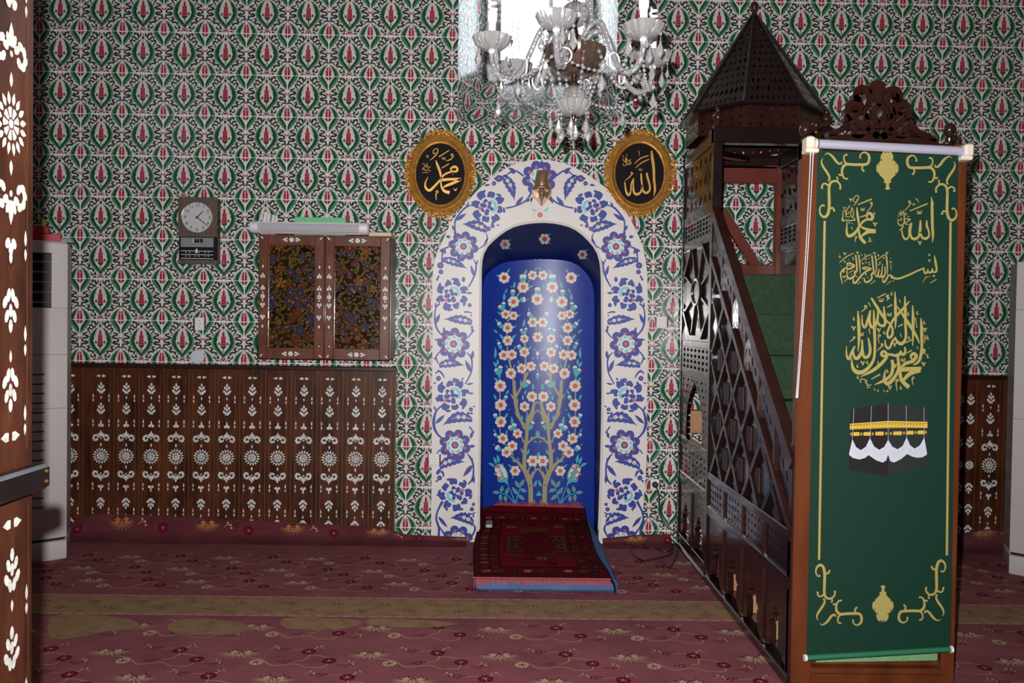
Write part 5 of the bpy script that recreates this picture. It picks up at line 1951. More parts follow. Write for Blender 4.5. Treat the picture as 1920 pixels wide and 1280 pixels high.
def socket(px, py, w, h, label, kind='socket', Y=0.0, name='wall_socket'):
    c = on_y(px, py, Y - .01)
    k = 1 / 305.0
    t = thing(name, label, kind, (c[0], Y, c[2]), 'white wall sockets' if name == 'wall_socket' else None)
    W_, H_ = w * k / 2, h * k / 2
    m = MB()
    m.bevbox((c[0] - W_, Y, c[2] - H_), (c[0] + W_, Y - .012, c[2] + H_), .003)
    pl = m.build('plate', SOC, t)
    m = MB()
    for s in (-1, 1):
        m.bevbox((c[0] + s * W_ - .002 + s * .001, Y, c[2] - H_ * .88), (c[0] + s * (W_ + .007), Y - .013, c[2] + H_ * .88), .002)
    m.split('side_cheek', SOCB, t)
    return t, c, pl, W_, H_


def sock_face(t, c, pl, Y=0.0):
    m = MB()
    m.lathe([(.0205, .011), (.0215, .0135), (.023, .0135), (.023, .011)], (c[0], Y, c[2]), 'Y', 24)
    m.build('rim', SOC, pl, smooth=True)
    m = MB()
    for s in (-1, 1):
        m.lathe([(.0001, .0121), (.0026, .0121), (.0026, .0126), (.0001, .0126)], (c[0] + s * .0095, Y, c[2]), 'Y', 8)
        m.box((c[0] - .0025, Y - .0126, c[2] + s * .019 - .002), (c[0] + .0025, Y - .0121, c[2] + s * .019 + .002))
    m.build('contacts', DARK, pl)


t = socket(374, 607, 18, 24, 'white wall socket on the tiles under the clock')
sock_face(*t[:3])
t = socket(814, 861, 20, 22, 'white wall socket set low beside the left foot of the niche border', Y=YS)
sock_face(*t[:3], Y=YS)
t = socket(1228, 908, 17, 20, 'white wall socket right of the niche with a black plug in it')
sock_face(*t[:3])
SC = t[1]
t = socket(1241, 604, 20, 22, 'white light switch on the tiles right of the niche', 'switch', name='light_switch')
m = MB()
c = t[1]
m.hexa([(c[0] - .022, -.012, c[2] - .024), (c[0] + .022, -.012, c[2] - .024), (c[0] + .022, -.012, c[2] + .024), (c[0] - .022, -.012, c[2] + .024),
        (c[0] - .021, -.015, c[2] - .023), (c[0] + .021, -.015, c[2] - .023), (c[0] + .021, -.018, c[2] + .023), (c[0] - .021, -.018, c[2] + .023)])
m.build('rocker', SOC, t[2])
c = on_y(369.5, 669, -.01)
m = MB()
m.lathe([(.0001, .0), (.043, .0), (.043, .006), (.040, .009), (.0001, .010)], (c[0], 0, c[2]), 'Y', 32)
tag(m.build('blank_cover_disc', mat('disc_pale_blue', (196, 202, 218), .5), origin=(c[0], 0, c[2]), smooth=True), 'plain pale round cover disc on the wall just above the panelling', 'cover disc')

# ------------------------------------------------------------------ two tower air conditioners
ACW = mat('ac_white', (196, 190, 188), .45, noise=.02)
ACD = mat('ac_black', (16, 15, 16), .5)


def aircon(label, x0, x1, yf, ztop, grille, turn=0.0, px_=None):
    t = thing('tower_air_conditioner', label, 'air conditioner', (.5 * (x0 + x1), yf + .18, 0), 'tower air conditioners')
    yb = yf + .36

    def sec(z, k=0.0, bow=.05):
        out = []
        for q in np.linspace(0, 1, 13):
            x = x0 + k + (x1 - x0 - 2 * k) * q
            out.append((x, yf + k + bow * (2 * q - 1) ** 2, z))
        return out + [(x1 - k, yb - k, z), (x0 + k, yb - k, z)]
    m = MB()
    m.rings([sec(.0, .004), sec(.006, 0), sec(.10, 0), sec(.105, .006)])
    m.build('plinth', ACW, t, smooth=True)
    m = MB()
    m.rings([sec(.105, .012), sec(.125, .012)])
    m.build('shadow_gap', ACD, t)
    m = MB()
    m.rings([sec(.122, .002), sec(.126, 0), sec(ztop - .37 if grille else ztop - .02, 0), sec(ztop - .365 if grille else ztop, .002)])
    body = m.build('body', ACW, t, smooth=True)
    if grille:
        m = MB()
        z0, z1 = ztop - .36, ztop
        wz_ = .055
        m.rings([sec(z1 - .065, .0), sec(z1 - .012, .0), sec(z1, .010)])
        # side cheeks of the outlet
        for a_, b_ in ((0, .14), (.86, 1)):
            xs_ = [x0 + (x1 - x0) * q for q in np.linspace(a_, b_, 4)]
            fr_ = lambda x: yf + .05 * (2 * (x - x0) / (x1 - x0) - 1) ** 2
            m.rings([[(x, fr_(x), z) for x in xs_] + [(xs_[-1], yb, z), (xs_[0], yb, z)] for z in (z0 - .004, z1 - .06)])
        m.build('outlet_hood', ACW, t, smooth=True)
        m = MB()
        m.box((x0 + .05, yf + .10, z0), (x1 - .05, yf + .2, z1 - .06))
        m.build('outlet', ACD, t)
        m = MB()
        for k in range(5):
            z = z0 + .025 + k * .055
            m.tube([(x0 + (x1 - x0) * q, yf + .055 * (2 * q - 1) ** 2 + .015, z) for q in np.linspace(.135, .865, 9)], .005, 6)
        m.split('louvre', mat('ac_louvre', (120, 118, 118), .4), t)
        m = MB()
        for k in range(15):
            z = .30 + k * .052
            m.tube([(x0 + (x1 - x0) * q, yf + .05 * (2 * q - 1) ** 2 - .0006, z) for q in np.linspace(.2, .80, 9)], .0035, 5)
        m.build('intake_slots', ACD, body)
        m = MB()
        for z in (.84, ztop - .62):
            m.tube([(x0 + (x1 - x0) * q, yf + .05 * (2 * q - 1) ** 2 - .0002, z) for q in np.linspace(.0, 1, 13)], .0018, 4)
        m.build('panel_joint', mat('ac_joint', (110, 108, 106), .5), body)
    else:
        m = MB()
        for z in (.86, 1.46):
            m.tube([(x0 + (x1 - x0) * q, yf + .05 * (2 * q - 1) ** 2 - .0002, z) for q in np.linspace(.0, 1, 13)], .0018, 4)
        m.build('panel_joint', mat('ac_joint', (110, 108, 106), .5), body)
    # the unit stands turned towards the room, about its near corner
    p = Vector((px_, yf + .05, 0))
    Rz = Matrix.Rotation(turn, 3, 'Z')
    t.location = p + Rz @ (Vector(t.location) - p)
    t.rotation_euler = (0, 0, turn)
    return lambda x, y, z: tuple(p + Rz @ (Vector((x, y, z)) - p))


acy = -.52
axr = on_y(126, 700, acy + .05)[0]
azt = on_y(110, 452, acy)[2]
ACT = aircon('tall white air conditioner at the left wall, half hidden by the brown door', axr - .54, axr, acy, azt, True, math.radians(24), axr)
ay2 = -.60
axl = on_y(1899, 800, ay2 + .05)[0]
aircon('tall white air conditioner cut off by the right edge of the picture', axl, axl + .50, ay2, on_y(1912, 490, ay2)[2], False, math.radians(-26), axl)
REDB = mat('red_box', (172, 22, 32), .5, noise=.08)
def on_ac(m, name, m_, label, cat, group=None, smooth=False):
    m.v = [ACT(*p) for p in m.v]
    xs = np.array(m.v)
    return tag(m.build(name, m_, origin=(xs[:, 0].mean(), xs[:, 1].mean(), xs[:, 2].min()), smooth=smooth), label, cat, group)


m = MB()
m.bevbox((axr - .36, acy + .06, azt), (axr - .035, acy + .20, azt + .042), .003)
on_ac(m, 'red_box', REDB, 'flat red box lying on top of the left air conditioner', 'box', 'red boxes on the air conditioner')
m = MB()
m.bevbox((axr - .36, acy + .07, azt + .0425), (axr - .095, acy + .19, azt + .083), .003)
on_ac(m, 'red_box', REDB, 'smaller red box on top of the wider red box', 'box', 'red boxes on the air conditioner')
m = MB()
m.lathe([(.0001, 0), (.013, 0), (.013, .03), (.009, .036), (.009, .045), (.0001, .046)], (axr - .125, acy + .12, azt + .0835), 'Z', 12)
on_ac(m, 'yellow_bottle', mat('yellow_green_plastic', (190, 186, 44), .4), 'small yellow green bottle standing on the upper red box', 'bottle', smooth=True)
BAG = mat('crumpled_film', (190, 205, 225), .25, trans=.5, ior=1.2)
m = MB()
m.lathe([(.001, -.013), (.03, -.012), (.034, .0), (.022, .010), (.006, .014)], (axr - .012, acy + .10, azt + .0135), 'Z', 14, wob=lambda a, h: 1 + .35 * math.sin(5 * a + 40 * h))
on_ac(m, 'plastic_film', BAG, 'crumpled clear film at the right corner on top of the left air conditioner', 'film')
# wrapped bundle at the foot of the panelling, right
c = on_y(1893, 1010, -.20)
m = MB()
m.lathe([(.001, .001), (.05, .002), (.062, .05), (.045, .11), (.02, .15), (.026, .175), (.001, .17)], (on_z(1890, 1035, 0)[0] + .02, -.33, 0), 'Z', 16, wob=lambda a, h: 1 + .12 * math.sin(4 * a + 50 * h))
tag(m.build('plastic_bag', mat('bag_grey', (150, 152, 158), .35, trans=.2), origin=(on_z(1890, 1035, 0)[0] + .02, -.33, 0), smooth=True), 'knotted grey plastic bag on the carpet beside the right air conditioner', 'bag')

# ------------------------------------------------------------------ open inlaid door at the left edge
XD = -.835
dE = on_x(63, 640, XD)[1]              # far edge of the leaf
door = thing('door_leaf', 'brown door standing open at the left edge, inlaid with pearl rosettes', 'door', (XD - .02, dE - .38, 0))
zr0, zr1 = on_x(52, 905, XD)[2], on_x(52, 870, XD)[2]
m = MB()
m.bevbox((XD - .045, dE - .78, .01), (XD, dE, 2.35), .004)
leafb = m.build('leaf', mat('door_walnut', (58, 30, 18), .4, noise=.6, nscale=5, stretch=(3, 3, .8), spec=.3), door)
DIN = [mat('door_pearl', (178, 178, 172), .3, noise=.3, nscale=50), mat('door_wire', (88, 56, 30), .5), WOODD]
dc_y = on_x(20, 232, XD)[1]
zs = on_x(20, 232, XD)[2]
kk = (on_x(20, 92, XD)[2] - on_x(20, 370, XD)[2]) / (210 / 918)      # enlargement of the plank design
kh = 1.0
a = Art(0, 0, 918)
plank_inlay(a)
a.build('pearl_inlay', DIN, lambda u, v, d: (XD + .0004 + d, dc_y + u * kk * .82, zs + v * kk), leafb, step=.00025)
for kx in (-1, -2, -3, -4):            # the planks nearer the hinge carry the same design
    a.build('pearl_inlay', DIN, lambda u, v, d: (XD + .0004 + d, dc_y + u * kk * .82 + kx * .165, zs + v * kk), leafb, step=.00025)
z2 = on_x(20, 982, XD)[2] - 447 / 918 * kk
for kx in (0, -1, -2, -3, -4):
    a.build('pearl_inlay', DIN, lambda u, v, d: (XD + .0004 + d, dc_y + .006 + u * kk * .82 + kx * .165, max(.02, z2 + v * kk)), leafb, step=.00025)
m = MB()
m.bevbox((XD, dE - .78, zr0 - .012), (XD + .030, dE + .004, zr1), .006)
m.build('cross_rail', mat('rail_dark', (20, 14, 13), .3, noise=.2, coat=.3), door)
m = MB()
for z in (zr0 + .003, zr1 - .012):
    m.ball((XD + .030, dE - .012, z), .0035, 6, 5)
m.split('screw', mat('brass_polished', (190, 150, 70), .25, .9), door)
# ------------------------------------------------------------------ wooden pulpit (minbar)
MW = mat('pulpit_mahogany', (47, 23, 18), .27, noise=.35, nscale=5, stretch=(2, 2, .8), coat=.35)
MD = mat('pulpit_dark_wood', (30, 19, 18), .24, noise=.3, nscale=6, coat=.5, spec=.6)
MR = mat('pulpit_red_brown', (104, 42, 30), .42, noise=.2, nscale=5)
MF = mat('pulpit_front_wood', (94, 46, 20), .40, noise=.3, nscale=4, stretch=(3, 3, .6), coat=.2)
PLY = mat('raw_plywood', (176, 132, 98), .7, noise=.2, nscale=6)
STEPG = mat('step_green_carpet', (50, 68, 50), .95, noise=.2, nscale=40, bump=.3, bscale=300, spec=.1)
xl = on_y(1276, 640, -.03)[0]              # left side plane
D2Y = lambda d: CAM_Y + d
yfr = on_x(1497, 640, xl)[1]               # front plane
ymid = on_x(1331, 640, xl)[1]              # the post between stair and kiosk
xr_ = on_y(1806, 640, yfr)[0]              # right side plane
pt = .055                                  # board-and-frame thickness
Zs = lambda px, py: on_x(px, py, xl)[2]
minbar = thing('wooden_pulpit', 'dark carved wooden pulpit with a stair, canopy and pointed roof right of the niche', 'pulpit', (.5 * (xl + xr_), .5 * (yfr - .03), 0))
YBK = -.03


def side_fn(x, sgn, t0=0.0, t1=.03):
    """(y, z) sheet on a side plane; k=1 is the outer face"""
    return lambda y, z, k: (x + sgn * (t1 - (t1 - t0) * k) * -1 * -1 if False else x - sgn * (t0 if k else t1) * -1, y, z)


def sbar(m, x, p, q, w, d=.03, mi=0):      # flat bar on a side plane, p, q = (y, z)
    m.bar((x, p[0], p[1]), (x, q[0], q[1]), w, d, (1, 0, 0), mi)


def gridfn(x0, x1, A_, B2, C2, D_):        # board between corners A(0,0) B(1,0) C(1,1) D(0,1), each (y, z); k -> x
    def fn(u, v, k):
        y = (A_[0] * (1 - u) + B2[0] * u) * (1 - v) + (D_[0] * (1 - u) + C2[0] * u) * v
        z = (A_[1] * (1 - u) + B2[1] * u) * (1 - v) + (D_[1] * (1 - u) + C2[1] * u) * v
        return (x0 if k else x1, y, z)
    return fn


# heights read off the mid post
H_ = lambda py: Zs(1331, py)
zTop = H_(246)
rails = [(H_(275), H_(246)), (H_(400), H_(384)), (H_(452), H_(436)), (H_(655), H_(641)), (H_(717), H_(702)), (H_(868), H_(850)), (H_(953), H_(928)), (H_(1092), H_(1068))]


def kiosk_side(x, sgn, nm):
    """sgn: direction of the outside (-1 left side, +1 right side)"""
    xo, xi = x, x - sgn * .028
    m = MB()
    for y0, y1 in ((YBK - .045, YBK), (ymid - .02, ymid + .03)):
        m.bevbox((x - sgn * .045, y0, .0), (x + sgn * .004, y1, zTop + .012), .004)
    for z0, z1 in rails:
        m.bevbox((x - sgn * .04, ymid + .03, z0), (x, YBK - .045, z1), .003)
    m.split('frame_bar', MD, minbar)
    ya, yb_ = ymid + .03, YBK - .045
    if sgn > 0:
        ya, yb_ = yb_, ya
    P4 = lambda z0, z1: gridfn(xo + sgn * -.006, xi, (yb_, z0), (ya, z0), (ya, z1), (yb_, z1))
    m = MB()
    m.pierced(P4(rails[1][1], rails[0][0]), 6, 3, .36, 'leaf')
    m.build('pierced_panel', MD, minbar)
    m = MB()
    m.pierced(P4(rails[2][1], rails[1][0]), 9, 4, .40)
    m.build('pierced_panel', MD, minbar)
    m = MB()
    m.pierced(P4(rails[4][1], rails[3][0]), 7, 4, .40)
    m.build('pierced_panel', MD, minbar)
    m = MB()
    m.pierced(P4(rails[6][1], rails[5][0]), 7, 5, .36, 'leaf')
    m.build('pierced_panel', MD, minbar)
    # spoked panel: rim, hub and bars on a board
    z0, z1 = rails[3][1], rails[2][0]
    m = MB()
    y_a, y_b = min(ya, yb_), max(ya, yb_)
    m.box((xi, y_a, z0), (xi + sgn * .010, y_b, z1))
    board = m.build('spoked_panel', MD, minbar)
    m = MB()
    yc, zc_ = .5 * (y_a + y_b), .5 * (z0 + z1) + .01
    hy, hz = .5 * (y_b - y_a), .5 * (z1 - z0)
    oct_ = [(-.42, 1), (.42, 1), (1, .42), (1, -.42), (.42, -1), (-.42, -1), (-1, -.42), (-1, .42)]
    po = [(yc + hy * a_ * .97, zc_ + hz * b_ * .97) for a_, b_ in oct_]
    for p, q in zip(po, po[1:] + po[:1]):
        sbar(m, xo - sgn * .010, p, q, .022, .022)
    hr = .20
    for k in range(8):
        a_, b_ = oct_[k]
        sbar(m, xo - sgn * .012, (yc + hy * a_ * .18, zc_ + hz * b_ * .16), po[k], .014, .014)
    rg = [(xo - sgn * .008, yc + hy * .30 * math.cos(t), zc_ + hz * .27 * math.sin(t)) for t in np.linspace(0, 2 * PI, 25)[:-1]]
    m.tube(rg, .012, 6, True)
    m.rings([[(xo - sgn * q, yc + hy * .27 * math.cos(t), zc_ + hz * .25 * math.sin(t)) for t in np.linspace(0, 2 * PI, 25)[:-1]] for q in (.02, .006)])
    m.build('spokes', MD, board)
    # pointed arch between two pierced spandrels
    z0, z1 = rails[5][1], rails[4][0]
    for s in (0, 1):
        m = MB()
        N = 10
        for i in range(N):
            def edge(v):               # half-width of the opening at height v
                return .30 * (1 if v < .35 else max(0.0, math.cos((v - .35) / .57 * PI / 2) ** .85 if v < .92 else 0))
            v0, v1 = i / N, (i + 1) / N
            f_ = lambda u, v, k: gridfn(xo - sgn * .006, xi, (yb_, z0), (ya, z0), (ya, z1), (yb_, z1))(
                (u * (.5 - edge(v0 + (v1 - v0) * v))) if s == 0 else (1 - (1 - u) * (.5 - edge(v0 + (v1 - v0) * v))), v0 + (v1 - v0) * v, k)
            m.pierced(f_, 2 if v0 < .5 else 3, 1, .34, 'leaf')
        m.build('arch_spandrel', MD, minbar)
    # two bottom boards with ogee cut-outs
    z0, z1 = rails[7][1], rails[6][0]
    for s in (0, 1):
        a_, b_ = y_a + (y_b - y_a) * s / 2, y_a + (y_b - y_a) * (s + 1) / 2
        ogee_board(x, sgn, a_ + .008, b_ - .008, lambda y: z0, lambda y: z1, .62)
    m = MB()
    m.bevbox((x - sgn * .04, yc - .016, z0 - .01), (x + sgn * .002, yc + .016, z1 + .005), .003)
    m.build('stile', MW, minbar)
    m = MB()
    m.bevbox((x - sgn * .05, ymid, .0), (x + sgn * .010, YBK, rails[7][0] + .004), .006)
    m.build('plinth', MD, minbar)


def ogee_board(x, sgn, ya, yb_, zlo, zhi, hf, wide=.25):
    """board standing on zlo(y), with an ogee opening hf of its height"""
    w = yb_ - ya
    yc = .5 * (ya + yb_)
    prof = [(wide * 1.15, 0), (wide, .12), (wide, .45), (wide * 1.25, .52), (wide * .75, .62), (wide * .8, .70), (wide * .42, .80), (wide * .42, .88), (.0, 1.0)]
    for s in (-1, 1):
        pts = [(yc + s * w * .5, zlo(yc + s * w * .5))]
        hh = (zhi(yc) - zlo(yc)) * hf
        pts += [(yc + s * w * a_, zlo(yc + s * w * a_) + .02 + hh * b_) for a_, b_ in prof]
        pts += [(yc, zhi(yc)), (yc + s * w * .5, zhi(yc + s * w * .5))]
        m = MB()
        m.prism(pts if s > 0 else pts[::-1], lambda y, z, k: (x - sgn * (.006 if k else .03), y, z))
        m.build('ogee_board', MW, minbar)


kiosk_side(xl, -1, 'left')
kiosk_side(xr_, 1, 'right')

# --- stair side: raking rail, lattice, pierced rows, ogee boards
zr1a = H_(884)                             # upper rail of the dado (read at the mid post)
R_up = lambda y: zr1a + 0 * y
z_a0, z_a1 = H_(900), H_(886)              # dado rail
z_b0, z_b1 = H_(968), H_(950)              # rail under the pierced row
z_base = Zs(1331, 1084)


def stair_side(x, sgn):
    yF, yM = yfr + .045, ymid - .02
    P_t, P_b = (ymid - .01, Zs(1341, 392)), (yfr + .03, Zs(1487, 872))       # hand rail, lower edge of its top board
    slope = (P_t[1] - P_b[1]) / (P_t[0] - P_b[0])
    rail = lambda y, off=0.0: P_b[1] + slope * (y - P_b[0]) + off
    m = MB()
    m.bevbox((x - sgn * .036, yF - .02, z_a0), (x + sgn * .004, yM, z_a1), .004)
    m.bevbox((x - sgn * .036, yF - .02, z_b0), (x + sgn * .004, yM, z_b1), .004)
    m.bevbox((x - sgn * .05, yF - .03, 0.0), (x + sgn * .012, yM, z_base), .006)
    m.bevbox((x - sgn * .038, yF - .025, 0.0), (x + sgn * .003, yF + .02, P_b[1] + .08), .004)
    m.split('frame_bar', MD, minbar)
    m = MB()
    ny = Vector((0, -slope, 1)).normalized()
    wr_ = .055
    # raking top rail (profiled) and the lower rail of the balustrade band
    for off, w, d, mi in ((.0, .05, .044, 0), (-.25, .028, .040, 0)):
        a_, b_ = (x - sgn * .012, P_t[0], rail(P_t[0], off)), (x - sgn * .012, P_b[0], rail(P_b[0], off))
        m.bar(a_, b_, w, d, (1, 0, 0), mi)
    m.split('raking_rail', MW, minbar)
    # pierced panels between the raking rails, four of them
    for k in range(6):
        y0 = P_b[0] + (P_t[0] - P_b[0]) * (k + .06) / 6
        y1 = P_b[0] + (P_t[0] - P_b[0]) * (k + .94) / 6
        zl, zu = -.24, -.035
        m = MB()
        m.pierced(gridfn(x - sgn * .008, x - sgn * .028, (y0, rail(y0, zl + .02)), (y1, rail(y1, zl - .02 + .04)), (y1, rail(y1, zu)), (y0, rail(y0, zu))), 4, 3, .37, 'star' if k % 2 else 'dia')
        m.build('pierced_panel', MD, minbar)
        m = MB()
        yy = P_b[0] + (P_t[0] - P_b[0]) * (k + 1) / 6
        if k < 5:
            sbar(m, x - sgn * .014, (yy, rail(yy, -.25)), (yy, rail(yy, -.02)), .020, .036)
            m.build('baluster', MW, minbar)
    # lattice field: a back board with raised crossing bars and small raised panels
    low = lambda y: z_a1
    top = lambda y: rail(y, -.255)
    m = MB()
    yt = yF
    # where the raking rail meets the dado
    y_meet = P_b[0] + (z_a1 - (P_b[1] - .255)) / slope
    pts = [(yM, z_a1), (max(yF, y_meet), z_a1), (max(yF, y_meet), max(z_a1 + .002, top(max(yF, y_meet)))), (yM, top(yM))]
    m.prism(pts, lambda y, z, k: (x - sgn * (.022 if k else .034), y, z))
    fld = m.build('lattice_board', MD, minbar)
    m = MB()
    # the two families of sloping bars, clipped to the field
    ystep = .30
    steep = 2.6

    def clipbar(y0, z0, dy, dz):
        seg = []
        for t in np.linspace(-3, 3, 601):
            y, z = y0 + dy * t, z0 + dz * t
            if max(yF, y_meet) <= y <= yM and z_a1 <= z <= top(y):
                seg.append((y, z))
        if len(seg) > 6:
            sbar(m, x - sgn * .015, seg[0], seg[-1], .034, .018)
            for o_ in (-.009, .009):
                sbar(m, x - sgn * .006, (seg[0][0] + o_, seg[0][1]), (seg[-1][0] + o_, seg[-1][1]), .008, .007)
    for k in range(-8, 12):
        clipbar(yM - k * .29 + .05, z_a1, -.60, -.66)
        clipbar(yM - k * .29 - .02, z_a1, .60, -.66)
    m.build('lattice_bars', MD, fld)
    m = MB()
    rr = random.Random(1)
    for i in range(6):
        for j in range(8):
            y = yM - .13 - i * .13
            z = z_a1 + .10 + j * .325 * .5 + (.0 if i % 2 else .16)
            if y > y_meet + .05 and z + .12 < top(y - .03):
                m.bevbox((x - sgn * .022, y - .03, z - .05), (x - sgn * .010, y + .03, z + .06), .003)
    m.split('raised_tablet', mat('tablet_wood', (44, 24, 21), .5, noise=.3), fld)
    # pierced row under the dado rail, four panels with stiles
    n = 4
    for k in range(n):
        y0, y1 = yM + (yF - yM) * k / n, yM + (yF - yM) * (k + 1) / n
        m = MB()
        m.pierced(gridfn(x - sgn * .006, x - sgn * .028, (y0 - .014, z_b1), (y1 + .014, z_b1), (y1 + .014, z_a0), (y0 - .014, z_a0)), 6, 4, .37, ('dia', 'star', 'leaf', 'star')[k])
        m.build('pierced_panel', MD, minbar)
        ogee_board(x, sgn, y1 + .014, y0 - .014, lambda y: z_base, lambda y: z_b0, .58)
        m = MB()
        m.bevbox((x - sgn * .036, y1 - .014, z_base), (x + sgn * .003, y1 + .014, z_a0), .003)
        m.build('stile', MF if False else MW, minbar)


stair_side(xl, -1)
stair_side(xr_, 1)

# --- steps and platform
zpl = on_y(1420, 517, ymid)[2]
nst = 8
ys0, ys1 = yfr + .12, ymid
for k in range(nst):
    z1 = zpl * (k + 1) / (nst + 0.0)
    ya_ = ys0 + (ys1 - ys0) * k / nst
    m = MB()
    m.bevbox((xl + .04, ya_, max(.02, z1 - zpl / nst * 1.05)), (xr_ - .04, ya_ + (ys1 - ys0) / nst + .012, z1), .008)
    m.build('step', STEPG, minbar)
m = MB()
m.box((xl + .045, ymid, zpl - .04), (xr_ - .045, YBK - .01, zpl))
m.build('platform', STEPG, minbar)
# red-brown seat frame at the back of the platform
yb2 = on_y(1400, 330, YBK - .02)
zz = lambda py: on_y(1420, py, YBK - .03)[2]
m = MB()
m.bevbox((xl + .05, YBK - .05, zz(344)), (xr_ - .05, YBK - .01, zz(312)), .004)
m.bevbox((xl + .05, YBK - .05, zz(520)), (xr_ - .05, YBK - .01, zz(496)), .004)
xp = on_y(1458, 420, YBK - .03)[0]
m.bevbox((xp - .02, YBK - .055, zz(520)), (xp + .05, YBK - .005, zz(312)), .004)
m.bar((on_y(1352, 395, YBK - .03)[0], YBK - .03, zz(395)), (on_y(1418, 500, YBK - .03)[0], YBK - .03, zz(500)), .06, .03, (0, 1, 0))
m.bevbox((xl + .05, YBK - .06, zz(312)), (xr_ - .05, YBK - .005, zz(298)), .003, 1)
m.build('seat_back', [MR, MW], minbar)
m = MB()
m.bevbox((xl + .05, -.10, zz(812)), (xl + .60, -.02, zz(770)), .003)
m.build('inner_beam', PLY, minbar)
for k in range(4):                          # raw boards of the carcass seen through the cut-outs
    m = MB()
    yk = ymid + (yfr - ymid) * (k + .5) / 4
    m.box((xl + .10, yk - .02, .01), (xl + .16, yk + .04, .52 - .05 * k))
    m.build('carcass_post', PLY, minbar)
m = MB()
m.bevbox((xl + .08, -.42, .05), (xl + .20, -.40, .42), .003)
m.build('carcass_post', mat('orange_board', (206, 106, 52), .6, noise=.1), minbar)

# --- canopy: square beam ring, eight-sided drum, pointed roof
zb0, zb1 = H_(275), H_(246)
m = MB()
m.bevbox((xl - .004, ymid - .024, zb0), (xr_ + .004, ymid + .036, zb1), .004)
m.bevbox((xl - .004, YBK - .05, zb0), (xr_ + .004, YBK, zb1), .004)
for x in (xl, xr_):
    s = -1 if x == xl else 1
    m.bevbox((x - s * .045, ymid, zb0), (x + s * .004, YBK, zb1), .004)
m.bar((xl + .03, ymid + .15, zb0 - .02), (xl + .30, YBK - .25, zb0 + .02), .05, .03, (0, 0, 1))
m.split('canopy_beam', MD, minbar)
for x in (xl - .0, xr_ + .0):
    m = MB()
    c_ = (x + (.02 if x == xl else -.02), ymid + .005, zTop + .012)
    m.lathe([(.0001, 0), (.020, 0), (.020, .008), (.011, .016), (.026, .032), (.028, .046), (.018, .062), (.009, .070), (.013, .082), (.009, .094), (.0001, .098)], c_, 'Z', 16)
    m.build('finial', MW, minbar, smooth=True)
xc_, yc_ = .5 * (xl + xr_), .5 * (ymid + YBK)
rx_, ry2 = .5 * (xr_ - xl) + .035, .5 * (YBK - ymid) + .0
c8 = lambda q, z, k, ex=1.0: (xc_ + rx_ * q * (1.0 if True else 1) * math.cos(PI / 8 + k * PI / 4) / math.cos(PI / 8), min(-.012, yc_ + ry2 * q * math.sin(PI / 8 + k * PI / 4) / math.cos(PI / 8)), z)
zd1 = on_y(1345, 200, ymid + .08)[2]
za = on_y(1408, 30, yc_)[2]
for k in range(8):
    A_, B2 = c8(1, zb1, k), c8(1, zb1, k + 1)

    def fn(u, v, kk_, A_=A_, B2=B2):
        q = 1 if kk_ else .95
        x = (A_[0] * (1 - u) + B2[0] * u - xc_) * q + xc_
        y = (A_[1] * (1 - u) + B2[1] * u - yc_) * q + yc_
        return (x, y, zb1 + (zd1 - zb1) * v)
    m = MB()
    m.pierced(fn, 5, 3, .30, 'star')
    m.build('drum_panel', MW, minbar)

    def fr2(u, v, kk_, A_=A_, B2=B2):
        q = (1.09 if kk_ else 1.02) * (1 - .965 * v)
        x = (A_[0] * (1 - u) + B2[0] * u - xc_) * q + xc_
        y = min(-.010, (A_[1] * (1 - u) + B2[1] * u - yc_) * q + yc_)
        return (x, y, zd1 + (za - zd1) * v)
    m = MB()
    for i in range(13):
        v0, v1 = (i / 13) ** .88, ((i + 1) / 13) ** .88
        nu = max(1, round(9 * (1 - .5 * (v0 + v1))))
        m.pierced(lambda u, v, q_: fr2(.06 + .88 * u if v0 < .9 else u, v0 + (v1 - v0) * v, q_), nu, 1, (.34, .42, .38)[i % 3], ('leaf', 'star', 'leaf', 'dia')[(i * 3 + k) % 4])
    for u0, u1 in ((0, .06), (.94, 1)):
        m.pierced(lambda u, v, q_: fr2(u0 + (u1 - u0) * u, v * .9, q_), 1, 1, .02)
        
    m.build('roof_panel', MD, minbar)
    m = MB()
    m.tube([fr2(0, v, 1) for v in (0, .3, .6, 1)], [.013, .012, .011, .009], 6)
    m.build('roof_rib', MD, minbar)
m = MB()
m.rings([[c8(q, z, k) for k in range(8)] for q, z in ((1.0, zd1 - .012), (1.10, zd1 - .006), (1.11, zd1 + .006), (1.04, zd1 + .010))])
m.build('eaves', MD, minbar)
m = MB()
m.lathe([(.0001, -.03), (.024, -.03), (.022, .0), (.015, .012), (.013, .030), (.023, .045), (.023, .062), (.012, .078), (.0001, .082)], (xc_, yc_, za), 'Z', 16)
m.build('finial', MW, minbar, smooth=True)

# --- front portal
FX = lambda px, py: on_y(px, py, yfr)
xpl0, xpl1 = FX(1497, 640)[0], FX(1536, 640)[0]
xpr0, xpr1 = FX(1786, 640)[0], FX(1808, 640)[0]
zh0, zh1 = FX(1600, 300)[2], FX(1650, 266)[2]
for a_, b_ in ((xpl0, xpl1), (xpr0 - .01, xr_ + .0)):
    m = MB()
    m.bevbox((a_, yfr, 0), (b_, yfr + .05, zh1), .005)
    m.build('portal_post', MF, minbar)
m = MB()
m.bevbox((xpl0, yfr + .002, zh0), (xr_, yfr + .048, zh1), .004)
m.build('portal_header', MW, minbar)
m = MB()
m.bevbox((xpl1 - .01, yfr + .004, .0), (xpr0 + .01, yfr + .03, .075), .004)
m.bevbox((xpl1 - .01, yfr - .006, .062), (xpr0 + .01, yfr + .035, .085), .006)
m.bevbox((xpl1 - .01, yfr + .028, .085), (xpr0 + .01, yfr + .05, .22), .002)
m.build('threshold', MF, minbar)
m = MB()
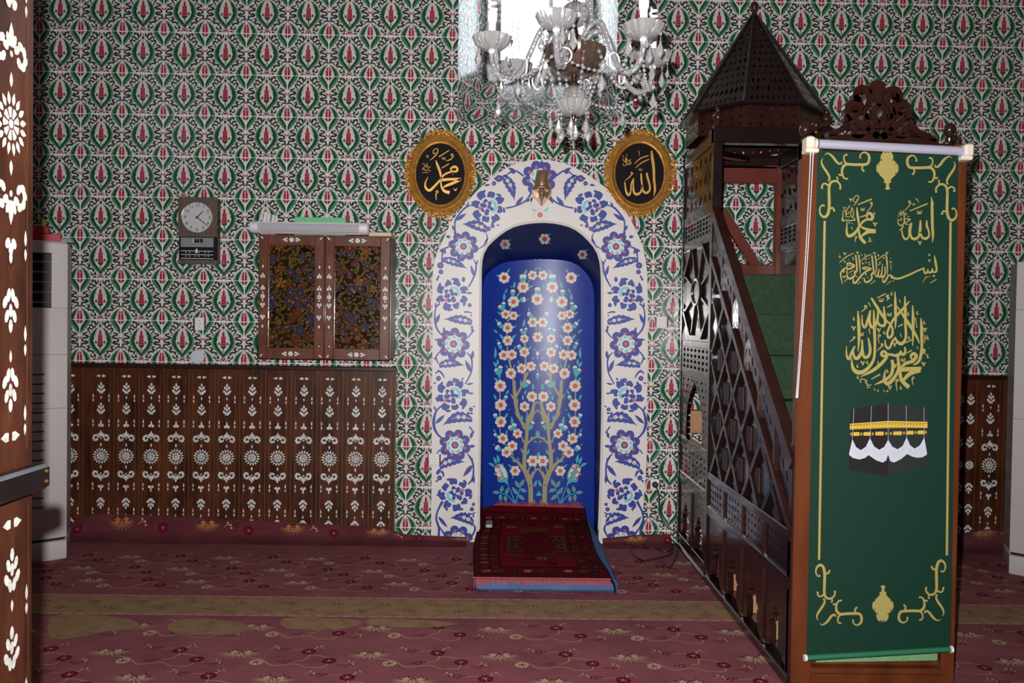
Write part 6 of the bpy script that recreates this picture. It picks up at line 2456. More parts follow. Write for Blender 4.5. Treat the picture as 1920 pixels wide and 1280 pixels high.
m.hexa([(xpl1 + .02, yfr + .012, .100), (xpr0 - .02, yfr + .012, .112), (xpr0 - .02, yfr + .028, .112), (xpl1 + .02, yfr + .028, .100),
        (xpl1 + .02, yfr + .014, .30), (xpr0 - .02, yfr + .014, .30), (xpr0 - .02, yfr + .028, .30), (xpl1 + .02, yfr + .028, .30)])
m.build('carpet_apron', mat('apron_pale_green', (112, 156, 112), .95, noise=.2, nscale=90, spec=.1), minbar)
for px in (1510, 1530, 1780):
    c_ = FX(px, 262)
    big = px == 1530
    m = MB()
    yk = yfr + (.9 if big else .025)
    c_ = on_y(px, 246 if big else 258, yk)
    m.lathe([(.0001, -.015), (.014, -.015), (.016, -.004), (.010, .004), (.022, .020), (.024, .030), (.018, .044), (.008, .052)] + ([(.013, .062), (.008, .074)] if big else []) + [(.0001, .055 if not big else .08)], c_, 'Z', 16)
    if big:
        m.bevbox((c_[0] - .02, yk - .02, c_[2] - .30), (c_[0] + .02, yk + .02, c_[2] - .012), .003)
    m.build('finial', MW, minbar, smooth=True)
# carved crest: scrolls sawn from one board
cr = Art(1550, 140, 8.727)
for p, w in (([(0, 985), (120, 960), (240, 900), (330, 800), (380, 730)], [70, 80, 80, 60, 50]), ([(1760, 1090), (1640, 1020), (1500, 970), (1400, 890), (1320, 780), (1290, 740)], [60, 80, 90, 90, 70, 50]),
             ([(380, 760), (330, 660), (330, 540), (420, 470), (520, 490), (540, 580), (470, 640), (420, 600)], [60, 80, 100, 110, 100, 80, 70, 50]),
             ([(1290, 760), (1310, 650), (1300, 540), (1210, 480), (1120, 520), (1100, 610), (1150, 680), (1210, 640)], [60, 80, 100, 110, 100, 80, 70, 50]),
             ([(640, 520), (680, 400), (640, 280), (540, 240), (460, 310), (470, 400), (550, 420)], [70, 100, 110, 110, 100, 90, 70]), ([(1000, 520), (950, 400), (990, 290), (1090, 260), (1160, 330), (1140, 420), (1060, 420)], [70, 100, 110, 110, 100, 90, 70]),
             ([(810, 330), (810, 420), (840, 520)], [150, 110, 70]), ([(840, 500), (740, 600), (760, 720), (830, 800)], [60, 80, 90, 60]), ([(840, 500), (930, 600), (910, 720), (830, 800)], [60, 80, 90, 60]),
             ([(660, 520), (600, 620), (640, 760), (740, 830), (840, 860)], [60, 80, 80, 80, 60]), ([(1010, 520), (1060, 620), (1030, 760), (940, 830), (840, 860)], [60, 80, 80, 80, 60]),
             ([(420, 700), (500, 800), (620, 860), (760, 960), (840, 1020)], [60, 90, 90, 80, 70]), ([(1240, 720), (1150, 820), (1040, 870), (930, 960), (850, 1020)], [60, 90, 90, 80, 70]),
             ([(340, 830), (430, 900), (420, 990), (520, 1010), (600, 960), (680, 880)], [80, 90, 80, 80, 70, 60]), ([(1330, 860), (1240, 920), (1260, 1000), (1160, 1010), (1080, 960), (1000, 880)], [80, 90, 80, 80, 70, 60]),
             ([(30, 1040), (900, 1055), (1800, 1110)], [90, 90, 70])):
    cr.stroke(p, [x * 1.12 for x in w], 0, 0, 3)
cr.poly([(690, 330), (660, 210), (690, 150), (740, 110), (770, 130), (790, 80), (830, 110), (860, 125), (910, 130), (940, 200), (920, 330)], 0, 0)
for p, r in (((470, 400), 60), ((1110, 380), 60), ((440, 590), 50), ((1180, 630), 50), ((650, 700), 55), ((1010, 690), 55), ((780, 1000), 60), ((920, 1010), 60), ((310, 720), 60)):
    cr.disc(p, r, 0, 0, 12)
m = MB()
cr.slab(m, lambda u, v, d: (on_y(u, -v, yfr + .03)[0], yfr + .05 - d, on_y(u, -v, yfr + .03)[2]), .0, .034)
m.build('carved_crest', MW, minbar)

# ------------------------------------------------------------------ green roller banner
yba = yfr - .028
BF = lambda u, v, d: (on_y(u, -v, yba)[0], yba - d, on_y(u, -v, yba)[2])
KB = on_y(1660, 281, yba - .0)
banner = thing('roller_banner', 'green roller banner with yellow Arabic script hung on the front of the pulpit', 'banner', (KB[0], yba, on_y(1650, 1222, yba)[2]))
BAN = [mat('banner_green', (13, 50, 38), .62, noise=.05, nscale=40, spec=.3, bump=.12, bscale=300), mat('banner_gold', (160, 148, 84), .62, spec=.3), mat('banner_rust_shadow', (120, 84, 40), .65, spec=.2), mat('print_black', (34, 30, 32), .6, spec=.25),
       mat('print_charcoal', (38, 44, 44), .6, spec=.25), mat('print_bright_gold', (206, 172, 62), .6, spec=.3), mat('print_white', (190, 195, 205), .6, spec=.3), mat('print_grey', (176, 182, 190), .6), mat('print_olive', (120, 104, 40), .6)]
tl, tr, bl_, br2 = (1533, 282), (1797, 292), (1512, 1232), (1782, 1215)
fb = MB()
NX, NYB = 12, 40


def fab(u, v):
    px = (tl[0] * (1 - u) + tr[0] * u) * (1 - v) + (bl_[0] * (1 - u) + br2[0] * u) * v
    py = (tl[1] * (1 - u) + tr[1] * u) * (1 - v) + (bl_[1] * (1 - u) + br2[1] * u) * v
    x, _, z = on_y(px, py, yba)
    return x, z


P3 = [(fab(i / NX, j / NYB)[0], yba + dd, fab(i / NX, j / NYB)[1]) for dd in (0, .0012) for j in range(NYB + 1) for i in range(NX + 1)]
n0 = (NX + 1) * (NYB + 1)
fb.add(P3, [[j * (NX + 1) + i, j * (NX + 1) + i + 1, (j + 1) * (NX + 1) + i + 1, (j + 1) * (NX + 1) + i] for j in range(NYB) for i in range(NX)] +
       [[n0 + j * (NX + 1) + i, n0 + (j + 1) * (NX + 1) + i, n0 + (j + 1) * (NX + 1) + i + 1, n0 + j * (NX + 1) + i + 1] for j in range(NYB) for i in range(NX)])
cloth = fb.build('cloth', BAN, banner)
a = Art()


def pen(p, w, n=3):                          # lettering with its thin rust edge
    a.stroke([(x + off, y + off * .3) for x, y in p], w, 2, 1, n)
    a.stroke(p, w, 1, 2, n)


def V_(x, y, s=1.0):
    pen([(x - 22 * s, y - 20 * s), (x - 8 * s, y - 16 * s), (x + 2 * s, y + 24 * s)], [22 * s, 14 * s, 6 * s], 2)
    pen([(x + 2 * s, y + 24 * s), (x + 10 * s, y - 8 * s), (x + 24 * s, y - 22 * s)], [6 * s, 12 * s, 14 * s], 2)


def shadda(x, y, s=1.0):
    pen([(x - 26 * s, y - 18 * s), (x - 22 * s, y + 16 * s), (x - 6 * s, y + 10 * s), (x - 4 * s, y - 16 * s), (x - 2 * s, y + 16 * s), (x + 16 * s, y + 12 * s), (x + 20 * s, y - 22 * s)], 10 * s, 2)


a.frame(1560, 355, 8.727)
off = 6
# left word
for p, w in (([(405, 292), (412, 400), (430, 500), (440, 610)], [14, 34, 36, 18]), ([(440, 590), (400, 680), (330, 745), (270, 760), (238, 700), (245, 520)], [24, 40, 50, 50, 34, 8]),
             ([(450, 610), (500, 530), (580, 490), (645, 490), (660, 430), (600, 385), (565, 430), (580, 480)], [26, 34, 34, 44, 50, 44, 30, 14]), ([(450, 600), (560, 650), (715, 665)], [24, 40, 24]),
             ([(712, 690), (600, 690), (510, 740), (475, 790)], [56, 60, 36, 12]), ([(440, 600), (440, 700), (470, 800), (545, 880)], [16, 30, 50, 46]), ([(420, 250), (648, 158)], [16, 22]), ([(450, 455), (545, 425)], [12, 22]),
             ([(565, 368), (610, 320), (655, 250), (640, 205), (628, 230), (655, 262)], [5, 12, 14, 12, 12, 8]), ([(345, 268), (390, 220), (430, 150), (425, 102), (380, 110), (345, 170), (370, 205), (410, 205), (400, 160)], [5, 12, 14, 12, 12, 12, 10, 10, 6]),
             ([(378, 860), (380, 800), (408, 790), (392, 762), (378, 785)], [8, 14, 12, 10, 8]), ([(598, 785), (625, 800), (600, 840), (618, 858), (655, 825)], [8, 14, 12, 14, 6]), ([(690, 360), (685, 410), (705, 395)], [5, 10, 8]),
             ([(318, 605), (322, 645), (342, 640)], [6, 12, 8])):
    pen(p, w)
V_(700, 575, 1.4)
V_(305, 175, 1.1)
shadda(503, 325, 1.15)
for p, w in (([(292, 258), (210, 380)], [12, 8]), ([(320, 290), (305, 420), (330, 450), (352, 400), (330, 300)], 12), ([(180, 350), (175, 520), (215, 500), (290, 510), (385, 500)], [8, 16, 14, 18, 14]), ([(185, 330), (240, 380), (220, 440), (290, 450)], 12),
             ([(325, 460), (370, 470), (355, 500)], 12), ([(180, 290), (205, 310), (225, 290)], 12), ([(210, 400), (260, 400), (280, 360)], 10), ([(165, 470), (160, 515)], 12), ([(270, 545), (295, 545)], 18), ([(325, 545), (335, 565)], 8), ([(215, 340), (250, 350)], 8)):
    pen(p, w, 2)
# right word
for p, w in (([(1625, 125), (1635, 300), (1640, 600), (1650, 750), (1638, 870)], [10, 44, 40, 36, 6]), ([(1622, 130), (1655, 250)], [14, 24]), ([(1548, 505), (1550, 600), (1580, 680), (1585, 760), (1530, 805), (1470, 780), (1440, 690)], [20, 36, 26, 30, 44, 36, 20]),
             ([(1445, 505), (1440, 650), (1420, 760), (1360, 810), (1300, 790), (1280, 700), (1300, 560)], [24, 44, 34, 44, 40, 24, 18]), ([(1300, 545), (1265, 640), (1255, 760), (1210, 815), (1160, 770), (1140, 660), (1155, 620)], [24, 30, 20, 34, 26, 14, 8]),
             ([(1270, 352), (1560, 232)], [14, 22]), ([(1095, 680), (1150, 620), (1165, 600), (1145, 595)], [5, 14, 16, 10]), ([(1175, 355), (1240, 290), (1285, 230), (1265, 185), (1250, 215), (1300, 240)], [5, 12, 14, 14, 12, 6]),
             ([(1365, 150), (1400, 175), (1415, 220)], [14, 14, 4]), ([(1322, 235), (1350, 230), (1348, 255), (1325, 255), (1322, 235)], 9)):
    pen(p, w)
shadda(1432, 375, 1.4)
V_(1432, 880, 1.3)
for p, w in (([(1165, 340), (1180, 440), (1190, 560)], [8, 18, 12]), ([(1075, 480), (1080, 560), (1130, 590), (1180, 540), (1170, 480)], [8, 16, 20, 14, 10]), ([(1200, 480), (1280, 490), (1240, 520), (1195, 570), (1270, 570)], [14, 24, 12, 14, 8]),
             ([(1090, 380), (1130, 430), (1150, 360)], 14), ([(1090, 490), (1120, 510), (1140, 480), (1115, 470)], 12), ([(1180, 400), (1215, 380)], 9), ([(1190, 420), (1230, 405)], 9), ([(1230, 450), (1265, 440)], 9), ([(1075, 430), (1095, 440)], 12), ([(1120, 340), (1125, 400)], 10)):
    pen(p, w, 2)
# long line
a.frame(1560, 465, 8.727)
for p, w in (([(1672, 115), (1690, 220), (1710, 350), (1690, 390), (1650, 385), (1640, 330)], [8, 36, 30, 30, 30, 14]), ([(1640, 330), (1620, 395), (1575, 390), (1565, 345)], [10, 34, 26, 14]), ([(1570, 340), (1550, 400), (1515, 405), (1500, 350), (1505, 320)], [12, 30, 30, 20, 12]),
             ([(1510, 325), (1400, 370), (1250, 440), (1100, 495), (1010, 490), (960, 445), (920, 450), (880, 520), (845, 560), (825, 520), (845, 470)], [24, 26, 28, 30, 34, 24, 22, 26, 28, 14, 6]), ([(965, 460), (985, 500)], [30, 20]),
             ([(885, 120), (900, 250), (905, 440)], [20, 24, 8]), ([(860, 300), (870, 400), (845, 465), (810, 460), (820, 300)], [14, 20, 28, 24, 12]), ([(815, 390), (790, 470), (755, 450), (770, 350)], [14, 26, 20, 12]), ([(770, 340), (735, 470), (705, 420), (730, 330)], [12, 22, 14, 8]),
             ([(705, 120), (720, 240), (725, 380)], [22, 22, 10]), ([(650, 120), (665, 250), (680, 400), (655, 430)], [22, 24, 24, 14]), ([(670, 400), (640, 430), (650, 490), (590, 550), (535, 545), (525, 480)], [20, 20, 24, 30, 26, 10]),
             ([(640, 340), (560, 312), (500, 330), (560, 350), (640, 345)], [26, 24, 24, 16, 14]), ([(640, 345), (540, 390), (460, 470), (390, 560), (350, 565), (345, 500)], [20, 24, 28, 30, 28, 10]), ([(540, 390), (555, 440)], [14, 22]),
             ([(435, 110), (450, 250), (460, 425)], [20, 22, 8]), ([(385, 110), (400, 240), (405, 370), (380, 400)], [22, 24, 24, 14]), ([(400, 370), (365, 390), (375, 440), (320, 490), (260, 490), (245, 420), (240, 320)], [18, 20, 24, 34, 30, 16, 10]),
             ([(370, 290), (290, 245), (240, 260), (300, 290), (370, 300)], [28, 26, 20, 12, 12]), ([(370, 300), (280, 340), (240, 330), (250, 270)], [20, 26, 20, 10]), ([(240, 320), (190, 340), (140, 410), (150, 500), (165, 590)], [16, 24, 22, 16, 6]), ([(185, 345), (195, 400)], [20, 26]),
             ([(120, 240), (220, 150), (355, 80)], [8, 14, 10]), ([(465, 215), (550, 140), (640, 100)], [8, 14, 10]), ([(740, 195), (820, 130), (900, 95)], [8, 14, 10]), ([(1480, 560), (1530, 480), (1545, 465)], [5, 12, 12]), ([(1600, 575), (1705, 510)], [8, 14]),
             ([(890, 595), (965, 535)], [6, 12]), ([(625, 590), (705, 530)], [6, 12]), ([(415, 592), (470, 550)], [6, 12]), ([(185, 555), (250, 505)], [6, 12]), ([(270, 405), (350, 360)], [6, 12]), ([(475, 90), (490, 125)], [6, 10]), ([(955, 270), (970, 360)], [10, 4]),
             ([(770, 230), (790, 240), (745, 290)], [12, 12, 4]), ([(590, 235), (620, 225)], 9), ([(815, 270), (835, 265)], 9), ([(330, 150), (350, 150)], 12), ([(300, 430), (335, 430)], 9), ([(570, 480), (600, 480)], 9), ([(825, 275), (820, 300)], 6)):
    pen(p, w)
for x, y, r in ((1665, 455, 22), (1590, 465, 12), (1555, 470, 12), (185, 470, 18), (215, 465, 18), (400, 465, 14), (495, 495, 12), (1000, 540, 12), (150, 300, 8), (120, 100, 9), (270, 195, 9), (960, 165, 9), (605, 170, 9), (805, 215, 8)):
    a.poly([(x - r, y), (x, y - r), (x + r, y), (x, y + r)], 1, 2)
for x, y, s in ((205, 95, 1.2), (125, 150, .9), (205, 225, .9), (345, 185, .8), (415, 80, 1.1), (690, 90, 1.1), (895, 85, 1.1), (755, 125, .9), (550, 185, .9), (500, 255, .9), (550, 240, .7), (610, 270, .8), (845, 165, .8), (955, 235, 1.0), (1590, 210, 1.1)):
    V_(x, y, s * .8)
pen([(1580, 105), (1592, 95), (1602, 115), (1585, 130), (1580, 108)], 9, 2)
pen([(525, 100), (540, 95), (545, 120), (525, 122)], 8, 2)
# round composition
a.frame(1570, 530, 5.82)
off = 4
for p, w in (([(628, 95), (632, 250), (635, 400), (630, 500)], [8, 30, 24, 6]), ([(735, 145), (740, 300), (742, 450), (745, 600), (700, 665), (650, 640), (630, 590)], [10, 32, 26, 26, 36, 28, 12]), ([(785, 200), (700, 300), (610, 400), (545, 540), (560, 600), (600, 560), (590, 470), (520, 400), (440, 280), (370, 165)], [10, 28, 26, 22, 26, 26, 20, 24, 30, 20]),
             ([(650, 255), (760, 420), (850, 560), (895, 660)], [10, 32, 28, 10]), ([(820, 245), (825, 400), (825, 550), (820, 690)], [10, 30, 24, 6]), ([(912, 385), (918, 520), (920, 700), (900, 830), (860, 880), (825, 890)], [10, 32, 26, 30, 24, 10]),
             ([(630, 600), (600, 640), (575, 700), (550, 715), (525, 680), (518, 620)], [14, 24, 22, 26, 20, 8]), ([(505, 255), (515, 370), (520, 440), (500, 470), (455, 455), (430, 390)], [12, 30, 26, 30, 26, 10]), ([(440, 250), (440, 380), (410, 470), (370, 480), (350, 420), (360, 300)], [10, 24, 26, 34, 26, 14]),
             ([(358, 300), (330, 400), (300, 490), (270, 440), (268, 350)], [12, 22, 26, 18, 8]), ([(395, 295), (402, 480), (408, 700), (390, 850), (300, 960), (215, 975), (165, 920), (155, 820)], [12, 30, 26, 28, 40, 46, 32, 8]), ([(222, 305), (232, 450), (235, 600), (225, 750)], [10, 32, 28, 6]),
             ([(335, 600), (355, 700), (350, 780), (310, 815), (280, 780), (265, 620)], [12, 28, 28, 34, 26, 14]), ([(270, 620), (265, 750), (215, 825), (180, 800), (170, 720)], [12, 30, 38, 26, 12]), ([(190, 690), (150, 770), (125, 835), (100, 790), (98, 690)], [16, 26, 26, 18, 6]),
             ([(130, 645), (175, 610), (185, 585)], [5, 14, 26]), ([(735, 700), (740, 760), (710, 785), (690, 740)], [16, 26, 30, 12]), ([(690, 740), (670, 790), (640, 795), (560, 780), (500, 800), (480, 770), (510, 745), (540, 800), (480, 880), (380, 960), (250, 1025)], [14, 30, 28, 26, 28, 30, 26, 30, 34, 34, 6]),
             ([(650, 770), (665, 860), (680, 960), (700, 1060), (780, 1140)], [16, 30, 30, 40, 46]), ([(665, 860), (660, 960), (600, 1060), (540, 1100), (510, 1040), (525, 945)], [14, 28, 38, 40, 28, 6]), ([(595, 840), (605, 920), (580, 1010), (500, 1070), (405, 1110)], [30, 34, 32, 30, 6]),
             ([(690, 935), (740, 880), (820, 855), (860, 800), (830, 770), (800, 800), (815, 840)], [24, 34, 36, 36, 34, 26, 12]), ([(690, 945), (800, 940), (915, 930)], [50, 46, 30]), ([(905, 955), (800, 985), (730, 1050), (720, 1090)], [40, 44, 30, 10]),
             ([(430, 165), (525, 120)], [8, 14]), ([(540, 270), (595, 238)], [8, 14]), ([(660, 478), (712, 452)], [8, 14]), ([(740, 655), (808, 622)], [8, 14]), ([(760, 765), (810, 735)], [8, 14]), ([(370, 1050), (465, 998)], [8, 16]), ([(255, 320), (300, 285), (320, 260), (300, 248), (295, 270)], [5, 12, 14, 12, 10]),
             ([(430, 745), (475, 700), (495, 680), (482, 662), (480, 685)], [5, 12, 14, 12, 10]), ([(890, 810), (930, 770), (955, 740), (940, 720), (940, 750), (975, 790)], [5, 12, 14, 12, 10, 6]), ([(528, 155), (555, 130), (545, 170), (570, 160), (535, 195)], [10, 14, 12, 12, 4]),
             ([(455, 660), (445, 590), (470, 580), (455, 560), (440, 575)], [5, 10, 10, 10, 8]), ([(650, 1180), (640, 1080), (668, 1070), (650, 1050), (635, 1070)], [5, 12, 10, 10, 8]), ([(825, 1115), (815, 1045), (838, 1040), (822, 1020)], [5, 12, 10, 8]), ([(255, 1090), (250, 1055), (300, 1055), (330, 1120), (370, 1110)], [8, 10, 10, 12, 8]),
             ([(300, 1090), (325, 1060)], 7), ([(320, 1140), (350, 1142)], 9), ([(400, 1150), (410, 1175)], 7), ([(445, 1160), (438, 1178), (452, 1190)], 7), ([(500, 1170), (515, 1190)], 7), ([(535, 1190), (545, 1170), (552, 1192)], 7), ([(345, 500), (355, 560)], [12, 5]), ([(340, 215), (360, 260)], [12, 5]), ([(675, 185), (688, 220)], [10, 4]),
             ([(850, 380), (865, 470), (872, 480), (858, 485)], [10, 6, 8, 8]), ([(868, 695), (878, 725)], [10, 4]), ([(685, 555), (700, 595)], [10, 4]), ([(980, 570), (948, 640)], [4, 4]), ([(955, 570), (950, 660)], [10, 4])):
    pen(p, w)
for x, y in ((175, 500), (450, 520), (622, 675), (952, 515), (938, 890), (275, 880), (632, 905), (570, 1145)):
    V_(x, y, .95)
for x, y in ((590, 115), (772, 335), (870, 325), (945, 430), (780, 595), (510, 540), (985, 600), (985, 800), (445, 870), (545, 960), (218, 905), (325, 865), (690, 1140), (178, 390), (222, 1025)):
    pen([(x + 4, y - 18), (x - 6, y + 4), (x + 2, y + 18), (x + 12, y + 8)], [6, 10, 12, 8], 2)
for x, y in ((480, 190), (570, 345), (265, 560), (718, 840)):
    shadda(x, y, .9)
a.disc((998, 708), 5, 1, 2, 6)
# corner scrolls (upper left, then the others placed from it) and the cartouches
off = 6


def scrolls(T2):
    for p, w in (([(290, 165), (330, 138), (400, 180), (470, 270), (520, 300), (545, 275), (530, 268)], [5, 16, 32, 34, 26, 18, 16]), ([(262, 210), (240, 260), (260, 330), (320, 420), (358, 490), (355, 545), (335, 545)], [5, 18, 30, 34, 30, 22, 22]),
                 ([(820, 215), (825, 160), (880, 122), (945, 160), (955, 240), (920, 300), (840, 308), (720, 308), (610, 305), (555, 360), (550, 440), (580, 510), (635, 520)], [24, 18, 22, 34, 36, 38, 40, 40, 40, 36, 28, 24, 26]),
                 ([(630, 165), (600, 160), (575, 200), (590, 270), (640, 300)], [26, 22, 20, 24, 30]), ([(860, 320), (848, 370), (880, 410)], [26, 22, 30]), ([(545, 440), (525, 470), (500, 450)], [20, 22, 26]),
                 ([(470, 490), (485, 530), (450, 560)], [24, 18, 22]), ([(520, 680), (520, 610), (460, 555), (390, 570), (355, 640), (355, 800), (355, 960), (330, 1060), (280, 1095), (225, 1050), (215, 970), (250, 915), (285, 930)],
                                                                   [28, 24, 30, 34, 36, 40, 40, 40, 38, 28, 20, 20, 30]), ([(250, 670), (250, 620), (290, 590), (345, 620)], [30, 22, 24, 28]), ([(370, 970), (410, 955), (435, 1010)], [28, 22, 28])):
        q = [T2(*x) for x in p]
        a.stroke([(x + .75, y + .2) for x, y in q], [v / 8 for v in w], 2, 1, 3)
        a.stroke(q, [v / 8 for v in w], 1, 2, 3)


def bil(u, v):
    px = (tl[0] * (1 - u) + tr[0] * u) * (1 - v) + (bl_[0] * (1 - u) + br2[0] * u) * v
    py = (tl[1] * (1 - u) + tr[1] * u) * (1 - v) + (bl_[1] * (1 - u) + br2[1] * u) * v
    return px, py


a.frame(0, 0, 1)
scrolls(lambda x, y: (1510 + x / 8, 270 + y / 8))
scrolls(lambda x, y: (1820.5 - x / 8 + (y / 8) * -.005, 275.5 + y / 8 + .5))
scrolls(lambda x, y: (1502.5 + x / 8 * .94 - (y / 8) * -.015, 1186 - y / 8 * .94 - x / 8 * .02 + 2))
scrolls(lambda x, y: (1797 - x / 8 * .94 + .4, 1176 - y / 8 * .94 + 2 + x / 8 * .03))
for x0, y0, x1, y1 in ((1546, 414, 1535.5, 1049), (1782, 416, 1775, 1041)):
    a.stroke([(x0 + .8, y0), (x1 + .8, y1)], 4, 2, 1, 1)
    a.stroke([(x0, y0), (x1, y1)], 4, 1, 2, 1)
CT = [(340, 95), (355, 130), (375, 112), (410, 125), (435, 175), (438, 235), (455, 255), (475, 275), (500, 300), (516, 350), (510, 410), (480, 450), (430, 500), (395, 540), (405, 575), (372, 590), (375, 645), (392, 670), (350, 688), (312, 672), (330, 645), (330, 590), (295, 575),
      (305, 540), (270, 500), (220, 450), (190, 410), (183, 350), (200, 300), (225, 275), (245, 255), (248, 235), (250, 175), (280, 125), (320, 112), (330, 130)]
for T2 in (lambda x, y: (1620 + x / 8, 270 + y / 8), lambda x, y: (1655 + (x - 348) / 8 * .96, 1132 - (y - 390) / 8 * .95)):
    a.poly([(T2(*p)[0] + .7, T2(*p)[1]) for p in CT], 2, 1)
    a.poly([T2(*p) for p in CT], 1, 2)
    for p in ((218, 300), (478, 300), (218, 440), (475, 440), (262, 240), (430, 240), (320, 125), (362, 125)):
        a.disc(T2(*p), 1.4, 0, 3, 6)
# the black cubic building with gold band and white drapes
a.frame(1570, 740, 7.53)
a.poly([(180, 205), (716, 120), (716, 1155), (165, 1050)], 3, 1)
a.poly([(716, 120), (1278, 185), (1260, 1015), (716, 1155)], 4, 1)
a.poly([(175, 408), (716, 368), (1272, 380), (1272, 468), (716, 468), (175, 490)], 5, 2)
for k in range(24):
    x = 200 + k * 44
    y = 440 - (x - 200) * .045 if x < 716 else 416 + (x - 716) * .012
    a.stroke([(x - 10, y + 12), (x, y - 8), (x + 12, y - 12)], 10, 8, 3, 1)
for yo in (18, 86):
    a.stroke([(175, 408 + yo - (0 if yo < 50 else 14)), (716, 372 + yo), (1272, 384 + yo)], 5, 3, 3, 1)
for x0, x1, y in ((225, 310, 552), (368, 470, 550), (536, 652, 546), (790, 908, 542), (974, 1075, 534), (1132, 1220, 530)):
    a.poly([(x0, y - 24), (x1, y - 28), (x1, y + 26), (x0, y + 26)], 5, 2)
for x, y in ((198, 552), (338, 552), (500, 550), (688, 545), (754, 545), (940, 538), (1104, 532), (1245, 527)):
    a.poly([(x - 20, y), (x, y - 24), (x + 20, y), (x, y + 24)], 5, 2)
    a.poly([(x - 9, y), (x, y - 11), (x + 9, y), (x, y + 11)], 3, 3)
for x0, x1, ye in ((232, 210, 620), (482, 460, 610), (716, 716, 640), (970, 978, 600), (1222, 1226, 600)):
    y0 = 205 - (x0 - 180) * .158 if x0 < 716 else 120 + (x0 - 716) * .115
    a.stroke([(x0, y0), (x1, ye)], 5, 7, 3, 1)
sw = [(210, 625, 460, 610, 330, 780), (460, 610, 716, 635, 590, 775), (716, 635, 978, 600, 850, 768), (978, 600, 1226, 600, 1090, 758)]
lows = [(165, 830), (230, 890), (310, 912), (440, 848), (520, 905), (630, 960), (716, 820), (716, 880), (780, 955), (870, 905), (985, 835), (1060, 880), (1130, 888), (1265, 820)]
topc = [(210, 625)]
for x0, y0, x1, y1, xm_, ym_ in sw:
    topc += [(x0 + (xm_ - x0) * .45, y0 + (ym_ - y0) * .72), (xm_, ym_), (xm_ + (x1 - xm_) * .55, y1 + (ym_ - y1) * .72), (x1, y1)]
a.poly([(165, 830)] + topc + [(1265, 820), (1262, 845), (1200, 880), (1130, 888), (1060, 872), (985, 835), (900, 905), (800, 955), (745, 935), (716, 840), (690, 925), (640, 955), (550, 925), (440, 850), (390, 890), (310, 912), (220, 890), (168, 850)], 6, 2)
for (x0, y0, x1, y1, xm_, ym_) in sw:
    for q in (.28, .52, .76):
        yb_ = 830 + q * 60
        a.stroke([(x0 + 20 + 30 * q, y0 + 120 + 80 * q), (xm_ - 10, ym_ + 120 * q), (x1 - 20 - 20 * q, y1 + 110 + 70 * q)], 6, 7, 3, 3)
a.build('printed_design', BAN, BF, cloth, step=.00022)
# roller tube, end brackets, chain, bottom bar
ALU = mat('roller_aluminium', (196, 196, 216), .35, .3)
BRK = mat('bracket_cream', (226, 214, 196), .45)
m = MB()
ta, tb = on_y(1533, 270, yba), on_y(1804, 284, yba)
m.tube([(ta[0], yba - .005, ta[2]), (tb[0], yba - .005, tb[2])], .0165, 18)
m.build('roller_tube', ALU, banner, smooth=True)
m = MB()
for p, q in ((ta, -1), (tb, 1)):
    m.tube([(p[0] + q * .0, yba - .005, p[2]), (p[0] + q * .016, yba - .005, p[2] - q * .001)], .0155, 14)
m.split('tube_end', mat('plug_grey', (110, 104, 112), .5), banner, smooth=True)
for p, q in ((on_y(1517, 270, yba), -1), (on_y(1812, 284, yba), 1)):
    m = MB()
    m.bevbox((p[0] - .018, yba - .030, p[2] - .022), (p[0] + .014, yba + .026, p[2] + .024), .006)
    m.bevbox((p[0] - .018 + (0 if q < 0 else -.01), yba - .022, p[2] - .034), (p[0] + .030 if q < 0 else p[0] + .014, yba + .026, p[2] - .018), .003)
    m.lathe([(.0001, 0), (.020, 0), (.020, .012), (.0001, .014)], (p[0] + q * -.012, yba - .005, p[2]), 'X', 16)
    m.build('bracket', BRK, banner)
m = MB()
b0, b1 = on_y(1511, 1233, yba - .004), on_y(1783, 1217, yba - .004)
m.tube([(b0[0] + .004, yba - .003, b0[2]), (b1[0] - .004, yba - .003, b1[2])], .010, 14)
m.build('bottom_bar', mat('banner_green_bar', (38, 104, 74), .6), banner, smooth=True)
m = MB()
for p, q in ((b0, -1), (b1, 1)):
    m.tube([(p[0] - q * .003, yba - .003, p[2]), (p[0] + q * .006, yba - .003, p[2])], .0125, 14)
m.split('bar_cap', WHITE, banner, smooth=True)
CHN = mat('chain_white_plastic', (226, 226, 226), .35)
for s in (0, 1):
    m = MB()
    top_ = on_y(1520 + s * 5, 285, yba - .028)
    mid_ = on_y(1503 + s * 3, 600, yba - .02)
    bot_ = on_y(1493 + s * 2.5, 745, yba - .015)
    pts = catmull([top_, ((top_[0] + mid_[0]) / 2, yba - .03, (top_[2] + mid_[2]) / 2), mid_, bot_], 46)
    for p in pts[::1]:
        m.ball(p, .0026, 5, 4)
    m.tube(pts[::6], .0008, 4)
    ch = m.build('bead_chain', CHN, banner)

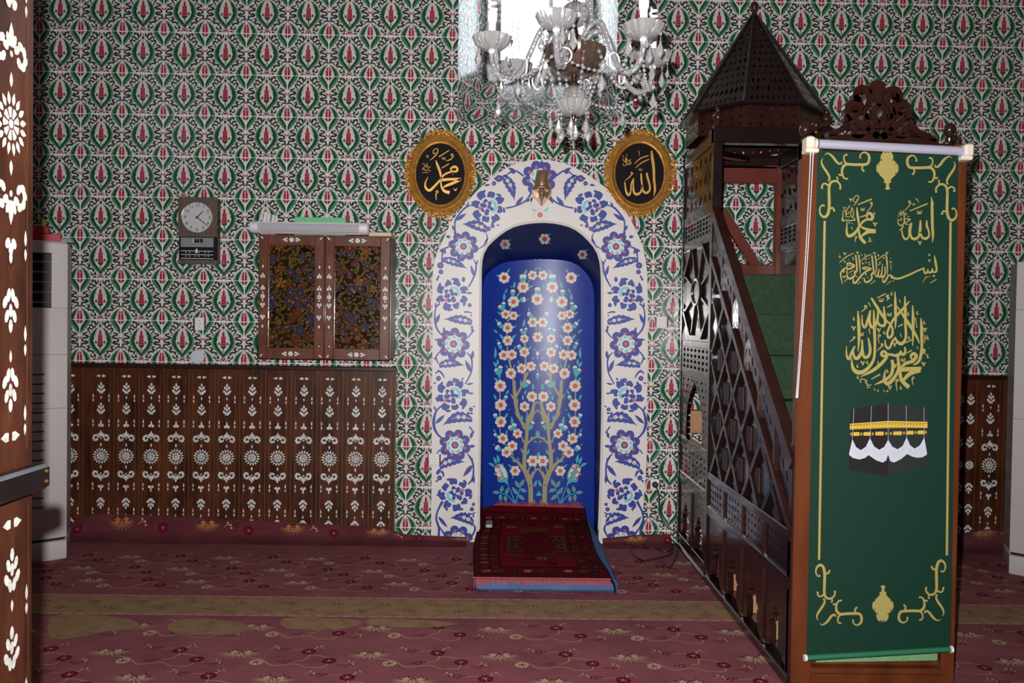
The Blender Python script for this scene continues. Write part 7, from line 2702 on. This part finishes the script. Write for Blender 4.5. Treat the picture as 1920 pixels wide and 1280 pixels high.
# ------------------------------------------------------------------ power cable on the carpet
cab_ = thing('power_cable', 'black power cable looping from the socket down onto the carpet by the pulpit', 'cable', (SC[0], -.02, 0))
m = MB()
m.lathe([(.0001, .013), (.019, .013), (.019, .028), (.013, .042), (.0001, .044)], (SC[0], 0, SC[2]), 'Y', 18)
m.build('plug', DARK, cab_, smooth=True)
w1 = [on_y(1231, 914, -.035), on_y(1236, 932, -.03), on_y(1236.5, 955, -.02), on_y(1241, 975, -.03), on_y(1253, 990, -.05), on_y(1268, 997, -.06), on_y(1280, 999, -.06)]
FZ = lambda x, y: on_z(x, y, .006)
w1 += [on_z(1292, 1018, .02)]
w2 = [FZ(*p) for p in ((1278, 1012), (1262, 1022), (1258, 1032), (1245, 1034), (1232, 1030), (1214, 1028), (1206, 1020), (1222, 1016), (1250, 1018), (1262, 1026), (1258, 1038), (1240, 1046), (1210, 1050), (1196, 1046), (1186, 1038), (1184, 1028), (1196, 1020),
                           (1215, 1018), (1245, 1016), (1266, 1022), (1270, 1034), (1264, 1050), (1256, 1064), (1246, 1058), (1240, 1050))]
w3 = [on_z(1126, 1000, .012), on_z(1134, 1003, .012), FZ(1150, 1012), FZ(1165, 1020), FZ(1178, 1022), FZ(1192, 1020), FZ(1206, 1024)]
for i, w_ in enumerate((w1, w2, w3)):
    m = MB()
    q = catmull(w_, 6)
    m.tube([(p[0], p[1], p[2] + (.003 if k % 20 < 10 else 0)) for k, p in enumerate(q)], .0042 if i < 2 else .003, 6)
    m.build('wire', DARK, cab_, smooth=True)
# ------------------------------------------------------------------ crystal chandelier
CRY = mat('cut_crystal', (226, 226, 228), .06, trans=.82, ior=1.5, spec=.6)
CRG = mat('silvered_glass', (206, 204, 204), .08, trans=.7, ior=1.5, spec=.7)
BOWL = mat('smoked_bowl', (134, 112, 98), .14, metal=.8, noise=.2, nscale=20)
NICK = mat('nickel_bronze', (120, 92, 74), .25, .95)
CFL = mat('lamp_white_glass', (244, 244, 246), .35)
cx, cy, zb_ = .228, CAM_Y + 2.85, 2.28
ch = thing('chandelier', 'crystal chandelier with six arms and white spiral bulbs hanging before the niche', 'chandelier', (cx, cy, ZTOP))
flute = lambda n, a_: (lambda a, h: 1 + a_ * abs(math.sin(n * a / 2)))
m = MB()
m.lathe([(.0001, 2.085), (.006, 2.085), (.008, 2.10), (.016, 2.150), (.016, 2.165), (.010, 2.17), (.010, 2.30), (.013, 2.31), (.013, 2.34), (.008, 2.36), (.008, 2.46), (.016, 2.47), (.016, 2.485), (.009, 2.5), (.009, 2.9), (.0001, 2.9)], (cx, cy, 0), 'Z', 14)
m.build('stem', NICK, ch, smooth=True)
m = MB()
m.tube([(cx, cy, 2.88), (cx, cy, ZTOP - .05)], .004, 6)
m.build('suspension_rod', NICK, ch)
m = MB()
m.lathe([(.0001, -.0), (.06, -.0), (.055, -.03), (.02, -.06), (.0001, -.062)], (cx, cy, ZTOP), 'Z', 20)
m.build('ceiling_rose', NICK, ch, smooth=True)
for z, r, f in ((2.122, .040, 14), (2.40, .046, 16), (2.56, .044, 16), (2.70, .036, 14)):
    m = MB()
    m.lathe([(r * math.sin(t), -r * math.cos(t) * .95) for t in np.linspace(.2, PI - .2, 11)], (cx, cy, z), 'Z', f * 3, wob=flute(f, .07))
    m.build('crystal_ball', CRY, ch, smooth=True)
m = MB()
m.lathe([(.020, -.055), (.05, -.05), (.085, -.022), (.102, .012), (.106, .035), (.103, .036), (.098, .014), (.08, -.016), (.048, -.042), (.018, -.046)], (cx, cy, 2.245), 'Z', 96, wob=flute(24, .035))
m.build('centre_bowl', BOWL, ch, smooth=True)


def dish(c, r, name, parent, n=12):
    m = MB()
    k = r
    m.lathe([(k * .18, -.030), (k * .55, -.026), (k * .85, -.010), (k * 1.0, .012), (k * .97, .014), (k * .8, -.003), (k * .5, -.018), (k * .15, -.022)], c, 'Z', n * 8, wob=lambda a, h: 1 + (.10 * abs(math.sin(n * a / 2)) + .05 * abs(math.sin(n * a)) if h > -.028 else 0))
    return m.build(name, CRG, parent, smooth=True)


dish((cx, cy, 2.088), .058, 'lower_dish', ch)


def crystal(m, top, ln, w):
    """faceted pendant hanging from `top`"""
    x, y, z = top
    m.tube([(x, y, z), (x, y, z - .012)], .0007, 4)
    rr_ = [[(x + w * q * math.cos(2 * PI * j / 6), y + w * q * .6 * math.sin(2 * PI * j / 6), z - .012 - ln * t) for j in range(6)] for t, q in ((0, .08), (.10, .18), (.62, 1.0), (.80, .72), (1, .04))]
    m.rings(rr_)


def beads(m, p, q, sag, n, r=.0062):
    for k in range(n):
        t = k / (n - 1)
        x, y, z = (p[i] + (q[i] - p[i]) * t for i in range(3))
        m.ball((x, y, z - sag * 4 * t * (1 - t)), r, 8, 6)


angs = [math.radians(-106 + 60 * k) for k in range(6)]
RA = .29
rnd = random.Random(12)
tips = []
for k, a in enumerate(angs):
    d = (math.cos(a), math.sin(a))
    P_ = lambda r, z: (cx + d[0] * r, cy + d[1] * r, z)
    tip = P_(RA, zb_)
    tips.append(tip)
    m = MB()
    pts = catmull([P_(.025, 2.285), P_(.05, 2.33), P_(.085, 2.352), P_(.12, 2.335), P_(.155, 2.26), P_(.19, 2.185), P_(.235, 2.155), P_(.272, 2.175), P_(.288, 2.215), P_(RA, 2.25)], 5)
    m.tube(pts, .0095, 10)
    for q in range(2, len(pts) - 1, 1):             # twisted rope relief
        p = pts[q]
        for w_ in range(2):
            t = q * .9 + w_ * PI
            m.ball((p[0] + .0075 * math.cos(t) * d[1], p[1] - .0075 * math.cos(t) * d[0], p[2] + .0075 * math.sin(t)), .0046, 6, 4)
    arm = m.build('arm', CRY if k % 1 == 0 else CRG, ch, smooth=True)
    m = MB()
    c_ = P_(.175, 2.215)
    m.tube([(c_[0] + .026 * math.cos(t) * d[1], c_[1] - .026 * math.cos(t) * d[0], c_[2] + .026 * math.sin(t) - .01) for t in np.linspace(0, 2 * PI, 21)[:-1]], .0028, 6, True)
    m.build('ring', CFL, arm, smooth=True)
    ds = dish(tip, .060, 'drip_dish', arm)
    m = MB()
    m.lathe([(.0001, -.028), (.010, -.028), (.012, -.034), (.006, -.046), (.006, -.05), (.0001, -.05)], tip, 'Z', 12)
    m.lathe([(.0001, -.026), (.013, -.026), (.0125, .060), (.016, .066), (.0175, .085), (.0165, .098), (.010, .102), (.0001, .103)], tip, 'Z', 16)
    cs = m.build('candle_socket', [CFL], arm, smooth=True)
    m = MB()
    hp = [(tip[0] + (.0125 - .002 * (t / 22) ** 2) * math.cos(t), tip[1] + (.0125 - .002 * (t / 22) ** 2) * math.sin(t), tip[2] + .106 + .0031 * t) for t in np.linspace(0, 22, 90)]
    m.tube(hp, .0052, 6)
    m.build('spiral_bulb', CFL, arm, smooth=True)
    for j in range(5):
        m = MB()
        b = 2 * PI * j / 5 + k
        p = (tip[0] + .054 * math.cos(b), tip[1] + .054 * math.sin(b), tip[2] - .006)
        if j % 2 == 0:
            m.ball((p[0], p[1], p[2] - .012), .0058, 8, 6)
            crystal(m, (p[0], p[1], p[2] - .018), .058, .0125)
        else:
            m.ball((p[0], p[1], p[2] - .010), .005, 8, 6)
            m.ball((p[0], p[1], p[2] - .022), .004, 8, 6)
            crystal(m, (p[0], p[1], p[2] - .026), .034, .008)
        m.build('pendant', CRY, ds)
for k in range(6):
    p, q = tips[k], tips[(k + 1) % 6]
    a = angs[k]
    d = (math.cos(a), math.sin(a))
    am = a + PI / 6
    for p0_, p1_, sag, n_b, r_b in (((p[0], p[1], p[2] - .10), (q[0], q[1], q[2] - .10), .045, 17, .0055), ((cx + d[0] * .10, cy + d[1] * .10, 2.275), (p[0] - d[0] * .05, p[1] - d[1] * .05, p[2] - .05), .085, 16, .0062),
                                    ((cx + .02 * math.cos(am), cy + .02 * math.sin(am), 2.80), (cx + .105 * math.cos(am), cy + .105 * math.sin(am), 2.28), .0, 30, .0064),
                                    ((cx + .1 * math.cos(am), cy + .1 * math.sin(am), 2.27), (cx + .05 * math.cos(am), cy + .05 * math.sin(am), 2.10), .02, 11, .0058)):
        m = MB()
        beads(m, p0_, p1_, sag, n_b, r_b)
        m.tube([tuple(p0_[i] + (p1_[i] - p0_[i]) * t - (sag * 4 * t * (1 - t) if i == 2 else 0) for i in range(3)) for t in np.linspace(0, 1, 12)], .0008, 4)
        m.build('bead_chain', CRY, ch, smooth=True)
for j in range(6):
    m = MB()
    b = 2 * PI * j / 6 + .3
    p = (cx + .054 * math.cos(b), cy + .054 * math.sin(b), 2.082)
    m.ball((p[0], p[1], p[2] - .012), .006, 8, 6)
    m.ball((p[0], p[1], p[2] - .026), .005, 8, 6)
    crystal(m, (p[0], p[1], p[2] - .03), .07 if j % 2 == 0 else .055, .0145)
    m.build('pendant', CRY, ch)
for k in range(6):
    am = angs[k] + PI / 6
    p = (cx + .27 * math.cos(am), cy + .27 * math.sin(am), 2.135)
    m = MB()
    m.ball(p, .006, 8, 6)
    crystal(m, (p[0], p[1], p[2] - .006), .05, .014)
    m.build('pendant', CRY, ch)
m = MB()
m.lathe([(.0001, 2.04), (.006, 2.044), (.009, 2.055), (.006, 2.066), (.0001, 2.07)], (cx, cy, 0), 'Z', 12)
m.build('bottom_knob', NICK, ch, smooth=True)
